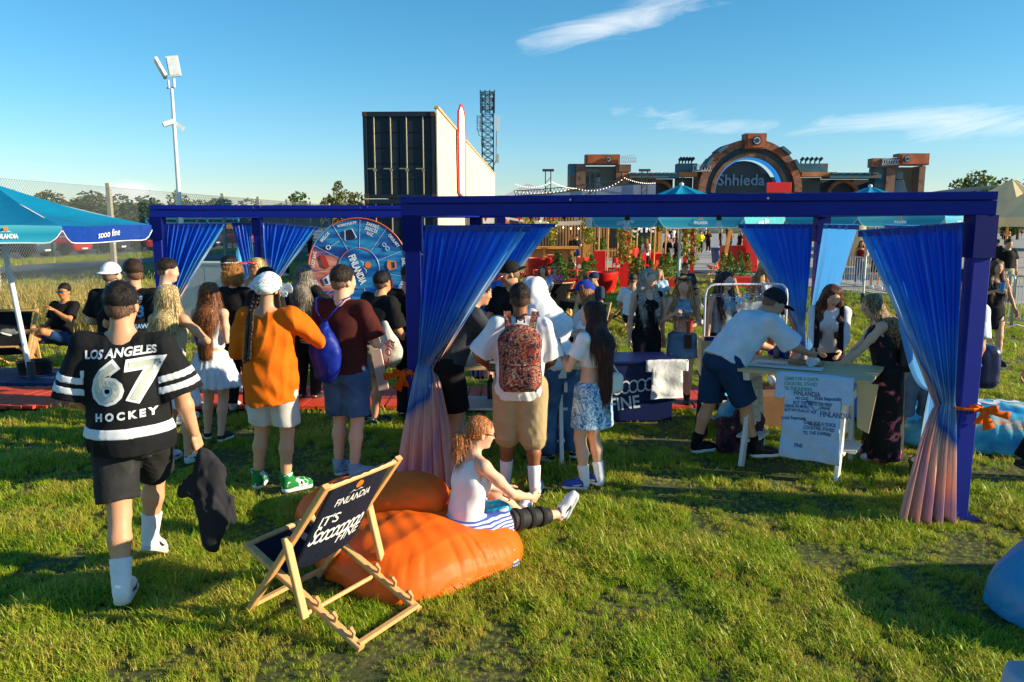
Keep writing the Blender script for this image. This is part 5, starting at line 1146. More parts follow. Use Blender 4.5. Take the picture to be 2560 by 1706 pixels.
        off = Matrix.Rotation(R(toe[q]), 3, 'Z') @ Matrix.Rotation(R(ft_p[q]), 3, 'X') @ Vector((0, .012, -.07))
        o.location = (Vector(An[q]) * s) + off * k_; o.scale = (k_ * (-1 if q < 0 else 1), k_, k_)
        sm2 = smh.copy() if smh.materials else smh
        if sm2.materials and sm2.materials[0] != ms: sm2.materials.clear()
        link('sole', sm2, ms, o)
        if st == 'low' and dist < 9:
            tr_c = mat('shoe_trim', '#15161a', .5) if isinstance(c1, str) and hexc(c1)[0] > .4 else mat('shoe_trim_pale', '#dcdce0', .5)
            for e in (-1, 1): MB().tube([(e * .036, -.03, .062), (e * .041, .02, .052), (e * .047, .07, .040), (e * .045, .13, .048)], [.004, .008, .007, .002], 6).build('side_stripe', tr_c, o, True)
            MB().tube([(-.02, -.036, .07), (0, -.043, .07), (.02, -.036, .07)], .010, 6).build('heel_tab', tr_c, o, True)
        if st in ('low', 'high') and not far and len(shoes) > 3:
            l2 = lm.copy(); l2.materials.clear(); link('laces', l2, mat('lace_' + shoes[3].strip('#'), shoes[3], .8), o)
    J = dict(root=root, s=s, P=P, Wa=Wa, Ch=Ch, Nk=Nk, Sh=Sh, El=El, Wr=Wr, Kn=Kn, An=An, Hp=Hp, Hd=Hd, Rt=Rt, Rl=Rl, Rh=Rh, put=put, body=body, bw=bw, **made)
    PPL.append(J); return J
def bandana_mat():
    def f(t, L):
        tc = tnode(t, 'ShaderNodeTexCoord'); n = tnode(t, 'ShaderNodeTexNoise', Scale=14., Detail=3.); L(tc.outputs['Object'], n.inputs['Vector'])
        a = tnode(t, 'ShaderNodeMath', operation='SUBTRACT'); L(n.outputs[0], a.inputs[0]); a.inputs[1].default_value = .5
        b_ = tnode(t, 'ShaderNodeMath', operation='ABSOLUTE'); L(a.outputs[0], b_.inputs[0])
        return ramp(t, b_.outputs[0], [(.006, '#20242c'), (.014, '#dfe6ea')])
    return node_mat('bandana', f, rough=.8, bump=.3, bs=25.)
def wpos(J, v):
    """local body point to world"""
    r = J['root']; return r.location + Matrix.Rotation(r.rotation_euler.z, 3, 'Z') @ Vector(np.array(v, float) * J['s'])
def handpos(J, q, d=.085):
    return wpos(J, J['Wr'][q] + nrm(J['Wr'][q] - J['El'][q]) * d)
def place(u, vt, Y):
    """where a figure stands whose head top shows at (u, vt) when it stands at depth Y; returns position, height"""
    p = at(u, vt, Y); return Vector((p.x, Y, 0)), p.z
# ================================================================== deck chairs
PINE = mat('beech', '#d8a468', .5, .13, 5, .12, 40, stretch=(9, 9, 1), wear=('#b9824a', 4, .68)); CNAVY = fabric('canvas_navy', '#141c30', .8, .12, .3, 120); CRED = fabric('canvas_red', '#d01c18', .8, .1, .3, 100); CBLK = fabric('canvas_black', '#15161a', .85)
def deck_chair(label, fl, wv, fv, canvas=None, group=None, print_=None, detail=True, s_=1., person_in=False):
    """fl: where the front left foot stands; wv: sideways vector across; fv: forward. local x across, y forward"""
    W_ = .57; wv = Vector(wv).normalized(); t = empty('deck_chair', fl, math.atan2(wv.y, wv.x), label, 'deck chair', group); t.scale = (s_,) * 3; b = lambda *q, **k: MB().bar(*q, .03, .045, up=(1, 0, 0), ch=.004, **k)
    for x in (0, W_): b((x, 0, .0), (x, -.66, .87)).build('back_rail', PINE, t)
    for x in (.045, W_ - .045): b((x, .02, .395), (x, -.82, .015)).build('seat_rail', PINE, t)
    for x in (-.035, W_ + .035): b((x, -.385, .55), (x, -.50, .13)).build('prop_leg', PINE, t)
    MB().tube([(-.04, -.495, .145), (W_ + .04, -.495, .145)], .013, 8).build('prop_rod', PINE, t, 40)
    for (p, q) in (((0, -.03, .055), (W_, -.03, .055)), ((.04, -.80, .035), (W_ - .04, -.80, .035))): MB().bar(p, q, .035, .022, ch=.003).build('cross_bar', PINE, t)
    for (p, q) in (((-.01, -.645, .85), (W_ + .01, -.645, .85)), ((.03, .005, .40), (W_ - .03, .005, .40))): MB().tube([p, q], .016, 8).build('rod', PINE, t, 40)
    if detail:
        for x in (.045, W_ - .045):
            m = MB()
            for k in range(3): y_, z_ = -.50 - k * .12, .16 - k * .054; m.tube([(x, y_ - .02, z_ - .0), (x, y_ - .03, z_ + .035), (x, y_ - .01, z_ + .055), (x, y_ + .01, z_ + .05)], .011, 6)
            m.build('notch', PINE, t, 40)
        for x in (-.018, W_ + .018): MB().tube([(x - .02, -.395, .53), (x + .02, -.395, .53)], .007, 8).build('pivot_bolt', BOLT, t)
    sag = .17 if not person_in else .24
    P = [Vector((0, -.655, .868)), Vector((0, -.64, .85)), Vector((0, -.50, .62)), Vector((0, -.37, .40)), Vector((0, -.27, .285)), Vector((0, -.14, .27)), Vector((0, -.03, .36)), Vector((0, .015, .415))]
    def cp(i, j):
        q = j * (len(P) - 1); k = min(int(q), len(P) - 2); f = q - k; g = lambda m_: P[max(0, min(len(P) - 1, m_))]
        a0, a1, a2, a3 = g(k - 1), g(k), g(k + 1), g(k + 2); p = .5 * ((2 * a1) + (a2 - a0) * f + (2 * a0 - 5 * a1 + 4 * a2 - a3) * f * f + (3 * a1 - a0 - 3 * a2 + a3) * f ** 3)
        e = sin(pi * j); n_ = Vector((0, .6, .5)); return Vector((.055 + (W_ - .11) * i, p.y, p.z)) + n_ * (-.022 * e * (4 * i * (1 - i))) + n_ * (.003 * sin(40 * i + 6 * j))
    m = MB(); m.sheet(cp, 16, 40); c = m.build('canvas', canvas or CNAVY, t, True); sd_ = c.modifiers.new('thick', 'SOLIDIFY'); sd_.thickness = .003
    if print_:
        bv = bvh_of(c); bk = Vector((0, -.28, .45)); up = (P[1] - P[3]).normalized(); M = frame((W_ / 2, (P[1].y + P[3].y) / 2, (P[1].z + P[3].z) / 2), (1, 0, 0), up)
        def dr(me, m_, nm='lettering'): drape(me, M, bv, .03, .005); link(nm, me, m_, c)
        me = poly_mesh([[(cos(a) * .026, sin(a) * .026 + .205) for a in np.linspace(0, 2 * pi, 19)[:-1]]]); dr(me, ORP, 'sun_emblem'); me = poly_mesh([[(x0 - .03, .155), (x0, .173), (x0 + .03, .155), (x0, .166)] for x0 in (-.028, .028)]); dr(me, WHT, 'wave_emblem')
        def fit(txt, wd, hg, x, y, **k):
            me = text_mesh(txt, .1, k.get('bold', .004), 0, 1, k.get('shear', .1), space=k.get('space', 1)); c = [v.co for v in me.vertices]; x0, x1 = min(p.x for p in c), max(p.x for p in c); y0, y1 = min(p.y for p in c), max(p.y for p in c)
            me.transform(Matrix.Translation((x, y, 0)) @ Matrix.Diagonal((wd / (x1 - x0), hg / (y1 - y0), 1, 1)) @ Matrix.Translation((-(x0 + x1) / 2, -(y0 + y1) / 2, 0))); dr(me, WHT)
        fit('FINLANDIA', .27, .055, 0, .11, bold=.001); fit("IT'S", .14, .075, -.12, -.012, bold=.001); fit('Sooooooooo', .42, .135, .0, -.115, bold=.0008, space=.68, shear=.3); fit('FINE', .19, .075, .115, -.21, bold=.001)
    return t
ch0 = gnd(616, 1536)
deck_chair('navy canvas deck chair with white lettering in the foreground', ch0, (.52, .85, 0), None, CNAVY, None, True)
G_ = 'navy deck chairs in the seating area'; 
def chair_at(u, v, yaw, label, cv, group, pr=None, s_=1., det=False, inn=False): p = gnd(u, v); return deck_chair(label, p, (cos(R(yaw)), sin(R(yaw)), 0), None, cv, group, pr, det, s_, inn)
chair_at(60, 935, 10 + 180, 'deck chair with black canvas under the man with blue sunglasses', CBLK, 'deck chairs of the seating area', inn=True)
chair_at(1490, 905, 155, 'black canvas deck chair behind the girl with the white handbag', CBLK, 'deck chairs of the seating area', True)
chair_at(1500, 830, 75, 'navy deck chair seen edge on right of the cap girl', CNAVY, 'deck chairs of the seating area'); chair_at(1552, 838, 80, 'second navy deck chair seen edge on by the man in the white tee', CNAVY, 'deck chairs of the seating area')
chair_at(1645, 800, 80, 'navy deck chair between the silver haired woman and the girl in the denim skirt', CNAVY, 'deck chairs of the seating area'); chair_at(1860, 800, 185, 'navy deck chair left of the blonde woman in the white top', CNAVY, 'deck chairs of the seating area')
chair_at(1340, 800, 30, 'deck chair of the long haired woman in the seating area', CBLK, 'deck chairs of the seating area')
for u, v, yw, lb in ((1766, 690, 60, 'red deck chair turned sideways on the lawn by the right ivy pillar'), (1838, 680, 178, 'red deck chair facing the camera by the blue bin'), (1600, 712, 65, 'red deck chair beside the big red pot'), (1352, 690, 20, 'red deck chair left of the first cypress shrub'), (1450, 690, 60, 'red deck chair between the cypress shrubs'), (1290, 712, 60, 'red striped deck chair behind the dark curtain')):
    chair_at(u, v, yw, lb, CRED, 'red deck chairs of the seating area')

# ================================================================== bean bags and cushion
ORL = mat('orange_nylon', '#ee6404', .55, .05, 3, .22, 9, spec=.35)
def pillow(name, label, cat, cpos, a, b, c, yaw, m, h=.02, tilt=(0, 0), seed=0, wr=.010, corner=.5, dents=(), top=None):
    """cushion filled with beads: half lengths a, b, height c"""
    S = SDF(h); r = random.Random(seed)
    def f(X, Y, Z):
        x, y = X / a, Y / b; ex = 2. + 2.4 * corner; rr = (np.abs(x) ** ex + np.abs(y) ** ex) ** (1 / ex); edge = np.maximum(1 - rr ** 3.6, 0) ** .5
        top_ = c * (edge * (1 + .05 * np.sin(3 * x + 1) + .05 * np.sin(4 * y + 2)) + .02); zc_ = c * .30
        ang = np.arctan2(y, x); fold = wr * (1 - np.abs(np.sin(ang * 19 + 2.5 * np.sin(5 * ang)))) ** 2 * np.clip((rr - .62) * 3.5, 0, 1) * (1.2 + np.sin(3 * ang)) * 1.1
        for (dx_, dy_, dr_, dd) in dents: top_ = top_ - dd * np.exp(-(((X - dx_) ** 2 + (Y - dy_) ** 2) / dr_ ** 2))
        up = Z - top_ + fold; dn = (zc_ * 0 + .0) - Z
        return np.maximum(np.maximum(up * .5, (rr - 1) * min(a, b) * .5), dn)
    S._r((-a, -b, 0), (a, b, c * 1.25), .01, f); S.disp(wrinkle(.0055, .9, seed + 3, 1.)); P, Q = S.arrays(); t = empty(name, cpos, yaw, label, cat)
    k = link('cover', np_mesh('cover', P, Q), m, t)
    if tilt != (0, 0): t.rotation_euler = (tilt[0], tilt[1], yaw)
    sm = [(a * 1.0 * np.sign(cos(q)) * abs(cos(q)) ** (2 / (2 + 2.4 * corner)), b * np.sign(sin(q)) * abs(sin(q)) ** (2 / (2 + 2.4 * corner))) for q in np.linspace(0, 2 * pi, 61)]
    MB().tube([(x * .985, y * .985, c * .13) for x, y in sm], .006, 5).build('seam', m, t); return t
bb = Vector((-.60, 4.98, 0))
pillow('bean_bag', 'large orange bean bag on the grass behind the deck chair', 'bean bag', bb, .63, .56, .30, R(42), ORL, .013, seed=3, wr=.010, dents=((.24, -.18, .22, .07),))
pillow('bean_bag', 'second orange bean bag half hidden behind the navy canvas', 'bean bag', (-1.05, 5.7, 0), .55, .42, .25, R(-25), ORL, .022, seed=5)
pillow('cushion', 'small orange cushion resting on the orange bean bag', 'cushion', (-.72, 5.20, .31), .29, .19, .17, R(-6), ORL, .012, seed=7, tilt=(R(14), R(-4)))
def bag_print():
    def f(t, L):
        tc = tnode(t, 'ShaderNodeTexCoord'); n = tnode(t, 'ShaderNodeTexNoise', Scale=1.1, Detail=3., Distortion=1.2); mp = tnode(t, 'ShaderNodeMapping'); mp.inputs['Scale'].default_value = (.7, 2.2, 1); L(tc.outputs['Object'], mp.inputs[0]); L(mp.outputs[0], n.inputs['Vector'])
        return ramp(t, n.outputs[0], [(.30, '#1a58b0'), (.42, '#2fa6d4'), (.52, '#62c8e0'), (.60, '#eac8a8'), (.68, '#e8804a'), (.8, '#2d7cc8')])
    return node_mat('bag_print', f, rough=.35, bump=.3, bs=6.)
BPR = bag_print(); SKYB = mat('nylon_skyblue', '#1a8cc0', .4, .06, 3, .25, 8)
g = gnd(2470, 1110)
z_ = pillow('bean_bag', 'blue and peach printed bean bag right of the front right post', 'bean bag', (g.x + .05, g.y + .15, 0), 1.05, .62, .36, R(-22), BPR, .025, seed=9)
me = text_mesh('sooo', .55, .015, 0, .7, .3); drape(me, Matrix.Translation((-.1, 0, .6)) @ Matrix.Rotation(R(30), 4, 'Z'), bvh_of(z_.children[0]), .05, .006); link('lettering', me, WHT, z_)
g = gnd(2285, 1050); pillow('bean_bag', 'bright blue bean bag behind the person in cut off jeans', 'bean bag', (g.x, g.y + .5, 0), .8, .6, .42, R(10), mat('nylon_blue', '#1668c8', .4, .06, 3, .25, 8), .03, seed=11)
g = gnd(2800, 1540); pillow('bean_bag', 'glossy sky blue bean bag at the right edge of the foreground', 'bean bag', (g.x, g.y, 0), .66, .55, .44, R(25), SKYB, .02, seed=13)

# ================================================================== trestle tables and what lies on them
WWD = mat('white_wood', '#dcdcd6', .55, .07, 6, .15, 20, wear=('#a8a69c', 6, .72)); PLYT = mat('ply_top', '#d6b482', .55, .12, 3, .1, 15, stretch=(.6, 5, 1), wear=('#a9845a', 3, .7))
def trestle_table(label, c, yaw, L_, D_, H_):
    t = empty('trestle_table', c, yaw, label, 'table'); MB().box((0, 0, H_ - .013), (L_, D_, .026)).build('table_top', PLYT, t)
    for sx in (-1, 1):
        x = sx * (L_ / 2 - .22)
        for sy in (-1, 1): MB().bar((x, sy * .36, 0), (x, sy * .12, H_ - .18), .10, .035, (1, 0, 0), .003).build('leg', WWD, t)
        MB().box((x + sx * .035, 0, H_ - .20), (.03, .62, .085)).build('cross_beam', WWD, t); MB().box((x, 0, H_ - .068), (.07, .70, .08)).build('top_beam', WWD, t)
        for y_ in (-.08, .08):
            m = MB().box((x - sx * .02, y_, H_ - .36), (.035, .05, .42)); p_ = m.build('upright', WWD, t); hh_ = MB()
            for k in range(4): hh_.tube([(x - sx * .02 - .019, y_, H_ - .22 - k * .09), (x - sx * .02 + .019, y_, H_ - .22 - k * .09)], .009, 8)
            hh_.build('peg_hole', mat('hole_dark', '#1a1612', .9), p_)
        for z in (.22,):
            for k in range(5): MB().box((x - sx * .0, -.24 + k * .12, z), (.22 if k % 4 else .07, .09, .02)).build('shelf_slat', WWD, t)
    return t
tc_ = Vector((2.60, 7.02, 0)); tyaw = R(-32)
trestle_table('plywood topped white trestle table under the right end of the pergola', tc_, tyaw, 1.25, .80, .90)
t2 = Vector((-.02, 7.25, 0)); trestle_table('plywood topped white trestle table before the man with the backpack', t2, R(2), 1.35, .72, .92)
def on(c, yaw, x, y, z=0): return Vector(c) + Matrix.Rotation(yaw, 3, 'Z') @ Vector((x, y, z))
def hung_tee(label, org, xdir, w_, len_, m, lines=None, over=.1, seed=0):
    """T-shirt laid over an edge: org middle of the edge"""
    X_ = Vector(xdir).normalized(); Nn = Vector((X_.y, -X_.x, 0)); Nn = Nn if Nn.y < 0 else -Nn; t = empty('t_shirt', org, 0, label, 't-shirt')
    out = [(-.5, 0), (-.5, -.30), (-.40, -.30), (-.36, -.27), (-.40, -1.), (.40, -1.), (.36, -.27), (.40, -.30), (.5, -.30), (.5, 0), (.16, .08), (.06, .055), (-.06, .055), (-.16, .08)]
    me = poly_mesh([[(x * w_ * 1.25, y * len_) for x, y in out]]); bm = bmesh.new(); bm.from_mesh(me)
    for ax in (0, 1):
        k = -1.2
        while k < 1.2: co = [0, 0, 0]; no = [0, 0, 0]; co[ax] = k; no[ax] = 1; bmesh.ops.bisect_plane(bm, geom=bm.verts[:] + bm.edges[:] + bm.faces[:], plane_co=co, plane_no=no); k += .03
    def bend(x, y, off=0):
        f_ = min(1, max(0, -y) * 3); n_ = .014 + f_ * (.018 * sin(11 * x + 2 * y + seed) + .012 * sin(23 * x - 5 * y + seed) + .008 * sin(31 * y + 14 * x)) + .05 * max(0, -y)
        if y > 0: return X_ * x + Vector((0, 0, .010 + off)) - Nn * y
        return X_ * x + Vector((0, 0, y + .008)) + Nn * (n_ + off)
    for v in bm.verts: v.co = bend(v.co.x, v.co.y)
    bm.to_mesh(me); bm.free(); c = link('cloth', me, m, t, True); c.modifiers.new('thick', 'SOLIDIFY').thickness = .004
    if lines:
        for txt, x, y, sz, mm in lines:
            q = text_mesh(txt, sz, .0012, 0, .72, 0, 'LEFT')
            for v in q.vertices: v.co = bend(x + v.co.x, y + v.co.y + v.co.x * .06, .0035)
            link('lettering', q, mm, c)
    return t
WT = fabric('white_tee', '#e6e7ea', .85, .04, .25, 14); INK = mat('ink_teal', '#35a4a8', .7, .1); INK2 = mat('ink_blue', '#3a6a9c', .7, .1)
ex = Vector((cos(tyaw), sin(tyaw), 0)); ey = Vector((-sin(tyaw), cos(tyaw), 0)); e0 = tc_ - ey * .405 + ex * .06 + Vector((0, 0, .905))
LN = [('CAME FOR A QUICK', -.30, -.07, .052, INK), ('COCKTAIL, STAYED', -.30, -.125, .052, INK), ("'TIL THE SUNRISE?", -.30, -.18, .05, INK), ('FINLANDIA', -.20, -.225, .075, INK2), ('NO CLUE', -.18, -.28, .042, INK2), ('Drink Responsibly', .02, -.25, .05, INK2), ('BUT THE VIBE IS ON FIRE?', -.20, -.33, .048, INK2), ('DRINK IN MENU,', -.28, -.375, .045, INK2), ('BUT NO PLAN AT ALL', -.28, -.42, .045, INK2), ('FINLANDIA', .08, -.42, .085, INK2), ('DRINK', .08, -.355, .045, INK2), ('Drink Responsibly', -.31, -.51, .048, INK2), ('CAME FOR A QUICK', -.08, -.535, .05, INK2), ('COCKTAIL, STAYED', -.08, -.59, .05, INK2), ("'TIL THE SUNRISE?", -.08, -.645, .05, INK2), ('FINE', -.16, -.80, .06, INK2)]
tt_ = hung_tee('white t-shirt printed with overlapping teal slogans hung over the table edge', e0 + ex * .13, ex, .50, .74, fabric('tee_white_shaded', '#bcd6f0', .85, .06, .25, 14), [(a, b * .80, c * .78, d * .80, e) for a, b, c, d, e in LN])  # white cloth; blue of its shade and print wash put into the colour
cgm = MB().tube([(.03, -.03, -.42), (.03, -.03, -.36), (.03, -.03, -.30)], .004, 5).tube([(-.05, -.03, -.22), (.03, -.03, -.30), (.11, -.03, -.22), (-.05, -.03, -.22)], .004, 5).tube([(-.02, -.03, -.42), (.08, -.03, -.42)], .004, 5); o_ = cgm.build('glass_print', INK2, tt_); o_.rotation_euler = (0, 0, tyaw)
# paper, stencil, glass, cans on the right table
def small(name, label, cat, c, mb, m, rz=0., smooth=None, group=None): o = mb.build(name, m, None, smooth); o.location = c; o.rotation_euler = (0, 0, rz); return tag(o, label, cat, group)
PAP = mat('paper', '#e8e2d8', .8, .05)
small('paper_sheet', 'white cloth sheet with orange print on the right table', 'sheet', on(tc_, tyaw, -.12, -.05, .904), MB().sheet(lambda i, j: ((i - .5) * .62, (j - .5) * .36, .004 + .004 * sin(9 * i) * sin(7 * j)), 12, 8), PAP, tyaw + .1, True)
lt = lettering("SUMMER'S FINE", Matrix.Translation(on(tc_, tyaw, -.18, -.08, .916)) @ Matrix.Rotation(tyaw + .1, 4, 'Z'), .07, mat('print_orange', '#e0661a', .7), None, 'printed_lettering', bold=.002, sx=.8); tag(lt, 'orange lettering printed on the cloth sheet of the right table', 'lettering')
small('print_screen', 'small wooden stencil frame on the cloth sheet', 'stencil', on(tc_, tyaw, .02, .08, .918), MB().box((0, 0, .01), (.30, .14, .02)), mat('stencil', '#b5763f', .5, .3, 20), tyaw + .05)
for k, (x, y) in enumerate(((-.30, .30), (-.22, .34), (-.08, .30))):
    small('spray_can', 'small %s spray can at the back of the right table' % ('grey', 'blue', 'silver')[k], 'can', on(tc_, tyaw, x, y, .903), MB().lathe([(.028, 0), (.03, .01), (.03, .10), (.02, .12), (.01, .125), (.01, .14)], n=14), mat(('can_grey', 'can_blue', 'can_silver')[k], ('#5f666c', '#2b5a8c', '#b8bcc0')[k], .3, metal=.5), 0, 40)
cupm = glassy('clear_cup', '#dfeaf0', .05, .5)
small('plastic_cup', 'clear plastic cup with blue liquid tipped over by the leaning man', 'cup', on(tc_, tyaw, .12, .0, .96), MB().tube([(0, 0, 0), (-.02, -.13, .01)], [.034, .044], 16), cupm, tyaw, 40)
g = on(tc_, tyaw, .62, .1, 0)
small('plywood_flap', 'plywood board leaning against the right end of the table', 'board', Vector((g.x + .06, g.y - .02, .0)), MB().add([(-.16, -.5, .875), (.0, -.5, .875), (-.05, -.5, .46), (-.14, -.5, .5), (-.16, -.48, .875), (.0, -.48, .875), (-.05, -.48, .46), (-.14, -.48, .5)], [(0, 1, 2, 3), (7, 6, 5, 4), (0, 4, 5, 1), (2, 6, 7, 3), (1, 5, 6, 2), (0, 3, 7, 4)]), PLYT, tyaw)
# wooden crate with navy lining, cardboard boxes and bag under the table
def crate(label, c, yaw, sx, sy, sz, m, fill=None):
    t = empty('wooden_crate', c, yaw, label, 'crate')
    for s_ in (-1, 1):
        o = MB().box((0, s_ * (sy / 2 - .008), sz / 2), (sx, .016, sz)).build('side_board', m, t); MB().box((s_ * (sx / 2 - .008), 0, sz / 2), (.016, sy - .034, sz)).build('end_board', m, t)
    for a_ in ((0, -sy / 2 - .002, sz * .72), ): MB().box(a_, (.10, .006, .035)).build('hand_hole', mat('hole_dark', '#1a1612', .9), o)
    MB().box((0, 0, .01), (sx - .034, sy - .034, .02)).build('bottom_board', m, t)
    if fill: small('folded_clothes', 'navy folded clothes in the wooden crate', 'clothes', Vector(c) + Vector((0, 0, .02)), MB().sheet(lambda i, j: ((i - .5) * (sx - .05), (j - .5) * (sy - .05), sz * .92 + .02 * sin(9 * i) * cos(8 * j) - sz * .9 * (1 if i in (0., 1.) or j in (0., 1.) else 0)), 14, 14), fill, yaw, True)
    return t
cb = at(1822, 905, 8.0); crate('pale plywood crate with a hand hole behind the leaning man', (cb.x, 8.15, .62), R(-8), .52, .36, .36, PLYT, fabric('cloth_navy', '#12245a'))
sb_ = empty('stool', (cb.x, 8.15, 0), 0, 'low dark box stool under the plywood crate', 'stool'); MB().box((0, 0, .60), (.5, .4, .03)).build('seat', mat('dark_wood', '#2c2420', .7, .2), sb_)
for x in (-1, 1):
    for y in (-1, 1): MB().bar((x * .22, y * .17, 0), (x * .2, y * .15, .585), .035, .035).build('leg', mat('dark_wood', '#2c2420', .7, .2), sb_)
g = gnd(1930, 1065); small('cardboard_box', 'brown cardboard box under the right table', 'box', (g.x, g.y + .1, 0), MB().box((0, 0, .17), (.46, .34, .34)), mat('cardboard', '#7d5a38', .85, .15), .1)
g = gnd(1835, 1075); small('printed_bag', 'crumpled orange and blue printed plastic bag on the grass', 'bag', (g.x, g.y, 0), MB().lathe([(.02, .0), (.17, .02), (.2, .12), (.16, .24), (.07, .33), (.12, .38)], n=22, cap=False).sheet(lambda i, j: (i * .2, j * .1, .2 + .05 * sin(9 * i)), 3, 3), BPR, .3, True)
g = gnd(1850, 1130)
S_ = SDF(.012); S_.box((0, 0, .16), (.22, .10, .18), .05).box((.05, 0, .22), (.12, .06, .2), .04, .05); S_.disp(wrinkle(.022, 1.1, 8)); o_ = link('shopping_bag', np_mesh('shopping_bag', *S_.arrays()), noise_print('bag_collage', [(0, '#1c1a26'), (.42, '#5a2034'), (.48, '#20283c'), (.54, '#8a4a3a'), (.57, '#2a2030'), (.64, '#b0a8a8')], 7, 1.), None); o_.location = (g.x, g.y, 0); tag(o_, 'dark multicoloured shopping bag at the leaning man\'s feet', 'bag')
# white cloth bundle, bottles etc on the left table
S_ = SDF(.011); S_.ell((0, 0, .16), (.19, .10, .22), .05).ell((-.14, -.02, .05), (.10, .07, .05), .04).ell((.08, 0, .3), (.10, .08, .08), .06); S_.disp(wrinkle(.012, 1.1, 2, .3)); o_ = link('t_shirt', np_mesh('t_shirt', *S_.arrays()), WT, None); o_.location = on(t2, 0, -.12, -.16, .92); tag(o_, 'white t-shirt held bunched up on the left table', 't-shirt')
small('plastic_cup', 'small blue tinted cup on the left table by the bunched t-shirt', 'cup', on(t2, 0, -.50, .05, .92), MB().lathe([(.03, 0), (.042, .13)], n=16), glassy('blue_cup', '#58b8e0', .1, .7), 0, 40)
for k, x in enumerate((-.18, .05, .25)): small('water_bottle', 'dark bottle %s on the trestle shelf of the left table' % ('first from the left', 'in the middle', 'next to the right leg')[k], 'bottle', on(t2, 0, x, .1, .53), MB().lathe([(.035, 0), (.036, .16), (.015, .2), (.015, .23)], n=12), mat('dark_bottle', '#20262e', .2), 0, 40)
small('shelf_board', 'grey board lying on the trestles of the left table', 'board', on(t2, 0, 0, .05, .50), MB().box((0, 0, 0), (1.05, .5, .02)), WWD)
# clothes rack
def rack():
    a, b = gnd(1752, 1040), gnd(1985, 1005); a2 = at(1768, 712, a.y); Zt = a2.z; t = empty('clothes_rack', (a.x, a.y, 0), 0, 'white tubular clothes rack with chrome clip hangers', 'clothes rack'); d = Vector((.95, .12, 0)); WM = mat('white_pole', '#dfe2e2', .4)
    MB().tube([(0, 0, .04), (0, 0, Zt - .12), (.015, 0, Zt - .05), (.06, .008, Zt - .01), (.12, .015, Zt), (d.x - .12, d.y - .015, Zt), (d.x - .06, d.y - .008, Zt - .01), (d.x - .015, d.y, Zt - .05), (d.x, d.y, Zt - .12), (d.x, d.y, .04)], .013, 10).build('rail', WM, t, True)
    for p in (Vector((0, 0, 0)), d): MB().tube([p + Vector((-.09, .28, .03)), p + Vector((0, 0, .05)), p + Vector((.09, -.28, .03))], .013, 8).build('foot', WM, t, True)
    MB().bar((0, 0, .16), (d.x, d.y, .16), .02, .02).build('lower_bar', WM, t)
    CH = mat('chrome', '#c8ccd2', .15, metal=1.)
    for k in range(11):
        f = (.14, .19, .33, .45, .50, .56, .60, .64, .69, .76, .82)[k]; p = Vector((d.x * f, d.y * f, Zt)) + Vector((a.x, a.y, 0)); yw = random.uniform(-.9, .9); ln = random.uniform(.10, .16)
        h_ = empty('clip_hanger', p, 0, 'chrome clip hanger on the rack, number %s from the left' % ('one two three four five six seven eight nine ten eleven'.split()[k]), 'hanger', 'clip hangers on the clothes rack'); h_['label'] = 'chrome clip hanger hanging on the white clothes rack'
        MB().tube([(0, .016, 0), (0, 0, .018), (0, -.016, 0), (0, 0, -.03), (0, 0, -ln)], .0025, 5).build('hook', CH, h_, True); w2 = .11
        MB().tube([(-w2 * cos(yw), -w2 * sin(yw), -ln), (w2 * cos(yw), w2 * sin(yw), -ln)], .0035, 5).build('bar', CH, h_)
        for s_ in (-1, 1): MB().box((s_ * w2 * cos(yw) * .9, s_ * w2 * sin(yw) * .9, -ln - .03), (.022, .012, .055)).build('clip', CH, h_)
    tr = empty('clear_bag', (a.x + .55, a.y + .07, Zt - .52), 0, 'crumpled clear plastic sheets clipped to the rack', 'plastic bag'); S_ = SDF(.014); S_.box((0, 0, .12), (.17, .05, .2), .03); S_.disp(wrinkle(.02, 1.4, 5, .5)); link('film', np_mesh('film', *S_.arrays()), glassy('film', '#e4ecf0', .08, .28), tr)
rack()
# blue crate box with white lettering, white tee on top
g = gnd(1585, 1052); bx = empty('blue_box', (g.x - .15, g.y + .25, 0), R(3), 'navy slatted wooden box with white lettering behind the girl in camouflage skirt', 'box'); hb = .66
for k in range(3): MB().box((0, 0, .11 + k * .215), (1.10, .58, .205)).build('plank', mat('navy_box', '#10205a', .45, .1, 5, .1), bx)
MB().box((0, 0, hb + .004), (1.14, .62, .025)).build('lid', mat('navy_box', '#10205a', .45, .1, 5, .1), bx)
lettering('ooooo', frame((.10, -.296, .42), (1, 0, .12), (0, 0, 1)), .34, WHT, bx, space=.62, sx=.72, shear=.2, bold=-.004); lettering('FINE', frame((.02, -.294, .20), (1, 0, .12), (0, 0, 1)), .20, WHT, bx, bold=.004, sx=.85)
hung_tee('plain white t-shirt draped over the corner of the navy box', (g.x + .34, g.y - .03, hb + .02), (.9, .1, 0), .38, .42, WT, seed=4)
# bowl, tyre weights, post weights
g = gnd(90, 945); bw_ = empty('cooler_bowl', (g.x, g.y, 0), 0, 'black bowl of ice and bottles beside the parasol pole', 'bowl'); MB().lathe([(.16, 0), (.2, .02), (.22, .22), (.235, .24), (.20, .22), (.18, .05), (0, .04)], n=24, cap=False).build('bowl', mat('black_plastic', '#15171a', .5), bw_, 40)
g = gnd(2315, 1222); w_ = empty('weight_bucket', (g.x, g.y, 0), 0, 'black bucket of ballast behind the right curtain tail', 'bucket'); MB().lathe([(.11, 0), (.13, .02), (.14, .2), (.15, .21), (.15, .235), (.13, .235), (.125, .2), (0, .19)], n=22, cap=False).build('bucket', mat('black_plastic', '#15171a', .5), w_, 40)
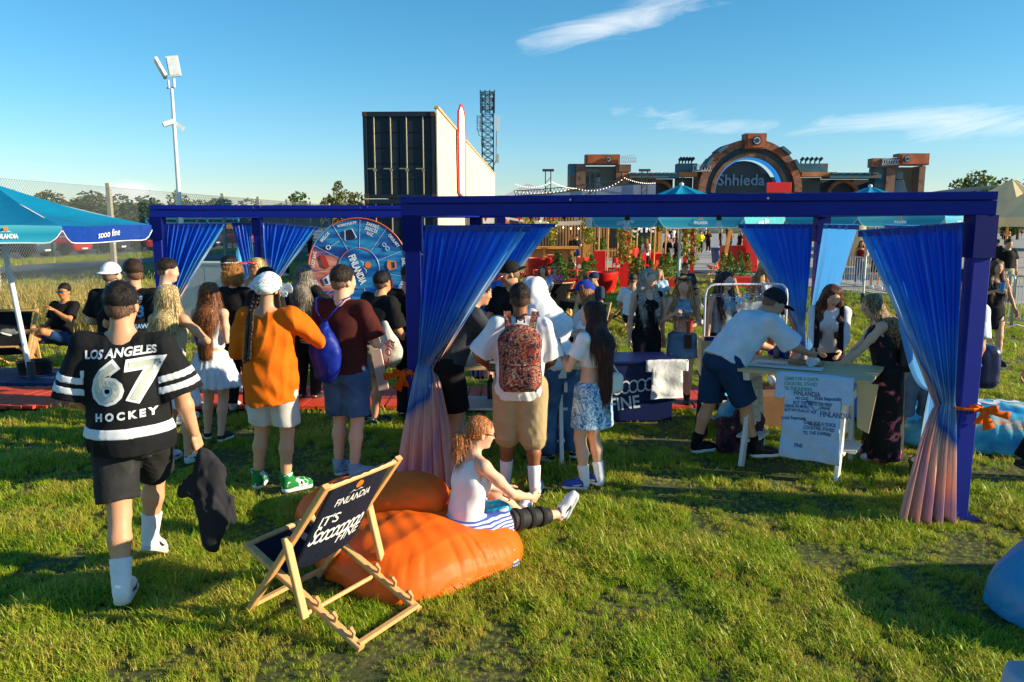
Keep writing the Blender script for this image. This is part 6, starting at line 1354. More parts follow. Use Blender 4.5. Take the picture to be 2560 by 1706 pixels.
# water bottle on the pale cabinet and the cabinet
g = at(548, 720, 15.6); cab = empty('utility_cabinet', (g.x, 15.8, 0), R(-8), 'pale grey outdoor utility cabinet behind the left curtain', 'cabinet'); CBM = mat('cabinet_paint', '#d9d9cf', .55, .06)
MB().box((0, 0, .68), (1.5, .45, 1.30)).build('body', CBM, cab); MB().box((0, 0, 1.355), (1.56, .5, .04)).build('top', CBM, cab)
for k in range(3): q = MB().box(((k - 1) * .49, -.235, .68), (.47, .02, 1.2)).build('door', CBM, cab); MB().box(((k - 1) * .49 + .15, -.25, .9), (.03, .012, .07)).build('handle', mat('brass_yellow', '#c8962a', .5), q)
small('water_bottle', 'clear water bottle with blue label on the utility cabinet', 'bottle', (g.x + .35, 15.8, 1.378), MB().lathe([(.045, 0), (.05, .02), (.05, .2), (.03, .26), (.018, .28), (.018, .31)], n=14), glassy('blue_cup', '#58b8e0', .1, .7), 0, 40)

# ================================================================== prize wheel
def wheel():
    c = at(897, 671, 11.7); t = empty('prize_wheel', (c.x, c.y, 0), R(4), 'large blue prize wheel with polish prize names behind the queue', 'prize wheel'); zc_ = c.z; Rw = .725; wc = [hexc(x) for x in ('#1a5fa8', '#0f4a98', '#1c74b8', '#1b6cb4', '#0e4590', '#1666ae')]
    S_ = lambda th, r: Vector((r * sin(R(th)), 0, zc_ + r * cos(R(th))))
    for sx in (-1, 1): MB().bar((sx * .55, .12, 0), (sx * .1, .10, zc_), .06, .05, (0, 1, 0)).build('stand_leg', mat('dark_metal', '#26303a'), t)
    MB().box((0, .25, .04), (1.3, .6, .05)).build('stand_foot', mat('dark_metal', '#26303a'), t)
    words = ['ZAKRĘĆ|JESZCZE|RAZ', 'OKULARY', 'DASZEK', 'LAZY BAG', 'NAKLEJKI', 'BRELOK', 'WORKOPLECAK', 'OKULARY', 'DASZEK', 'LAZY BAG', 'BRELOK', 'WORKOPLECAK']; seq = {0: 0, 1: 1, 2: 2, 3: 3, 4: 4, 5: 5, 6: 7, 7: 8, 8: 9, 9: 10, 10: 11}
    def wm(i):
        def f(tr, L):
            tc = tnode(tr, 'ShaderNodeTexCoord'); mp = tnode(tr, 'ShaderNodeMapping'); mp.inputs['Rotation'].default_value = (0, R(35), 0); mp.inputs['Scale'].default_value = (1, 1, 5); L(tc.outputs['Object'], mp.inputs[0]); n = tnode(tr, 'ShaderNodeTexNoise', Scale=1.6, Detail=2.); L(mp.outputs[0], n.inputs['Vector'])
            return ramp(tr, n.outputs[0], [(.36, '#0d3c8e'), (.5, '#1668b2'), (.6, '#2f94cc'), (.70, '#1c74b8')] if i not in (6, 7, 8) else [(.36, '#14509c'), (.48, '#c8745a'), (.6, '#dca08a'), (.7, '#2f86c0')])
        return node_mat('wheel_print_%s' % ('warm' if i in (6, 7, 8) else 'cool'), f, rough=.3)
    d = 360 / 11; pr = mat('pictogram', '#e8ecf0', .5); prr = mat('pictogram_red', '#b0342a', .5); pro = mat('pictogram_orange', '#e08a40', .5)
    for k in range(11):
        a0, a1 = 3 + d * k, 3 + d * (k + 1); n = 8; m = MB(); vs = []
        for y_ in (0, .025):
            for r in (.30, .715): vs += [S_(a0 + (a1 - a0) * i / n, r) + Vector((0, y_, 0)) for i in range(n + 1)]
        N1 = n + 1; fs = []
        for i in range(n): fs += [(i, i + 1, N1 + i + 1, N1 + i), (2 * N1 + i + 1, 2 * N1 + i, 3 * N1 + i, 3 * N1 + i + 1), (i + 1, i, 2 * N1 + i, 2 * N1 + i + 1), (N1 + i, N1 + i + 1, 3 * N1 + i + 1, 3 * N1 + i)]
        fs += [(0, N1, 3 * N1, 2 * N1), (N1 + n, n, 2 * N1 + n, 3 * N1 + n)]; m.add(vs, fs); sg = m.build('sector', wm(k), t)
        MB().tube([S_(a0, .30) + Vector((0, -.003, 0)), S_(a0, .715) + Vector((0, -.003, 0))], .0025, 4).build('dividing_line', WHT, sg)
        mid = (a0 + a1) / 2; tx = Vector((cos(R(mid)), 0, -sin(R(mid)))); ur = Vector((sin(R(mid)), 0, cos(R(mid)))); wd = words[seq[k]]
        for j, ln in enumerate(wd.split('|')): lettering(ln, frame(S_(mid, .655 - j * .065) + Vector((0, -.006, 0)), tx, ur), .062 if len(ln) < 9 else .048, WHT, sg, bold=.0012, sx=.8)
        pc = S_(mid, .50) + Vector((0, -.008, 0)); M = frame(pc, tx, ur)
        if 'LAZY' in wd: q = MB().prism([(-.09, -.06), (-.05, -.08), (.08, .0), (.10, .05), (.06, .08), (-.07, .02)], M, .004); q.build('bag_picture', prr, sg)
        elif 'DASZEK' in wd: MB().prism([(-.05, .05), (.05, .05), (.075, -.06), (.03, -.085), (-.03, -.085), (-.075, -.06)], M, .004).build('visor_picture', pro if k == 2 else pr, sg); MB().prism([(-.04, .03), (.04, .03), (.045, -.01), (-.045, -.01)], M @ Matrix.Translation((0, 0, .005)), .003).build('visor_band_picture', mat('wheel_dark', '#14366e', .5), sg)
        elif 'WORKO' in wd: MB().prism([(-.05, .07), (.05, .07), (.06, -.07), (-.06, -.07)], M, .004).build('backpack_picture', mat('wheel_black', '#141c34', .5), sg); MB().tube([M @ Vector(p) for p in ((-.06, -.07, .006), (-.085, -.06, .006), (-.05, .08, .006), (.05, .08, .006), (.085, -.06, .006), (.06, -.07, .006))], .003, 4).build('cord_picture', pr, sg)
        elif 'BRELOK' in wd: MB().tube([M @ Vector((-.08 + .03 * cos(a), .02 + .03 * sin(a), .003)) for a in np.linspace(0, 6.3, 13)], .006, 5).bar(M @ Vector((-.05, .01, .003)), M @ Vector((.09, -.03, .003)), .004, .035, (0, 1, 0)).build('keyring_picture', pr, sg)
        elif 'OKUL' in wd:
            q = MB()
            for s_ in (-1, 1): q.tube([M @ Vector((s_ * .035 + .03 * cos(a), .01 + .025 * sin(a), .003)) for a in np.linspace(0, 6.3, 13)], .004, 4)
            q.build('glasses_picture', pr, sg)
    for r0, cl in ((.725, 0), (.295, 1)):
        for k in range(11): MB().tube([S_(3 + d * (k + i / 6), r0) + Vector((0, -.004, 0)) for i in range(7)], .010 if not cl else .007, 6).build('rim_arc', (mat('rim_orange', '#d8603a', .4) if k in (0, 1, 4, 6, 7, 8, 10) and not cl or cl and k in (0, 3, 9) else mat('rim_pale', '#5f8fc4', .4)), t)
    dsc = MB().tube([Vector((0, -.004, zc_)), Vector((0, .02, zc_))], .29, 48).build('hub_disc', wm(0), t)
    brand_mark(dsc, frame(Vector((0.02, -.012, zc_ + .0)), Vector((cos(R(68)), 0, -sin(R(68)))), Vector((sin(R(68)), 0, cos(R(68))))), .42)
wheel()
# ================================================================== the people
F_ = lambda c, **k: fabric('cloth_' + c.strip('#') + ''.join(k), c, **k)
WTE = F_('#e4e5ea'); BLKT = F_('#131316'); BLK2 = F_('#1c1c20'); DEN = noise_print('denim_blue', [(.3, '#27486e'), (.6, '#3d668f'), (.75, '#5f86a8')], 5, .4, interp='LINEAR'); DEN2 = noise_print('denim_light', [(.3, '#47698a'), (.6, '#6f91ac'), (.75, '#9db4c4')], 5, .4, interp='LINEAR'); DENB = noise_print('denim_black', [(.3, '#141416'), (.6, '#222226'), (.8, '#3a3a3e')], 6, .4, interp='LINEAR')
SIL = mat('silver_cloth', '#8ea6b4', .32, .35, 14, .5, 22, metal=.55, stretch=(1, 1, 3))
FLOR = noise_print('floral_print', [(0, '#0c0a0e'), (.60, '#7a2440'), (.635, '#c8587c'), (.68, '#e09a6a'), (.71, '#180f16')], 9, .5, det=2.)
CAMO = noise_print('camo_print', [(0, '#dfe8ee'), (.42, '#6f9cc4'), (.50, '#b9d4e4'), (.57, '#3f6f9e'), (.63, '#8fbad6')], 11, 1.2)
SOCK = F_('#e9e9ee')
cup = lambda label, J, q, col='#2a62b8', hh=.12: small('paper_cup', label, 'cup', handpos(J, q, .09) - Vector((0, 0, .05)), MB().lathe([(.030, 0), (.041, hh), (.043, hh + .004), (.038, hh)], n=18, cap=False).lathe([(.029, .002), (.0, .002)], n=18, cap=False), glassy('cup_' + col.strip('#'), col, .3, .92), 0, 40)
sh = lambda c='#dcdcdf', s_='#c4c4c6', st='low', lc='#f4f4f4': (st, c, s_, lc)
tee = lambda m, **k: dict(kind='tee', m=m, **k)
def P_(u, vt, Y): return place(u, vt, Y)

# man in the hockey jersey, foreground left
JER = F_('#17181b', bump=.5); H67 = 1.87
J = person('man in a black hockey jersey with 67 on the back walking away', (-2.22, 4.50, 0), R(9), H67, 'm', 1.22, 'med', ('short', '#1c1210'), tee(JER, loose=1.8, sleeve=1.0, hem=-.09, wr=.009, neck=.068), dict(kind='shorts', m=DENB, len=.82, loose=1.02, name='shorts', wr=.007),
    sh('#e4e3e0', '#c8c4ba'), (.17, SOCK, 1), L=(-.02, .20, -.42), RH=(.12, .06, -.53), lp=(.5, -.8, -.3), fL=(-.03, -.24, 0, 5), fR=(-.03, .30, .10, -4, -28), kpl=(0, 1, .2), head=(-4, 3), h=.0085, hands=('hold', 'hold'), extras=dict(glasses=('#2a2624', '#b8c4cc', .002)))
T, F = J['T']; X, Y_, Z = [ (T.lo[i] + T.h * np.arange(F.shape[i])) for i in range(3)]; X, Y_, Z = X[:, None, None], Y_[None, :, None], Z[None, None, :]
WST = fabric('jersey_white', '#dfe0e4', .8, .05, .12)
zh = J['P'][2] - .075
link('hem_stripe', np_mesh('hem_stripe', *[a * (J['s'] if i == 0 else 1) for i, a in enumerate(T.arrays(np.maximum(F - .004, np.abs(Z - zh - .105 - .03 * X) - .028)))]), WST, J['root'])
for q in (-1, 1):
    a, b = J['Sh'][q], J['El'][q]; d = nrm(b - a); t_ = (X - a[0]) * d[0] + (Y_ - a[1]) * d[1] + (Z - a[2]) * d[2]; ln = np.linalg.norm(b - a)
    vx, vy, vz = X - a[0] - t_ * d[0], Y_ - a[1] - t_ * d[1], Z - a[2] - t_ * d[2]; rd = np.sqrt(vx ** 2 + vy ** 2 + vz ** 2) - .15; side = -(X * q - abs(a[0]) + .02)
    for c_ in (.60, .80): link('sleeve_stripe', np_mesh('sleeve_stripe', *[v * (J['s'] if i == 0 else 1) for i, v in enumerate(T.arrays(np.maximum(np.maximum(np.maximum(F - .004, np.abs(t_ - ln * c_) - .019), rd), side)))]), WST, J['root'])
NK = SDF(.008); NK.cone(J['Nk'] + V3(0, .008, -.012), J['Nk'] + V3(0, .012, .014), .079, .074, .01, flat=True, flat0=True); NK.cone(J['Nk'] + V3(0, .012, -.05), J['Nk'] + V3(0, .012, .06), .066, .066, .005, op='s'); J['put']('collar', NK, WST)
bv = bvh_of(J['top']); s_ = J['s']; pc = Vector(J['Ch'] * s_) + Vector((.02, 0, -.045)); Mj = frame(pc, (1, 0, .07), (0, 0, 1)); GRY = noise_print('number_grey', [(.3, '#8f948c'), (.6, '#c4c8be'), (.8, '#5f645e')], 3, .2, interp='LINEAR')
def jt(txt, x, y, size, m, **k):
    off = k.pop('off', .006); me = text_mesh(txt, size, k.pop('bold', 0), 0, k.pop('sx', 1), k.pop('shear', .12), space=k.pop('space', 1)); me.transform(Matrix.Translation((x, y, 0))); drape(me, Mj, bv, .035, off); link('lettering', me, m, J['top'])
jt('LOS ANGELES', .0, .16, .064, WST, bold=.0022, sx=.96); jt('67', .01, -.01, .30, WST, bold=.019, sx=1.12, space=1.08); jt('67', .01, -.01, .30, GRY, bold=.003, sx=1.12, off=.009, space=1.08); jt('HOCKEY', .0, -.185, .058, WST, bold=.003, space=1.55, shear=.1); jt("'", -.225, .01, .15, WST, bold=.004)
# jacket hanging from his right hand
hp = handpos(J, 1, .10); S_ = SDF(.011); S_.cone((0, 0, 0), (.05, .0, -.16), .035, .085, .04, sq=.6, ax=(0, 1, 0)).cone((.04, 0, -.14), (.13, .02, -.42), .10, .12, .05, sq=.45, ax=(0, 1, 0)).cone((.02, 0, -.15), (.045, .01, -.60), .06, .05, .03, sq=.7, ax=(0, 1, 0)).cone((.04, 0, -.1), (-.10, .0, -.26), .05, .05, .05, sq=.5, ax=(0, 1, 0)).cone((.1, 0, -.4), (.07, .02, -.66), .08, .035, .04, sq=.6, ax=(0, 1, 0))
w1 = wrinkle(.026, 1.1, 6, .3); S_.disp(w1); o = link('jacket', np_mesh('jacket', *S_.arrays()), F_('#2c2c32', bump=.5), None); o.location = hp; o.scale = (.80, .8, .95); tag(o, 'black jacket carried in the hand of the man in the hockey jersey', 'jacket')

# seated man left with blue glasses
g = gnd(92, 925); person('man in sunglasses sitting cross legged in the left deck chair', (g.x, g.y, 0), R(168), 1.78, 'm', 1.0, 'tan', ('short', '#1a1210'), tee(BLKT), dict(kind='shorts', m=F_('#1c3a6a'), len=.8, name='shorts'), sh('#6a6f74', '#e0dccf', 'low'), hips=(0, -.52, .42), lean=(-16, 0), fR=(.08, .05, 0, -5), fL=(.34, -.08, .44, -60, 20), kpl=(-1, .4, .25), L=(-.16, .24, -.05), lp=(.8, .3, -1), RH=(-.05, .32, -.3), head=(6, -4), extras=dict(glasses=('#16181c', '#2f9ad0', .004)), h=.014)
# the queue at the left
ps, H = P_(275, 655, 8.3); person('man in a backwards white cap and black tee behind the jersey man', ps, R(-8), H, 'm', 1.05, 'fair', ('fade', '#3a2a20'), tee(BLKT, loose=1.4), dict(kind='shorts', m=BLK2, name='shorts'), extras=dict(cap=('#e8e8ec', True)), L=(.0, .25, -.3))
ps, H = P_(332, 645, 7.7); J = person('man with white sunglasses in a black shirt numbered 333 looking left', ps, R(-4), H, 'm', 1.12, 'med', ('fade', '#3b2414'), tee(BLKT, loose=1.5, hem=-.03), dict(kind='shorts', m=BLK2, name='shorts'), head=(58, 0), L=(.0, .25, -.25), extras=dict(glasses=('#eceef0', '#1a1c20', .004)))
bv = bvh_of(J['top']); 
def back_text(J, bv, txt, x, y, size, m, **k): me = text_mesh(txt, size, k.pop('bold', .002), 0, k.pop('sx', .9), k.pop('shear', 0)); me.transform(Matrix.Translation((x, y, 0))); drape(me, frame(Vector(J['Ch'] * J['s']), (1, 0, 0), (0, 0, 1)), bv, .04, .006); link('lettering', me, m, J['top'])
PB_ = mat('print_paleblue', '#7fa6d8', .6); back_text(J, bv, 'D3VILS', .03, .13, .048, WHT, bold=.003, sx=1.2); back_text(J, bv, '333', .05, -.0, .15, PB_, bold=.006, sx=.8); back_text(J, bv, 'WARSAW', .05, -.14, .06, PB_, sx=.8)
ps, H = P_(412, 643, 8.5); person('young man in white top looking right beside the left curtain', ps, R(-75), H, 'm', .98, 'fair', ('fade', '#2a1a14'), tee(F_('#dfe3ea'), loose=1.2), dict(kind='trousers', m=BLK2, name='trousers'), head=(-4, -6))
ps, H = P_(418, 705, 7.0); J = person('girl with very long blonde hair in a white pleated skirt', ps, R(-12), H, 'f', .98, 'med', ('long', '#a8834e', '#e8cfa0', .66), dict(kind='tank', m=F_('#c9b89c'), hem=.12, name='top'), dict(kind='skirt', m=WTE, len=.44, flare=.07, pleat=.022, pn=22, name='skirt'), sh(), RH=(.02, .22, -.22), rp=(1, -.3, -.5), hands=('relaxed', 'hold'), head=(-6, 4))
cup('blue paper cup held by the blonde girl in the white skirt', J, 1)
g = gnd(545, 1100); person('girl with long brown hair in a white strapless top and pleated skirt', (g.x + .03, 7.72, 0), R(-8), at(560, 700, 7.72).z, 'f', .97, 'fair', ('long', '#5a3018', '#b06a34', .56), dict(kind='bandeau', m=F_('#dfe1e6'), hem=.10, wr=.004, name='top'), dict(kind='skirt', m=F_('#dde3ea'), len=.40, flare=.11, pleat=.028, pn=22, name='skirt'), ('slip', mat('shoe_blk', '#181a20', .6), '#ececec'), fL=(-.14, .05, 0, 30), fR=(.05, -.02, 0, -5), L=(-.08, .2, -.22), RH=(-.08, .2, -.25), head=(4, 5))
ps, H = P_(582, 655, 9.0); person('person with bobbed curly copper hair and black tee', ps, R(-10), H, 'f', 1.05, 'fair', ('curly', '#a0622c', '#e0a050'), tee(BLKT), dict(kind='trousers', m=BLK2, name='trousers'), sh(), L=(0, .25, -.2))
ps, H = P_(572, 638, 9.9); person('man with dark hair and orange visor in a grey tank top', ps, R(-60), H, 'm', 1.0, 'med', ('short', '#1a1412'), dict(kind='tank_w', m=F_('#8a8f96'), name='tank_top'), dict(kind='shorts', m=BLK2, name='shorts'), extras=dict(visor='#e04a12'))
ps, H = P_(642, 640, 10.4); person('blonde woman in white tank top and red visor facing the camera', ps, R(160), H, 'f', .98, 'med', ('bob', '#c09a5c', '#ecd09a'), dict(kind='tank', m=WTE, name='tank_top'), dict(kind='shorts', m=DEN, len=.4, name='shorts'), L=(-.1, .25, -.2), extras=dict(visor='#c8281e', visor_tilt=8, glasses=('#5a3a20', '#c89040', .0)))
ps, H = P_(662, 662, 8.7); person('person with dark bob and black tee left of the bandana man', ps, R(-5), H, 'f', 1.0, 'fair', ('bob', '#1c1210'), tee(BLK2), dict(kind='trousers', m=BLK2, name='trousers'), L=(0, .2, -.3))
ps, H = P_(757, 655, 9.5); J = person('person with long ash grey hair in a black tee and trousers', ps, R(-12), H, 'f', 1.12, 'fair', ('long', '#6a6258', '#a89c88', .40), tee(BLKT, loose=1.6, hem=-.02), dict(kind='trousers', m=BLK2, name='trousers'), sh('#1a1c22', '#e4e4e4', 'low', '#1a1c22'), RH=(.0, .26, -.12)); back_text(J, bvh_of(J['top']), 'NIESZCZĘŚCIA 13', .0, .05, .04, mat('print_dimblue', '#28507a', .7))
# orange shirt
OS = F_('#e8700c', var=.08, bump=.4, trans=.12); g = gnd(690, 1222); J = person('man in a big orange shirt with white bandana and two long braids', (g.x + .02, 6.28, 0), R(-10), at(695, 678, 6.28).z, 'm', 1.10, 'med', ('braids', '#1a1010', '#5a3a28'), tee(OS, loose=2.2, sleeve=1.02, hem=-.19, wr=.018, neck=.07), dict(kind='shorts', m=F_('#c9c6c4'), len=.84, loose=1.08, name='shorts'),
    ('high', mat('shoe_green', noise_print('shoe_gw', [(0, '#0c7a38'), (.5, '#0e8a40'), (.56, '#f0f0ee'), (.66, '#14161a')], 16, .1) and '#0c7a38', .4), '#e8e6e0', '#1a8a44'), fL=(-.16, .0, 0, 14), fR=(.10, -.04, 0, -38), L=(-.02, .24, -.3), RH=(.02, .30, -.22), rp=(1, -.2, -.6), head=(-18, -4), extras=dict(bandana=1), h=.0105)
for o in J['root'].children:
    if o.name.startswith('shoe'): o.data.materials.clear(); o.data.materials.append(MATS['shoe_gw'])
# red brown tee with drawstring bag
g = gnd(865, 1192); J = person('man in a red brown tee and denim shorts with a blue drawstring bag', (g.x + .03, 6.6, 0), R(-14), at(860, 660, 6.6).z, 'm', 1.08, 'fair', ('fade', '#2e2018'), tee(F_('#4a1c1a'), loose=1.35, sleeve=.85, hem=-.03), dict(kind='shorts', m=DEN, len=.86, loose=1.1, name='shorts'), sh('#8fb0d4', '#dfe6ee'), (.06, F_('#8fa4c4')), fL=(-.10, .03, 0, -25), fR=(.08, -.06, 0, -45), L=(-.05, .25, -.35), RH=(-.02, .26, -.27), hands=('relaxed', 'hold'), head=(-26, 2))
S_ = SDF(.013); S_.ell((0, 0, 0), (.135, .085, .18), .03).cone((0, 0, .1), (0, .02, .24), .10, .035, .05).cone((0, 0, -.05), (0, 0, -.17), .12, .10, .05, sq=.55, ax=(0, 1, 0)); S_.disp(wrinkle(.014, 1.3, 4, .4)); bgm = F_('#0e2488', rough=.5, bump=.4)
t = empty('drawstring_bag', wpos(J, J['Ch'] + V3(-.05, -.235, -.18)), J['root'].rotation_euler.z, 'blue drawstring bag on the back of the red brown tee man', 'bag'); link('bag_body', np_mesh('bag_body', *S_.arrays()), bgm, t)
for x in (-.13, .13): MB().tube([(0, 0, .23), (x * .6, .02, .33), (x, .12, .42), (x, .22, .43)], .006, 6).build('cord', bgm, t, True)
# leaning man, olive shirt
ps, H = P_(935, 694, 8.4); J = person('man with olive shirt over black top leaning towards the prize wheel', (ps.x - .1, 8.4, 0), R(-35), 1.72, 'm', 1.2, 'med', ('fade', '#16110f'), tee(BLKT, loose=1.5, sleeve=.95, hem=-.02), dict(kind='shorts', m=F_('#8d8478'), len=.8, name='shorts'), sh('#23262c', '#ddd'), lean=(26, 6), head=(-10, 20), L=(.05, .25, -.42), RH=(.02, .2, -.45), hands=('relaxed', 'hold'))
S_ = SDF(.012); S_.box((0, 0, 0), (.17, .13, .22), .1); S_.disp(wrinkle(.01, 1.2, 4, .6)); o = link('olive_shirt', np_mesh('olive_shirt', *S_.arrays()), F_('#5a5040'), None); o.location = wpos(J, J['Ch'] + V3(.0, -.03, -.12)); o.rotation_euler = (R(-26), 0, J['root'].rotation_euler.z); tag(o, 'olive shirt worn tied over the back of the leaning man', 'shirt')
p = gnd(965, 960); S_ = SDF(.014); S_.ell((0, 0, .0), (.13, .07, .16), .04).cone((0, 0, .1), (-.04, 0, .3), .08, .02, .05); S_.disp(wrinkle(.012, 1.3, 3)); o = link('tote_bag', np_mesh('tote_bag', *S_.arrays()), F_('#cfc8bd'), None); o.location = at(975, 880, 8.1); tag(o, 'white cloth bag with red writing hanging beside the leaning man', 'bag'); lettering('Cola', frame((-.02, -.085, .0), (.3, 0, .9), (-.9, 0, .3)), .15, mat('print_red', '#b01c1c', .6), o, shear=.3)
o = MB().box((0, 0, 0), (.10, .05, .42), Matrix.Rotation(R(-10), 3, 'Y')).build('paper_roll', mat('pink_paper', '#d8b4a8', .7)); o.location = at(950, 925, 8.0); tag(o, 'pink paper carrier with blue bottle held low by the leaning man', 'bag')
ps, H = P_(1030, 668, 8.6); J = person('person in black with yellow green patterned bag half hidden by the pergola post', (ps.x - .04, 8.6, 0), R(-10), 1.74, 'm', 1.15, 'med', ('short', '#16110f'), tee(BLKT, loose=1.6), dict(kind='trousers', m=BLK2, name='trousers'), sh('#16181c', '#333'))
S_ = SDF(.014); S_.box((0, 0, 0), (.10, .06, .20), .05); S_.disp(wrinkle(.008, 1.3, 3)); o = link('patterned_bag', np_mesh('patterned_bag', *S_.arrays()), noise_print('neon_print', [(0, '#14161a'), (.5, '#b8c81c'), (.55, '#1c7a5a'), (.6, '#14161a'), (.66, '#d8d830')], 12, 1.), None); o.location = wpos(J, J['Ch'] + V3(-.14, -.18, -.12)); tag(o, 'yellow and black patterned shoulder bag beside the left post', 'bag')
# around the left table
ps, H = P_(1140, 742, 6.95); J = person('person in black shorts and dark tee bending behind the front left curtain', (at(1120, 900, 6.95).x, 6.95, 0), R(-70), 1.78, 'm', 1.1, 'med', ('short', '#1a1412'), tee(F_('#3a3e44')), dict(kind='shorts', m=BLKT, len=.9, loose=1.12, name='shorts'), sh('#1a1c22', '#ddd'), (.1, BLK2), lean=(30, 0), L=(.0, .32, -.42), RH=(.02, .35, -.40), hands=('hold', 'hold'))
hp = handpos(J, 1, .12); S_ = SDF(.01); S_.ell((0, 0, -.06), (.09, .08, .075), .03).cone((.02, 0, -.1), (.02, 0, -.24), .05, .035, .04); S_.disp(wrinkle(.006, 1.4, 2)); o = link('grey_cap', np_mesh('grey_cap', *S_.arrays()), F_('#8b8d90'), None); o.location = hp; tag(o, 'grey cap with mirrored FINE lettering held over the left table edge', 'cap'); lettering('FINE', frame((0, -.085, -.05), (-1, 0, .3), (0, 0, 1)), .065, WHT, o)
ps, H = P_(1282, 650, 8.3); J = person('man in black tee with an orange visor worn low behind the left table', ps, R(150), H, 'm', 1.12, 'med', ('fade', '#1a1412'), tee(BLKT, loose=1.3), dict(kind='shorts', m=BLK2, name='shorts'), head=(-48, -14), L=(-.12, .32, -.36), RH=(-.05, .32, -.34), extras=dict(cap=('#1c1a1a', True), visor='#e8480c', visor_tilt=-18))
g = gnd(1300, 1222); BP = noise_print('patch_print', [(0, '#0e1422'), (.40, '#a02c18'), (.435, '#12203c'), (.47, '#d8c49a'), (.49, '#10182c'), (.53, '#e0602c'), (.555, '#16302e'), (.59, '#b83426'), (.62, '#101a30')], 15, 1.6, det=3.)
J = person('man in a white tee and beige shorts wearing a colourful patterned backpack', (g.x, 6.2, 0), R(-4), at(1312, 705, 6.2).z, 'm', 1.16, 'dark', ('short', '#2a1a14'), tee(WTE, loose=1.55, sleeve=.95, hem=-.11, wr=.010), dict(kind='shorts', m=F_('#b39a74'), len=1.06, loose=1.26, name='shorts', wr=.007), sh('#aab4c0', '#e6e8ea'), (.17, SOCK, 1), fL=(-.13, .12, 0, 5), fR=(.12, -.04, 0, -5), L=(.10, .24, -.36), lp=(.7, -.7, -.6), RH=(.0, .28, -.38), rp=(.5, -.8, -.7), head=(8, -8), h=.0105)
S_ = SDF(.0115); S_.box((0, 0, -.02), (.165, .085, .235), .08).ell((0, .0, .13), (.15, .085, .14), .05).box((0, -.075, -.13), (.135, .05, .10), .045, .015); S_.disp(wrinkle(.006, 1.1, 4, .6)); t = empty('backpack', wpos(J, J['Ch'] + V3(.01, -.235, -.095)), J['root'].rotation_euler.z, 'rounded backpack with orange and navy patch print worn by the man in white', 'backpack'); link('bag_body', np_mesh('bag_body', *S_.arrays()), BP, t)
MB().tube([(-.13, -.075, -.03), (-.06, -.115, -.035), (.06, -.115, -.035), (.13, -.075, -.03)], .004, 6).build('zip', mat('zip_black', '#0c0c0e', .5), t)
MB().tube([(-.03, .05, .27), (-.03, .05, .31), (.03, .05, .31), (.03, .05, .27)], .008, 6).build('handle', mat('strap_navy', '#14203c', .7), t, True)
for q in (-1, 1): MB().sheet(lambda i, j: (q * (.09 + .02 * sin(pi * j) + (i - .5) * .055), .06 + .24 * j, .22 + .13 * sin(pi * min(1, j * 1.15))), 3, 10).build('strap', BP, t, True); MB().tube([(q * .10, -.05, -.1), (q * .135, .0, -.2), (q * .12, .02, -.26)], .008, 5).build('side_strap', BP, t)
g = gnd(1395, 1165); J = person('person bent over with a white t-shirt pulled over the head', (g.x, 7.1, 0), R(55), 1.72, 'f', 1.05, 'fair', ('bob', '#8c7050'), tee(WTE, loose=2.3, sleeve=1.1, hem=-.05, wr=.012), dict(kind='trousers', m=DEN, loose=1.22, cuff=.07, name='jeans'), sh('#1a1c22', '#eeeeee'), lean=(26, 0), head=(0, -18), fL=(-.1, 0, 0, 0), fR=(.12, -.1, 0, -110), L=(.05, .3, -.35), RH=(.05, .3, -.35))
hood = SDF(.012); Hd = J['Hd']; hood.ell(Hd + V3(0, -.02, .03), (.125, .145, .145), .03).cone(Hd + V3(0, -.02, 0), J['Ch'] + V3(0, -.08, .02), .13, .22, .06, sq=.7, ax=(0, 1, 0)); hood.disp(wrinkle(.022, 1.0, 9, .3)); J['put']('hood_shirt', hood, WTE)
ps, H = P_(1465, 700, 8.1); person('girl in a blue and red cap looking left behind the left table', ps, R(80), H, 'f', 1., 'fair', ('long', '#7a4420', '#b87a40', .34), tee(WTE, loose=1.2), dict(kind='trousers', m=DEN2, name='jeans'), sh(), head=(8, -4), L=(0, .25, -.2), extras=dict(cap=('#1a3a9c', False, '#8a2038'), glasses=('#1a1412', '#2a2a2a', .0)))
g = gnd(1475, 1222); J = person('girl with long dark hair in white crop top and blue camouflage skirt', (g.x, 6.3, 0), R(48), at(1470, 745, 6.3).z, 'f', 1.0, 'fair', ('long', '#2c1410', '#5a2a1c', .64), tee(WTE, hem=.22, sleeve=.62, wr=.004), dict(kind='skirt', m=CAMO, len=.42, flare=.035, name='skirt'), sh('#1c46a8', '#e8e8ec'), (.16, SOCK, 1), fL=(-.06, .02, 0, 30), fR=(.12, -.02, 0, -5), L=(-.02, .28, -.10), lp=(.4, -.4, -1), RH=(-.04, .24, -.24), hands=('hold', 'relaxed'), head=(30, 2), h=.0105)
S_ = SDF(.011); S_.box((0, 0, 0), (.13, .05, .085), .045); S_.disp(wrinkle(.004, 1.2, 3)); t = empty('handbag', wpos(J, J['P'] + V3(.22, -.02, .03)), R(20), 'pale mint leather handbag at the hip of the camouflage skirt girl', 'handbag'); MINT = mat('mint_leather', '#cfd8cf', .45, .04, 6, .15, 20); link('bag_body', np_mesh('bag_body', *S_.arrays()), MINT, t); sp_ = Vector(wpos(J, J['Sh'][1])) - t.location; sp_ = Matrix.Rotation(R(-20), 3, 'Z') @ sp_
MB().tube([(-.10, 0, .07), (sp_.x - .03, sp_.y - .06, sp_.z * .6), (sp_.x, sp_.y, sp_.z + .06), (sp_.x + .04, sp_.y + .05, sp_.z * .6), (.10, 0, .07)], .008, 6).build('strap', MINT, t, True); MB().box((.02, -.055, .0), (.03, .01, .15)).build('buckle_strap', MINT, t)
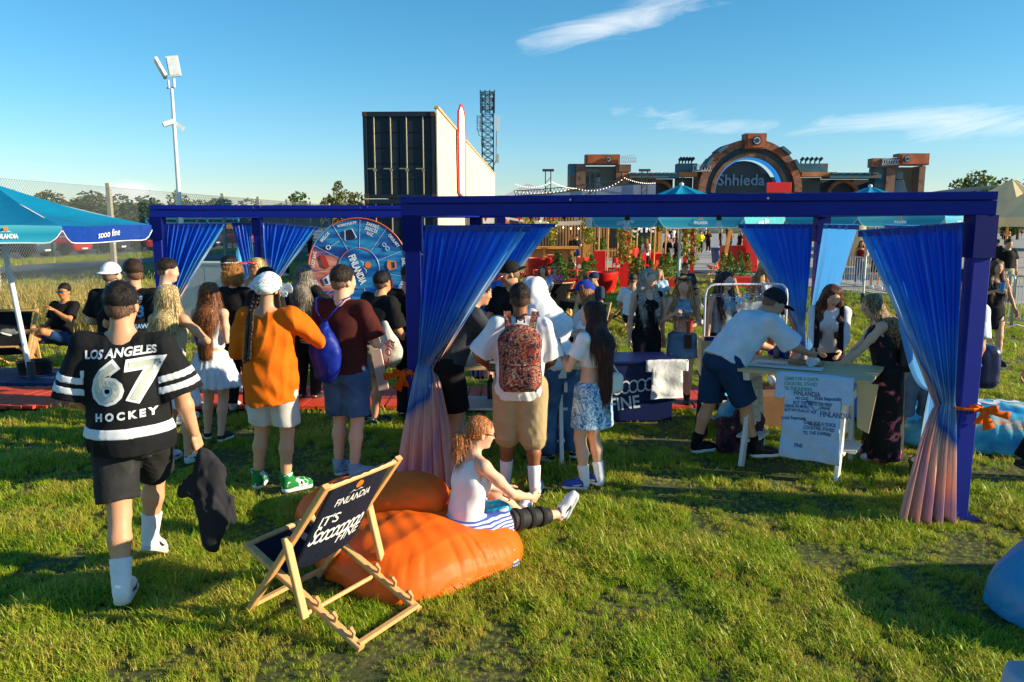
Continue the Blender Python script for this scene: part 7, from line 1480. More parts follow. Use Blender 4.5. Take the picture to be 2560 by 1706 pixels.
# girl sitting on the bean bag
J = person('woman in white tank top and striped skirt sitting on the orange bean bag', (-.32, 5.02, 0), R(-55), 1.64, 'f', .98, 'fair', ('pony', '#a0582c', '#e09858'), dict(kind='tank', m=F_('#ece9ea'), hem=.04, wr=.004, name='tank_top'), None, ('low', '#ebe9ea', '#bfc0c4', '#ffffff'), None, hips=(0, 0, .20), lean=(12, 0), fR=(.05, .86, .05, -8, 60), fL=(-.16, .62, .03, 35, 40), kpl=(-.6, .3, 1), kpr=(.1, .1, 1), L=(.02, .38, -.34), RH=(.0, .40, -.30), rp=(.8, -.6, -.3), head=(-14, -6), extras=dict(glasses=('#5a2c18', '#3a2018', .002)), h=.0085, hands=('relaxed', 'relaxed'))
def strp(t, L):
    tc = tnode(t, 'ShaderNodeTexCoord'); w_ = t.nodes.new('ShaderNodeTexWave'); w_.bands_direction = 'Z'; w_.inputs['Scale'].default_value = 15; w_.inputs['Distortion'].default_value = 2.2; w_.inputs['Detail Scale'].default_value = .5; L(tc.outputs['Object'], w_.inputs[0]); return ramp(t, w_.outputs[0], [(.42, '#3f5cb4'), (.55, '#e6e2e6')])
STR = node_mat('striped_cotton', strp, rough=.85, bump=.2); P0_ = J['P']; S_ = SDF(.010); S_.ell(P0_ + V3(0, -.02, -.02), (.19, .165, .135), .04)
for q in (-1, 1): S_.cone(J['Hp'][q], J['Kn'][q] * .72 + J['Hp'][q] * .28, .115, .105, .05, flat=True)
S_.cone(P0_ + V3(.10, .05, -.02), P0_ + V3(.24, .14, -.14), .12, .11, .06).cone(P0_ + V3(.22, .12, -.13), P0_ + V3(.34, .18, -.23), .09, .06, .05); S_.disp(wrinkle(.007, 1.3, 5)); J['put']('skirt', S_, STR)
K = SDF(.009); d = J['An'][1] - J['Kn'][1]; K.cone(J['Kn'][1] - d * .22, J['Kn'][1] + d * .72, .078, .060, .01, flat=True, flat0=True); kb = J['put']('knee_brace', K, mat('brace_black', '#1b1c1f', .75, .15, 14, .3, 40))
for f_ in (-.08, .22, .5): K = SDF(.008); c_ = J['Kn'][1] + d * f_; K.cone(c_ - nrm(d) * .02, c_ + nrm(d) * .02, .083 - .012 * f_, .083 - .012 * f_, .004, flat=True, flat0=True); child(J['put']('brace_strap', K, mat('strap_black', '#0a0a0c', .9)), kb)
S_ = SDF(.011); S_.ell((0, 0, 0), (.10, .07, .075), .03).ell((.07, .0, -.01), (.06, .05, .05), .04); S_.disp(wrinkle(.009, 1.5, 3)); o = link('drawstring_bag', np_mesh('drawstring_bag', *S_.arrays()), mat('nylon_teal', '#0c86a8', .35, .06, 4, .3, 12), None); o.location = wpos(J, P0_ + V3(-.02, .26, .07)); tag(o, 'teal drawstring bag in the lap of the sitting woman', 'bag')
# women beyond the rack
ps, H = P_(1620, 667, 9.3); person('woman with silver blonde hair in a black sleeveless top looking right', ps, R(195), H, 'f', 1.02, 'fair', ('long', '#8c8478', '#d0c8b8', .36, 'front'), dict(kind='tank_w', m=BLKT, scoop=.10, hem=-.02, name='top'), dict(kind='trousers', m=BLK2, name='trousers'), sh('#16181c', '#333'), head=(10, -4))
g = gnd(1700, 1018); J = person('woman in silver crop top and denim miniskirt with a phone on a cord', (g.x, g.y, 0), R(172), at(1706, 684, g.y).z, 'f', .97, 'fair', ('long', '#8c6034', '#d8b078', .34, 'front'), dict(kind='tank', m=SIL, hem=.24, name='top'), dict(kind='skirt', m=DEN2, len=.36, flare=.015, name='skirt'), ('boot', '#121214', '#1a1a1c'), fL=(-.08, .0, 0, 4), fR=(.10, 0, 0, -10), RH=(-.04, .22, -.14), rp=(.6, -.2, -1), L=(-.06, .26, -.30), hands=('hold', 'fist'), head=(-8, -14))
cup('red drink in a clear cup held by the woman in the denim miniskirt', J, -1, '#b8402c', .13); p = wpos(J, J['P'] + V3(-.06, .15, .0)); t = empty('phone_pouch', p, R(-8), 'black phone pouch hanging on a cord before the denim miniskirt', 'phone'); MB().box((0, 0, -.03), (.085, .014, .16)).build('case', mat('black_plastic', '#15171a', .5), t); n_ = Vector(wpos(J, J['Nk'] + V3(0, .10, -.08))) - p; MB().tube([(0, 0, .05), n_ * .5 + Vector((0, -.05, 0)), n_], .003, 5).build('cord', mat('black_plastic', '#15171a', .5), t)
tag(MB().tube([wpos(J, J['Hd'] + V3(.075 * cos(a), .03 + .085 * sin(a), .10 - .02 * sin(a))) for a in np.linspace(-.3, 3.4, 12)], .012, 6).build('sunglasses', mat('black_glass', '#101418', .1), None, True), 'dark sunglasses pushed up on the hair of the miniskirt woman', 'sunglasses')
ps, H = P_(1812, 674, 9.2); J = person('woman with dark hair and clear glasses in a grey halter top', ps, R(205), H, 'f', 1.08, 'fair', ('long', '#2c1612', '#5a2c20', .30, 'front'), dict(kind='tank', m=mat('satin_grey', '#8296a4', .35, .2, 9, .4, 20, metal=.3), scoop=.12, name='top'), dict(kind='trousers', m=BLK2, name='trousers'), sh('#16181c', '#333'), head=(4, -2), extras=dict(glasses=('#cdd4d8', '#7a868c', .0)), L=(.12, .24, -.32), lp=(1, 0, -.3))
ps, H = P_(1922, 632, 10.6); J = person('blonde woman in a white tank top looking down between rack and curtain', ps, R(176), H, 'f', 1.05, 'tan', ('long', '#9c6c34', '#e8c07c', .24, 'front'), dict(kind='tank', m=WTE, scoop=.11, name='tank_top'), dict(kind='shorts', m=DEN, len=.5, name='shorts'), sh(), head=(0, -8), L=(-.08, .24, -.25)); cup('clear cup held by the blonde woman in white', J, -1, '#cfd8dc', .12)
# leaning man at the right table
J = person('man in black cap and white tee bending over the right table', (1.97, 7.15, 0), R(-72), 1.80, 'm', 1.10, 'med', ('fade', '#1a1412'), tee(F_('#dfe4ec'), loose=1.8, sleeve=.98, hem=-.03, wr=.010), dict(kind='shorts', m=F_('#1d3a5c'), len=.92, loose=1.15, name='shorts', wr=.007), sh('#101216', '#e4e6ea', 'high', '#e8e8e8'), (.12, BLKT), lean=(52, 0), sway=(0, -.04), fL=(-.20, -.18, 0, 5), fR=(.16, .22, 0, -8), L=(-.02, .36, -.33), RH=(.0, .42, -.30), hands=('hold', 'hold'), head=(-10, -10), extras=dict(cap=('#24262c', False, '#101114')), h=.0115)
gv = handpos(J, -1, .04); S_ = SDF(.01); S_.ell((0, 0, 0), (.07, .05, .045), .03).cone((-.1, 0, .02), (0, 0, 0), .045, .05, .03); S_.disp(wrinkle(.005, 1.5, 3)); o = link('glove', np_mesh('glove', *S_.arrays()), F_('#1430b8', rough=.4), None); o.location = gv; tag(o, 'blue rubber glove on the hand of the bending man', 'glove')
ps, H = P_(2078, 698, 8.0); J = person('woman with long brown hair and white sleeves working at the right table', ps, R(160), max(H, 1.6), 'f', .98, 'fair', ('long', '#3a1c12', '#8a5430', .52, 'front'), dict(kind='long', m=F_('#e2dcde'), name='top', hem=.03), dict(kind='trousers', m=BLK2, name='trousers'), sh(), lean=(12, 0), head=(18, -22), L=(-.04, .34, -.38), RH=(-.06, .36, -.36)); T, F = J['T']; X, Y_, Z = [T.lo[i] + T.h * np.arange(F.shape[i]) for i in range(3)]; X, Y_, Z = X[:, None, None], Y_[None, :, None], Z[None, None, :]; A_ = T.arrays(np.maximum(np.maximum(F - .008, np.minimum(Y_ - J['Ch'][1] - .03, .09 - np.abs(X))), np.abs(X) - .15)); link('vest', np_mesh('vest', A_[0] * J['s'], A_[1]), BLKT, J['root'])
g = gnd(2192, 1150); J = person('woman with glasses in a long black floral dress leaning on the table', (g.x + .03, g.y, 0), R(72), max(1.58, at(2162, 735, g.y).z + .04), 'f', 1.06, 'fair', ('long', '#6a4a2c', '#d8b078', .40), dict(kind='tank', m=FLOR, name='dress_top', hem=0.), dict(kind='skirt', m=FLOR, len=.98, flare=.06, name='dress_skirt', wr=.008), sh(), lean=(14, 0), head=(8, -16), L=(.0, .36, -.42), RH=(.0, .34, -.46), rp=(.6, -1, 0), hands=('flat', 'flat'), extras=dict(glasses=('#b8967a', '#c8c0b8', .0)), h=.0115)
S_ = SDF(.012); S_.box((0, 0, 0), (.14, .08, .19), .07).ell((0, 0, .1), (.13, .08, .12), .05).box((0, -.07, -.06), (.11, .03, .09), .03, .01); t = empty('backpack', wpos(J, J['Ch'] + V3(.05, -.24, -.12)), R(72), 'black backpack on the woman in the floral dress', 'backpack'); link('bag_body', np_mesh('bag_body', *S_.arrays()), mat('nylon_black', '#101216', .5, .1, 5, .3, 15), t); MB().tube([(-.08, -.1, -.02), (.08, -.1, -.02)], .004, 5).build('zip', CONC, t)
for q in (-1, 1): MB().sheet(lambda i, j: (q * (.09 + (i - .5) * .045), .07 + .2 * j, .2 + .11 * sin(pi * min(1, j * 1.15))), 2, 8).build('strap', MATS['nylon_black'], t, True)
S_ = SDF(.012); S_.ell((0, 0, 0), (.13, .06, .13), .03); S_.disp(wrinkle(.006, 1.2, 3)); o = link('shoulder_bag', np_mesh('shoulder_bag', *S_.arrays()), F_('#8f9696'), None); o.location = at(2235, 930, 7.35); tag(o, 'grey cloth bag hanging below the black backpack', 'bag')
g = gnd(2290, 1118); J = person('person in cut off jeans and high black canvas shoes beside the right curtain', (g.x, 7.6, 0), R(172), 1.72, 'f', 1.08, 'tan', ('short', '#2a1a12'), tee(F_('#b01c20')), dict(kind='trousers', m=DEN2, len=.36, loose=1.22, cuff=.085, name='jeans', rise=.06, sash=F_('#7a1c1c')), ('high', mat('shoe_blk', '#181a20', .6), '#ececec', '#f2f2f2'), (.07, BLKT), fL=(-.10, .0, 0, 5), fR=(.14, -.06, 0, -40), RH=(-.06, .24, -.10), rp=(.6, 0, -1)); cup('blue patterned cup held up beside the backpack', J, 1, '#1c5a9c', .15)
g = gnd(2372, 1190); J = person('person in black shorts hidden behind the front right curtain', (at(2385, 1000, 6.75).x, 6.75, 0), R(100), 1.8, 'm', 1.1, 'tan', ('short', '#2a1a12'), tee(F_('#dfe3ea'), loose=1.2), dict(kind='shorts', m=BLKT, len=.98, loose=1.15, name='shorts'), sh('#16181c', '#ddd'), L=(.06, .14, -.5), h=.013)
ps, H = P_(2494, 647, 12.0); J = person('woman in a black strap dress carrying a blue cup right of the pergola', ps, R(176), H, 'f', .98, 'med', ('long', '#3a2216', '#8a5a34', .22, 'front'), dict(kind='tank', m=BLK2, scoop=.10, name='dress_top'), dict(kind='skirt', m=BLK2, len=.42, flare=.01, name='dress_skirt'), sh('#16181c', '#333'), L=(.16, .08, -.48), RH=(-.06, .24, -.15), rp=(.8, 0, -1), fL=(-.06, .2, 0, 4), fR=(.06, -.2, 0, -4)); cup('blue and white drink cup with straw held by the woman in black', J, 1, '#3a8ac8', .14)
S_ = SDF(.014); S_.box((0, 0, 0), (.11, .14, .20), .08); S_.disp(wrinkle(.006, 1.2, 3)); o = link('navy_rucksack', np_mesh('navy_rucksack', *S_.arrays()), mat('nylon_navy', '#1c2850', .35, .15, 5, .4, 10), None); o.location = at(2458, 915, 7.2); tag(o, 'navy nylon rucksack showing right of the front right post', 'bag')
ps, H = P_(2523, 596, 21.3); J = person('bearded man in a black printed tee and blue sunglasses behind the barrier', ps, R(178), H, 'm', 1.12, 'med', ('short', '#2a1a12'), tee(BLKT, loose=1.3), dict(kind='shorts', m=F_('#b0a890'), len=.9, name='shorts'), sh('#202226', '#ddd'), h=.02)
# walker leaving the frame at the right
person('dark clothed walker in black boots stepping out at the right edge', (4.72, 6.55, 0), R(-100), 1.72, 'f', 1.0, 'med', ('long', '#1a1210', '#2a1a14', .3), tee(BLKT), dict(kind='trousers', m=BLKT, loose=1.12, name='trousers'), ('boot', '#0e0e10', '#141416'), fL=(-.06, -.34, .05, 0, -22), fR=(.06, .32, 0, 0), RH=(.08, .30, -.42), L=(.1, -.25, -.48), h=.013)
person('person in pale grey sitting beyond the right bottom corner', (1.98, 2.62, 0), R(92), 1.75, 'm', 1.0, 'med', ('short', '#2a1a12'), dict(kind='long', m=F_('#b9bcc6'), loose=2.), dict(kind='trousers', m=F_('#aeb2be'), loose=1.4, name='trousers'), sh(), hips=(.1, -.45, .42), fL=(-.12, .22, 0, 0), fR=(.14, .14, 0, 0), L=(0, .3, -.28), RH=(0, .3, -.3), h=.012)
# ================================================================== stage on the horizon
RUST = noise_print('rust_panel', [(.30, '#5a4034'), (.45, '#8a5236'), (.54, '#a8623c'), (.62, '#6a4a3c'), (.74, '#4a7a88')], .6, .8, (1, 1, 1.4), .7, 'LINEAR', 5.)
TEAL = noise_print('teal_panel', [(.3, '#2c4a58'), (.5, '#3a6c7c'), (.66, '#6c5646')], .4, .6, interp='LINEAR'); DSTAGE = mat('stage_dark', '#2a343e', .7, .2, .6); WOODP = mat('stage_brown', '#7c5a46', .7, .3, .5, wear=('#3a2c26', .8, .6)); SCR = mat('led_screen', '#2b3438', .35, .15, .4); BLUEL = mat('led_blue', '#1c7cc8', .4, .1, emit=((.02, .25, .7), .5)); TRS = mat('truss', '#2c3238', .5, .2); WSTG = mat('lettering_steel', '#7d98a6', .6)  # stage materials toned paler: distance haze put into their colour
Y0 = 140.
stg = empty('festival_stage', (at(1867, 550, Y0).x, Y0, 0), 0, 'huge steampunk style festival stage with round arch on the horizon', 'stage'); SX = stg.location.x
def q_(u, v, dy=0): p = at(u, v, Y0 + dy); return p.x - SX, p.z
def slab(name, u0, u1, v0, v1, dy, dep, m, parent=stg): (x0, z1), (x1, z0) = q_(u0, v0), q_(u1, v1); return MB().box2((x0, dy - dep, z0), (x1, dy, z1)).build(name, m, parent)
def arc(name, r0, r1, dy, dep, m, n=36, a0=0., a1=pi, parts=1, cu=1867, cv=482):
    cx, cz = q_(cu, cv); k = .0703; o = None
    for p in range(parts):
        b0, b1 = a0 + (a1 - a0) * p / parts, a0 + (a1 - a0) * (p + 1) / parts - (.006 if parts > 1 else 0); mb = MB(); vs = []; nn_ = max(2, n // parts)
        for y_ in (dy - dep, dy):
            for r in (r0 * k, r1 * k): vs += [(cx - r * cos(b0 + (b1 - b0) * i / nn_), y_, cz + r * sin(b0 + (b1 - b0) * i / nn_)) for i in range(nn_ + 1)]
        N1 = nn_ + 1; fs = []
        for i in range(nn_): fs += [(i, N1 + i, N1 + i + 1, i + 1), (2 * N1 + i, 2 * N1 + i + 1, 3 * N1 + i + 1, 3 * N1 + i), (i, i + 1, 2 * N1 + i + 1, 2 * N1 + i), (N1 + i, 3 * N1 + i, 3 * N1 + i + 1, N1 + i + 1)]
        fs += [(0, 2 * N1, 3 * N1, N1), (nn_, N1 + nn_, 3 * N1 + nn_, 2 * N1 + nn_)]; o = mb.add(vs, fs).build(name, m, stg)
    return o
slab('back_wall', 1760, 1978, 440, 560, 6, 2, DSTAGE); arc('arch_ring', 108, 126, 2, 4, RUST, parts=9); arc('arch_ring', 94, 108, 2, 2.6, TEAL, parts=7); arc('arch_ring', 84, 94, 1.4, 3., WOODP, parts=9); arc('arch_ring', 80, 84, 1, 1.6, BLUEL); 
for a in (.5, .85, 2.15, 2.5): arc('arch_rib', 122, 129, 1.5, 4.6, TEAL, a0=a, a1=a + .2)
arc('arch_screen', 0.2, 79, 3, .3, SCR, 40)
lt = lettering('Shhieda', frame((q_(1862, 450)[0], 2.3, q_(1862, 450)[1]), (1, 0, 0), (0, 0, 1)), 2.7, WSTG, stg, bold=.05)
def emblem_box(u0, u1, v0, v1, dy, uc=None):
    b = slab('emblem_box', u0, u1, v0, v1, dy, 2.4, RUST); cx, cz = q_(uc or (u0 + u1) / 2, (v0 + v1) / 2); h_ = (v1 - v0) * .0703 / 2
    slab('emblem_frame', u0 + 5, u1 - 5, v0 + 3, v1 - 3, dy - 2.41, .2, mat('rust_bright', '#b0552a', .7, .35, .5))
    for r, y_, m in ((.62, 2.8, DSTAGE), (.42, 2.95, mat('emblem_white', '#c8ccd0', .5)), (.30, 3.1, DSTAGE)): MB().tube([(cx, dy - y_ - .1, cz), (cx, dy - y_, cz)], h_ * r, 20).build('emblem_ring', m, b)
emblem_box(1852, 1902, 338, 376, -.5)
for k, (us, ue, ul) in enumerate(((1421, 1570, 1), (2176, 2308, 0))):
    if k == 0:
        slab('tower_wall', 1421, 1462, 411, 480, 2, 3, TEAL); slab('tower_wall', 1440, 1462, 412, 480, 1.9, 3.1, WOODP); emblem_box(1462, 1547, 388, 413, 1, 1518); slab('tower_screen', 1464, 1540, 414, 480, 3, .4, SCR); slab('tower_post', 1540, 1553, 414, 480, 2, 2.5, WOODP); slab('side_box', 1547, 1576, 412, 430, 1.6, 2.2, WOODP); slab('side_post', 1552, 1570, 431, 480, 1.5, 2, mat('stage_orange', '#b06a38', .7, .3, .5))
    else:
        b = slab('roof_box', 2176, 2240, 397, 419, 1, 2, RUST); emblem_box(2236, 2308, 386, 415, .5, 2251); slab('tower_screen', 2236, 2296, 416, 482, 3, .4, SCR); slab('tower_post', 2296, 2306, 416, 482, 2, 2.5, WOODP); slab('tower_wall', 2186, 2232, 416, 482, 2, 2.5, TEAL); slab('side_post', 2210, 2228, 420, 482, .9, 2, WOODP)
fig_m = mat('screen_figure', '#8f9aa0', .5, .15)
for u in (1498, 2262, 1713):
    x, z = q_(u, 470); s_ = 1.6 if u > 2000 else 1.1; MB().tube([(x, 2.5, z - 1.2), (x, 2.5, z + .9 * s_)], [1.1 * s_, .5 * s_], 10).tube([(x, 2.5, z + 1. * s_), (x, 2.5, z + 1.7 * s_)], .38 * s_, 10).build('screen_figure', fig_m, stg)
for (u0, u1) in ((1692, 1740), (1996, 2064)):
    slab('wing_box', u0, u1, 410, 432, 1.5, 2.4, TEAL); slab('wing_fascia', u0 + 1, u1 - 2 if u0 < 1800 else u1 + 20, 432, 443, 1., 2.6, mat('stage_orange', '#b06a38', .7, .3, .5)); slab('wing_screen', u0 + 2, u1 - 3, 443, 482, 2.5, .4, SCR)
    for i in range(5): x, z = q_(u0 + 6 + i * (u1 - u0 - 10) / 5, 409); MB().tube([(x, 0, z), (x, 0, z + .5)], .12, 6).bar((x, 0, z + .5), (x + .35, -.3, z + .95), .42, .42).build('floodlight', TRS, stg)
slab('link_roof', 1570, 1692, 437, 446, 2, 4, TEAL); slab('link_wall', 1575, 1690, 446, 485, 4, 1, DSTAGE); slab('link_roof', 2064, 2190, 438, 447, 2, 4, TEAL); slab('link_wall', 2066, 2188, 447, 485, 4, 1, DSTAGE)
for c_ in (1650, 2118): arc('link_arch', 34, 42, 2.6, 1, RUST, a0=.3, a1=pi - .3, cu=c_, cv=492)
for i in range(6):
    for u0 in (1580, 2076): x, z = q_(u0 + i * 20, 437); MB().box((x, -1, z + .12), (1., 2.4, .22)).build('roof_fin', TEAL, stg)
slab('side_wall', 1975, 1996, 412, 482, 2, 2, WOODP); slab('side_wall', 1740, 1752, 425, 482, 2, 2, WOODP)
for (u0, u1, v) in ((1548, 1582, 402), (1725, 1766, 424), (2192, 2228, 408)):
    mb = MB(); (x0, z0), (x1, _) = q_(u0, v), q_(u1, v)
    for a in range(7): xa = x0 + (x1 - x0) * a / 6; mb.bar((xa, -2, z0 - .5), (xa + .3, -2, z0 + .5), .09, .09).bar((xa, -2, z0 + .5), (xa + .35, -2, z0 - .5), .07, .07)
    mb.bar((x0, -2, z0 + .5), (x1, -2, z0 + .8), .1, .1).bar((x0, -2, z0 - .5), (x1, -2, z0 - .3), .1, .1); mb.build('truss_light_bar', mat('pale_metal', '#b8bdc0', .5), stg)
# second stage roof of truss with lights, delay towers
tr = empty('truss_roof', (at(1430, 470, 85).x, 85, 0), 0, 'long low curved truss roof with strings of lights left of the big stage', 'stage roof'); tx = tr.location.x
def tpt(u, v, Y=85): p = at(u, v, Y); return Vector((p.x - tx, 0, p.z))
top = [tpt(1285, 478), tpt(1350, 474), tpt(1430, 466), tpt(1510, 455), tpt(1570, 449), tpt(1640, 447)]; mb = MB()
for a, b in zip(top, top[1:]):
    mb.bar(a, b, .09, .09).bar(a - Vector((0, 0, .5)), b - Vector((0, 0, .5)), .09, .09)
    for k in range(9): p, q = a.lerp(b, k / 9), a.lerp(b, (k + .5) / 9); mb.bar(p, q - Vector((0, 0, .5)), .05, .05).bar(q - Vector((0, 0, .5)), a.lerp(b, (k + 1) / 9), .05, .05)
mb.build('truss', TRS, tr); mb = MB(); mb.add([v - Vector((0, 0, .55)) for v in top] + [Vector((v.x, 0, 1.0)) for v in top], [(i, i + 1, 7 + i, 6 + i) for i in range(5)]); mb.build('side_cloth', mat('pale_mesh', '#6f7f98', .7, .1, .3), tr)
for u in (1370, 1481, 1610):
    p = tpt(u, 440); m_ = MB().bar((p.x - .6, -.3, p.z + .55), (p.x + .6, -.3, p.z + .55), .3, .25)
    for x in (-.28, .28): m_.bar((p.x + x, -.3, 0), (p.x + x, -.3, p.z + .45), .1, .1, (0, 1, 0))
    for z in range(int(p.z / .6)): m_.bar((p.x - .28, -.3, z * .6), (p.x + .28, -.3, z * .6 + .6), .06, .06)
    m_.build('tower', TRS, tr)
blb = mat('lamp_bulb', '#ffe8c0', .3, emit=((1, .8, .5), 1.5)); mb = MB()
for (u0, v0, u1, v1, sg) in ((1290, 462, 1380, 456, 10), (1380, 456, 1440, 472, 4), (1440, 472, 1560, 446, 16), (1290, 480, 1440, 470, 8), (1560, 446, 1640, 458, 6)):
    for k in range(16): f = k / 16; p = tpt(u0 + (u1 - u0) * f, v0 + (v1 - v0) * f + sg * 4 * f * (1 - f)); mb.box((p.x, -.5, p.z), (.08, .08, .08))
mb.build('light_bulbs', blb, tr)['kind'] = 'stuff'
mt = empty('marquee', (at(1280, 490, 100).x, 100, 0), 0, 'pale grey marquee roof behind the truss roof', 'tent'); p = at(1280, 455, 100); MB().add([(-6, 0, 2.6), (12, 0, 2.6), (12, 8, 2.6), (-6, 8, 2.6), (2, 4, p.z)], [(0, 1, 4), (1, 2, 4), (2, 3, 4), (3, 0, 4)]).build('roof', mat('marquee_grey', '#b8bcc0', .7), mt)
# ================================================================== seating area
WS = mat('slat_wood', '#a87c50', .7, .25, 3, .1, 10, stretch=(1, 1, .2)); DSL = mat('slat_backing', '#3a2c22', .8)
Yw = 47; a, b = at(1245, 560, Yw), at(1545, 560, Yw); sw = empty('slatted_wall', (a.x, Yw, 0), 0, 'big brown slatted timber wall at the back of the seating area', 'wall'); W_ = b.x - a.x + 2.6; MB().box2((0, .1, 0), (W_, .3, 3.6)).build('backing', DSL, sw); sm = MB().box((0, 0, 1.8), (.11, .06, 3.6)).build('slat', WS, sw)
for k in range(int(W_ / .17)):
    o = sm if k == 0 else bpy.data.objects.new('slat', sm.data)
    if k: COL.objects.link(o); o.parent = sw
    o.location = (.08 + k * .17, .05, 0)
a, b = at(1522, 560, 46), at(1640, 560, 46); zn = empty('black_banner', (a.x, 46, 0), 0, 'black banner with white rounded lettering behind the bamboo poles', 'banner'); MB().box2((0, 0, .6), (b.x - a.x, .1, 3.3)).build('panel', mat('banner_black', '#0c0d10', .6), zn); lettering('zone', frame((at(1600, 568, 46).x - a.x, -.02, at(1600, 568, 46).z), (1, 0, 0), (0, 0, 1)), .95, WHT, zn, bold=.02); MB().tube([(at(1588, 580, 46).x - a.x + .14 * cos(t_), -.03, at(1588, 580, 46).z - .1 + .22 * sin(t_)) for t_ in np.linspace(pi, 2 * pi, 9)], .04, 6).build('smile_mark', WHT, zn)
YEL = mat('warm_post', '#d8963c', .6, .15, 4); BAM = mat('bamboo', '#c89a58', .6, .2, 6); IVY = leaf_mat('ivy_leaf', (.05, .14, .016), (.16, .28, .03), (.6, .38, .06))
def pillar(u, vb, Y, m, label, ivy=(0., 1.), lean_=0., w_=.13, hgt=2.9):
    p = at(u, vb, Y); t = empty('ivy_pillar', (p.x, Y, 0), 0, label, 'pillar', 'ivy pillars of the seating area'); MB().bar((0, 0, 0), (lean_, 0, hgt), w_, w_, (0, 1, 0)).build('post', m, t)
    r = np.random.default_rng(int(u)); n = 420; z = r.uniform(ivy[0] * hgt, ivy[1] * hgt, n); aa = r.uniform(0, 6.28, n); rr = w_ * .5 + .16 * r.random(n) * (1 + .6 * np.sin(z * 5 + u)); P = np.stack([rr * np.cos(aa) + lean_ * z / hgt, rr * np.sin(aa), z], 1); link('ivy', np_mesh('ivy', *leaf_cloud(P, .07, int(u))), IVY, t)
for u, Y, m, lb, iv, ln in ((1322, 34, YEL, 'yellow wooden ivy pillar left of the bar', (.5, 1), 0), (1381, 33, YEL, 'yellow wooden ivy pillar at the wooden bar', (.4, 1), 0), (1455, 32, YEL, 'slanting yellow ivy pillar behind the dancing couple', (.5, 1), .35), (1472, 30, YEL, 'upright yellow ivy pillar beside the dancing couple', (.45, 1), 0), (1556, 26, RED, 'red ivy pillar in the middle of the seating area', (.25, 1), 0), (1564, 25, RED, 'dark red ivy pillar just right of the middle one', (.3, .9), .05), (1648, 33, YEL, 'yellow ivy pillar right of the black banner', (.6, 1), 0), (1712, 30, RED, 'red pillar close to the white parasol pole', (.3, 1), 0), (1730, 29, RED, 'red ivy pillar right of the parasol pole', (.2, 1), 0), (1806, 33, YEL, 'slanting yellow post at the blue bin', (.65, 1), .45)): pillar(u, 650, Y, m, lb, iv, ln)
for i, u in enumerate((1495, 1518, 1543, 1575, 1590, 1624, 1634, 1662, 1692)): p = at(u, 640, 31 + (i % 3) * 2); tag(MB().tube([(p.x, p.y, 0), (p.x + .05, p.y, 2.9)], .03, 7).build('bamboo_pole', BAM), ORD[i] + ' thin bamboo pole from the left in the seating area', 'pole', 'bamboo poles of the seating area')
tag(MB().bar((at(1488, 600, 31).x, 31, 1.02), (at(1560, 600, 31).x, 31, 1.02), .06, .06).build('bamboo_rail', BAM), 'bamboo rail between the poles of the seating area', 'rail')
a = at(1350, 560, 38); cl = empty('shade_sail', (a.x, 38, 0), 0, 'beige fabric shade sail with bulbs over the bar', 'shade sail'); MB().sheet(lambda i, j: ((i - .35) * 8.2, j * 3, 2.55 - .62 * sin(pi * min(1, i * 1.05)) * (1 - .3 * j)), 20, 6).build('sail', mat('sail_beige', '#c8b8a8', .8, .05, trans=.3), cl, True); mb = MB()
for k in range(26): f = k / 26; mb.lathe([(.01, .05), (.04, 0), (.01, -.05)], ((f - .35) * 9, -1.5, 2.15 - .35 * abs(sin(f * 9))), 6)
mb.build('bulbs', blb, cl)
a = at(1364, 640, 32); br = empty('wooden_bar', (a.x, 32, 0), 0, 'wooden bar counter with yellow frame in the seating area', 'bar'); 
for k in range(9): MB().box((-.9 + k * .22 + .1, 0, .55), (.21, .06, 1.0)).build('plank', WS, br)
MB().box((.1, .1, 1.1), (2.4, .7, .09)).build('counter_top', YEL, br); MB().bar((1.05, -.05, 0), (1.05, -.05, 1.1), .12, .12, (0, 1, 0)).bar((-.05, -.05, 0), (-.05, -.05, 1.1), .12, .12, (0, 1, 0)).build('frame_post', YEL, br)
def redbox(name, u0, u1, v0, v1, Y, label, cat, m=RED, dep=.5): a, b = at(u0, v0, Y), at(u1, v1, Y); z0 = max(0, b.z); mb = MB().box((0, dep / 2, (a.z + z0) / 2), (b.x - a.x, dep, a.z - z0)); o = mb.build(name, m); bv_ = o.modifiers.new('bevel', 'BEVEL'); bv_.width = .02; o.location = ((a.x + b.x) / 2, Y, 0); return tag(o, label, cat)
redbox('red_planter', 1420, 1512, 698, 740, 25.5, 'long red planter box in front of the middle cypress shrubs', 'planter'); redbox('red_planter', 1640, 1690, 696, 724, 26, 'red planter box left of the parasol pole', 'planter'); redbox('red_planter', 1570, 1612, 700, 722, 26.5, 'red planter box under two cypress shrubs', 'planter'); redbox('red_planter', 1830, 1925, 694, 730, 25.5, 'red planter box behind the woman with clear glasses', 'planter')
redbox('red_display', 1484, 1514, 628, 700, 27, 'tall red display board behind the cypress shrubs', 'display board', dep=.15); redbox('red_pillar', 1869, 1893, 545, 680, 33, 'tall solid red sign pillar by the red counter', 'pillar', dep=.6); redbox('red_counter', 1812, 1870, 615, 668, 33.5, 'red counter left of the red sign pillar', 'counter', mat('red_panel_dull', '#b8342a', .6), .8); redbox('red_sign', 1920, 1978, 456, 482, 60, 'red sign board above the beam before the big stage', 'sign', dep=.3)
redbox('red_bench', 1910, 1935, 640, 720, 30, 'red upright panel right of the blonde woman', 'panel', dep=.3)
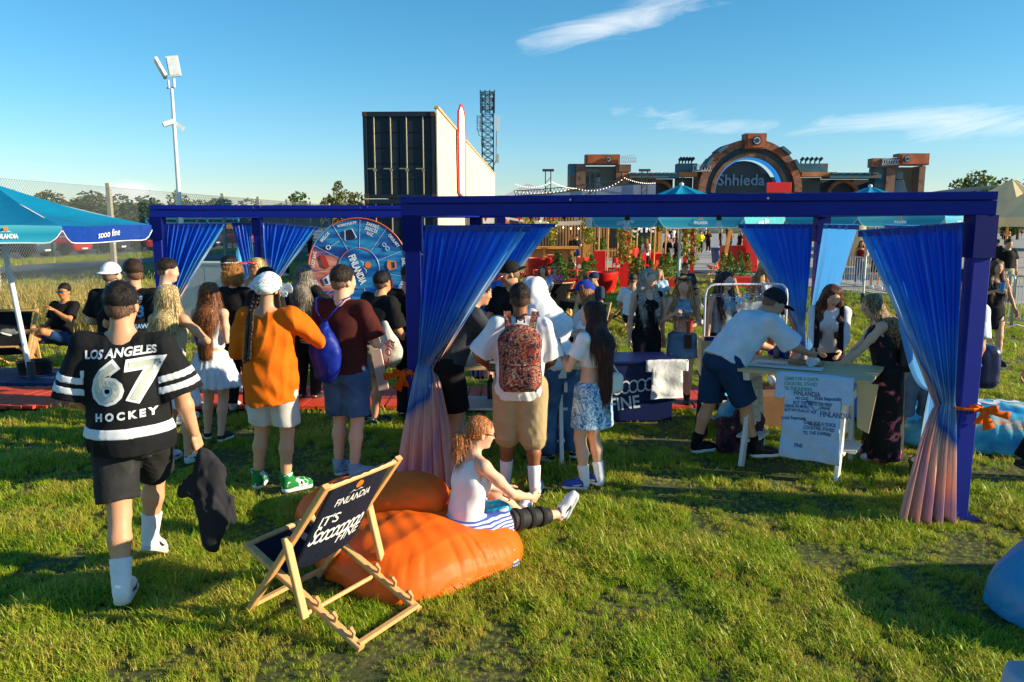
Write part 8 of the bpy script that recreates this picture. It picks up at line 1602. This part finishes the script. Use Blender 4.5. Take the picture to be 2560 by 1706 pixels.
g = at(1800, 655, 40); bn = empty('wheelie_bin', (g.x, 40, 0), 0, 'blue wheelie bin at the edge of the paving', 'bin'); bn.scale = (.66,) * 3; BB = mat('bin_blue', '#10306c', .5); MB().add([(-.5, -.4, .08), (.5, -.4, .08), (.5, .4, .08), (-.5, .4, .08), (-.6, -.5, 1.15), (.6, -.5, 1.15), (.6, .5, 1.15), (-.6, .5, 1.15)], [(3, 2, 1, 0), (4, 5, 6, 7), (0, 1, 5, 4), (1, 2, 6, 5), (2, 3, 7, 6), (3, 0, 4, 7)]).build('body', BB, bn); MB().box((0, 0, 1.2), (1.3, 1.1, .1)).build('lid', BB, bn)
def pot(u, vb, vt, Y, label, wd=.45): g_ = at(u, vb, Y); hh_ = at(u, vt, Y).z; t = empty('red_pot', (g_.x, Y, 0), 0, label, 'pot', 'red pots and drums'); MB().lathe([(wd * .6, 0), (wd * .8, hh_ * .3), (wd, hh_ * .9), (wd, hh_), (wd * .85, hh_), (wd * .8, hh_ * .85)], n=18, cap=False).build('pot', RED, t, 40)
for k, (u, vb, vt, Y, w_) in enumerate(((1505, 740, 680, 24.5, .5), (1524, 730, 682, 25, .25), (1345, 722, 645, 27, .45), (1576, 668, 620, 31, .3), (1628, 668, 630, 32, .3), (1356, 730, 675, 25, .3))): pot(u, vb, vt, Y, 'red plant pot %s' % ('with the leaning cypress', 'with white lettering beside the round one', 'at the left end of the seating area', 'before the black banner', 'before the bamboo poles', 'nearest the curly haired man')[k], w_)
def chair_r(u, vb, Y, yw, label): 
    g_ = at(u, vb, Y); t = empty('red_chair', (g_.x, Y, 0), R(yw), label, 'chair', 'red chairs of the seating area')
    for x in (-.22, .22):
        for y_ in (-.2, .2): MB().bar((x, y_, 0), (x * .95, y_, .46 if y_ < 0 else .9), .035, .035).build('leg', RED, t)
    MB().box((0, 0, .46), (.46, .44, .04)).build('seat', RED, t); MB().box((0, .2, .76), (.42, .03, .26)).build('backrest', RED, t)
for u, vb, Y, yw, lb in ((1560, 680, 28, 20, 'red chair by the middle ivy pillar'), (1540, 676, 29, -30, 'red chair left of the middle ivy pillar'), (1605, 668, 31, 10, 'red chair below the black banner'), (1478, 690, 28, 60, 'red chair beside the dancing couple'), (1650, 668, 31, -20, 'red chair at the yellow ivy pillar'), (1442, 690, 28, -50, 'red chair left of the dancing couple')): chair_r(u, vb, Y, yw, lb)
bt = empty('bunting', (at(1270, 545, 30).x, 30, 0), 0, 'red black and white triangle bunting above the curtain', 'bunting')
for k in range(9): MB().add([(k * .42 - 1, 0, 2.5), (k * .42 - .68, 0, 2.5), (k * .42 - .84, .01, 2.12)], [(0, 1, 2)]).build('flag', (RED, mat('flag_black', '#101216'), mat('flag_white', '#e8e4e0'))[k % 3], bt)
kk = empty('kiosk', (at(1212, 560, 42).x, 42, 0), 0, 'dark kiosk with white signs seen above the blue curtain', 'kiosk'); MB().box2((-2.8, 0, 0), (1.8, 2, 3.2)).build('body', mat('kiosk_dark', '#20242a', .7), kk)
for k in range(5): MB().box2((-2.5 + k * .8, -.06, 1.9), (-1.9 + k * .8, 0, 2.75)).build('sign_board', mat(('kiosk_white', 'kiosk_orange', 'kiosk_pale')[k % 3], ('#d8dce0', '#c8703a', '#a8b8c8')[k % 3], .6), kk)
# beige beer tents and umbrellas at the right
BEI = mat('beige_canvas', '#e0cfa0', .7, .08, 1.5, .2, 6, trans=.3)
def btent(u, Y, Rr, ze, za, label, word=True):
    x = at(u, 560, Y).x; t = empty('beige_umbrella', (x, Y, 0), 0, label, 'umbrella'); n = 8; cs = [(Rr * cos(2 * pi * (k + .5) / n), Rr * sin(2 * pi * (k + .5) / n), ze) for k in range(n)]
    for k in range(n): a, b = cs[k], cs[(k + 1) % n]; MB().add([(0, 0, za), a, b, (a[0], a[1], ze - .35), (b[0], b[1], ze - .35), ((a[0] + b[0]) * .25, (a[1] + b[1]) * .25, (za + ze) / 2 - .12)], [(0, 1, 5), (0, 5, 2), (1, 2, 5), (1, 3, 4, 2)]).build('canopy_panel', BEI, t)
    MB().tube([(0, 0, 0), (0, 0, za)], .05, 8).build('pole', YEL, t)
    if word: lettering('ŻYWIEC', frame((.2, -Rr * .945, ze - .17), (1, 0, 0), (0, 0, 1)), .42, mat('print_red', '#b01c1c', .6), t, bold=.01)
btent(2520, 34, 2.2, 2.55, 3.9, 'beige umbrella with red lettering at the right edge'); btent(2380, 48, 3.0, 2.6, 3.6, 'beige umbrella behind the cyan parasol', True); btent(2600, 30, 1.9, 2.3, 3.6, 'beige umbrella cut by the right frame edge', True)
cu_ = MB(); x = at(2142, 600, 33).x; tag(MB().lathe([(.12, 2.7), (.5, 1.6), (.62, .5), (.3, .3)], (x, 33, 0), 14, False).build('closed_umbrella', BEI, None, True), 'folded beige umbrella behind the barrier', 'umbrella'); x = at(2115, 600, 34).x; tag(MB().lathe([(.12, 2.7), (.42, 1.6), (.5, .5), (.3, .3)], (x, 34, 0), 14, False).build('closed_umbrella', BEI, None, True), 'second folded beige umbrella left of the parasol pole', 'umbrella')
hl = empty('arched_roof', (at(2500, 500, 55).x, 55, 0), 0, 'dark arched hall roof behind the beige tents', 'building'); MB().sheet(lambda i, j: (-6 + i * 22, j * 8, 3.3 + 1.5 * sin(pi * i)), 18, 2).build('roof', DSTAGE, hl, True)
for k in range(6): MB().bar((-6 + k * 4.4, 0, 0), (-6 + k * 4.4, 0, 3.3 + 1.5 * sin(pi * k * .2)), .2, .2, (0, 1, 0)).build('post', TRS, hl)
# crowd barriers
BAR = mat('barrier_steel', '#c4c6c4', .4, .1, 6, metal=.4)
def barrier(p0, p1, label):
    p0, p1 = Vector(p0), Vector(p1); t = empty('crowd_barrier', tuple(p0), math.atan2((p1 - p0).y, (p1 - p0).x), label, 'barrier', 'steel crowd barriers'); L_ = (p1 - p0).length - .06
    MB().tube([(0, 0, .05), (0, 0, 1.02), (.05, 0, 1.08), (L_ - .05, 0, 1.08), (L_, 0, 1.02), (L_, 0, .05)], .02, 7).tube([(0, 0, .2), (L_, 0, .2)], .016, 6).build('frame', BAR, t, True); vm = None
    for k in range(1, 17): x = L_ * k / 17; o = MB().tube([(0, 0, .2), (0, 0, 1.08)], .008, 5).build('bar', BAR, t) if vm is None else link('bar', vm, BAR, t); vm = vm or o.data; o.location = (x, 0, 0)
    for x in (.15, L_ - .15): MB().tube([(x, -.3, .02), (x, 0, .1), (x, .3, .02)], .015, 6).build('foot', BAR, t)
bp = [gnd(2060, 716), gnd(2160, 735), gnd(2275, 762), gnd(2400, 792), gnd(2530, 822), gnd(2700, 860)]
for k, (a, b) in enumerate(zip(bp, bp[1:])):
    n = max(1, round((b - a).length / 2.3))
    for i in range(n): barrier(a.lerp(b, i / n), a.lerp(b, (i + 1) / n), 'steel crowd barrier %s' % ('left of the parasol pole', 'right of the parasol pole', 'behind the big right curtain', 'before the bearded man', 'at the right frame edge')[k])
tbl = gnd(2325, 800); rt = empty('red_table', (tbl.x, tbl.y, 0), 0, 'small red wooden table behind the floral dress woman', 'table'); MB().box((0, 0, .72), (.8, .5, .04)).build('table_top', RED, rt)
for x in (-.35, .35): MB().bar((x, -.2, 0), (x, .2, .7), .04, .04).bar((x, .2, 0), (x, -.2, .7), .04, .04).build('leg', RED, rt)
# ================================================================== more people: sitting groups and the crowd
rq = random.Random(5); SK = ['fair', 'med', 'tan', 'med']; HC = ['#1a1210', '#3a2216', '#6a4426', '#a8804c', '#2a1a14']
def sitter(u, v, yaw, label, sex, hair, top_, bot, **k):
    p = gnd(u, v); k.setdefault('lean', (-12, 0)); return person(label, (p.x, p.y, 0), R(yaw), 1.74 if sex == 'm' else 1.64, sex, 1.0, k.pop('sk', 'med'), hair, top_, bot, hips=(0, -.46, .38), fL=(-.12, .08, 0, 0), fR=(.14, .12, 0, 0), L=(0, .28, -.3), RH=(0, .28, -.3), h=.017, **k)
sh_ = dict(kind='shorts', m=BLK2, len=.8); tr_ = dict(kind='trousers', m=BLK2)
sitter(1348, 800, 170, 'curly haired young man sitting behind the visor man', 'm', ('curly', '#4a2e1a'), tee(F_('#8fb4dc')), sh_)
sitter(1380, 775, 170, 'woman in a pink jacket and black sunglasses sitting on the lawn', 'f', ('long', '#8a5c34', '#c08c54', .3), dict(kind='long', m=noise_print('pink_print', [(0, '#c83c6c'), (.5, '#e8a0b8'), (.6, '#b02c5c')], 9)), tr_, extras=dict(glasses=('#101014', '#101014', .004)))
sitter(1408, 805, 60, 'woman with long chestnut hair sitting with her back to the camera', 'f', ('long', '#5a2c18', '#9a5a34', .5), tee(BLKT), tr_)
sitter(1450, 830, 120, 'man in a navy cap sitting forward with crossed arms', 'm', ('short', '#1a1210'), tee(F_('#2c3a4a')), dict(kind='shorts', m=F_('#3a4048'), len=.8), extras=dict(cap=('#1c2c4c', False)), lean=(14, 0))
sitter(1590, 830, -20, 'man in a white tee sitting with his back turned beside the silver haired woman', 'm', ('fade', '#2a1a12'), tee(F_('#dfe3ea'), loose=1.3), tr_, lean=(4, 0))
sitter(1738, 775, 190, 'reclining man with sunglasses behind the miniskirt woman', 'm', ('crop', '#5a3a20'), tee(F_('#20304a')), sh_, extras=dict(glasses=('#181410', '#201c18', .004)), lean=(-30, 0))
sitter(1778, 810, 150, 'dark haired child in yellow top sitting left of the halter top woman', 'f', ('bob', '#1a1210'), tee(F_('#c8a820')), tr_); sitter(1650, 800, 175, 'woman in pale blue top sitting behind the silver haired woman', 'f', ('long', '#8a6a44', '#c0a070', .3), tee(F_('#a8c4e0')), dict(kind='shorts', m=DEN2, len=.8))
for u, vb, vt, yw, lb, sx, hr, tp, bt_, kw in (
    (1428, 664, 588, 150, 'blonde woman in black strappy top in the dancing couple', 'f', ('bob', '#a8804c'), dict(kind='tank', m=BLKT), tr_, {}), (1441, 664, 586, 200, 'man in black tee and navy shorts in the dancing couple', 'm', ('short', '#3a2216'), tee(BLKT), dict(kind='shorts', m=F_('#14285a'), len=.9), {}),
    (1466, 660, 590, 100, 'person in pale lilac shirt behind the yellow pillar', 'f', ('short', '#2a1a14'), tee(F_('#b0a8c8'), loose=1.6), tr_, {}), (1557, 650, 606, 150, 'person in black and white patterned shirt by the red chairs', 'm', ('short', '#2a1a14'), tee(noise_print('bw_print', [(0, '#e8e8e8'), (.5, '#101010')], 12), loose=1.6), sh_, {}),
    (1613, 690, 622, 20, 'woman in pale top with long brown hair before the black banner', 'f', ('long', '#5a3420', '#8a5a38', .4), tee(F_('#d8d8e0')), tr_, {}), (1666, 680, 618, 170, 'red haired person behind the right cypress shrubs', 'f', ('long', '#8a4a24', '#b06a3a', .2), tee(BLKT), tr_, {}), (1690, 684, 618, 30, 'long haired woman left of the parasol pole', 'f', ('long', '#3a1c10', '#6a3a24', .4), tee(BLK2), tr_, {}),
    (1675, 612, 572, 170, 'person in black walking on the paving left of the pole', 'm', ('short', '#1a1210'), tee(BLKT), sh_, {}), (1683, 612, 574, 190, 'person in white walking on the paving left of the pole', 'f', ('long', '#5a3420', '#8a5a38', .3), tee(WTE), dict(kind='shorts', m=WTE, len=.5), {}), (1694, 626, 576, 180, 'person in black tee at the left of the parasol pole on the paving', 'm', ('short', '#1a1210'), tee(BLKT), tr_, {}),
    (1750, 636, 580, 178, 'steward in a yellow vest and black trousers on the paving', 'm', ('short', '#1a1210'), tee(F_('#e8e010'), loose=1.5), tr_, {}), (1738, 632, 576, 170, 'person in green tee beside the steward', 'm', ('short', '#3a2216'), tee(F_('#14945c')), sh_, {}), (1762, 630, 582, 190, 'woman in black top and shorts right of the steward', 'f', ('long', '#3a2216', '#6a4426', .3), tee(BLKT), dict(kind='shorts', m=DEN, len=.4), {}), (1770, 631, 583, 175, 'woman in black walking right of the steward', 'f', ('long', '#2a1a14', '#4a2a1a', .3), tee(BLK2), tr_, {}),
    (1822, 622, 578, 90, 'person in checked shirt by the slanting yellow post', 'm', ('short', '#3a2216'), tee(noise_print('check_print', [(0, '#2c4a80'), (.5, '#e0e4ea')], 14), loose=1.5), sh_, {}), (1848, 640, 578, 120, 'woman with long brown hair behind the red counter', 'f', ('long', '#3a2216', '#6a4426', .4), tee(BLK2), tr_, {}), (1861, 640, 580, 175, 'woman in white at the red counter', 'f', ('long', '#6a4426', '#8a6a44', .3), tee(F_('#e0d8d0')), tr_, {}),
    (1905, 640, 582, -20, 'man in black tee right of the red sign pillar', 'm', ('short', '#3a2216'), tee(BLKT, loose=1.4), tr_, {}), (1914, 640, 592, 160, 'woman in red and white patterned clothes by the red pillar', 'f', ('long', '#3a2216', '#6a4426', .3), tee(noise_print('rw_print', [(0, '#e8c8c8'), (.5, '#c02c34')], 9)), tr_, {}),
    (2147, 712, 600, 170, 'woman in a dark red top and jeans walking behind the barrier', 'f', ('long', '#4a2c1c', '#7a4a30', .3), dict(kind='bandeau', m=F_('#6c1018'), hem=.06), dict(kind='trousers', m=DEN), {}), (2186, 722, 592, 190, 'young man in a white tee and black shorts behind the barrier', 'm', ('crop', '#8a5c34'), tee(WTE, loose=1.6), sh_, {}), (2222, 728, 606, 200, 'person in black tee and blue patterned shorts behind the barrier', 'm', ('short', '#1a1210'), tee(BLKT, loose=1.5), dict(kind='shorts', m=DEN, len=.7), {}),
    (2123, 664, 608, 0, 'person in white tee sitting far behind the barrier', 'm', ('short', '#1a1210'), tee(WTE), sh_, {}), (2485, 700, 612, 10, 'man in black tee beyond the barrier left of the bearded man', 'm', ('short', '#2a1a12'), tee(BLKT, loose=1.4), sh_, {}), (1968, 800, 632, 170, 'person in a pale pink top behind the blonde woman', 'f', ('short', '#2a1a12'), tee(F_('#e0b8b0'), loose=1.3), tr_, dict(L=(-.08, .24, -.2))), (722, 690, 588, 130, 'person in black with neon green collar behind the bench curtain', 'm', ('short', '#3a2216'), tee(BLKT), tr_, {}), (618, 640, 588, 60, 'person in a pale shirt bending by the car park fence', 'm', ('short', '#2a1a12'), tee(F_('#e0dcd4')), dict(kind='trousers', m=F_('#2c5c7c')), {}), (776, 640, 570, 150, 'person in red vest beyond the wheel', 'm', ('short', '#2a1a12'), tee(F_('#d83c20')), tr_, {})):
    g_ = gnd(u, vb); hh_ = at(u, vt, g_.y).z; hh_ = min(max(hh_, 1.5), 1.95); person(lb, (g_.x, g_.y, 0), R(yw), hh_, sx, 1.0, rq.choice(SK), hr, tp, bt_, h=.016 if g_.y < 15 else .024 if g_.y < 32 else .034, fL=(-.1, .12 * rq.random(), 0, 5), fR=(.1, -.12 * rq.random(), 0, -5), **({'L': (0, .24, -.25)} if rq.random() < .4 and 'L' not in kw else {}), **kw)
# far crowd on the paving: a few figures copied, each a thing
proto = PPL[-12:-6] + PPL[-30:-24]; CR = []
for i in range(46):
    u = rq.choice([rq.uniform(1600, 2060), rq.uniform(1640, 1900), rq.uniform(2100, 2260), rq.uniform(2400, 2560)]); Yc = rq.uniform(50, 105); x = at(u, 560, Yc).x; src = rq.choice(proto)['root']
    c = copy_tree(src, None, (x, Yc, 0), rq.uniform(0, 6.28)); c.name = 'person'; c['group'] = 'far crowd on the paving'; c['label'] = 'small far person in the crowd on the paving before the stage'
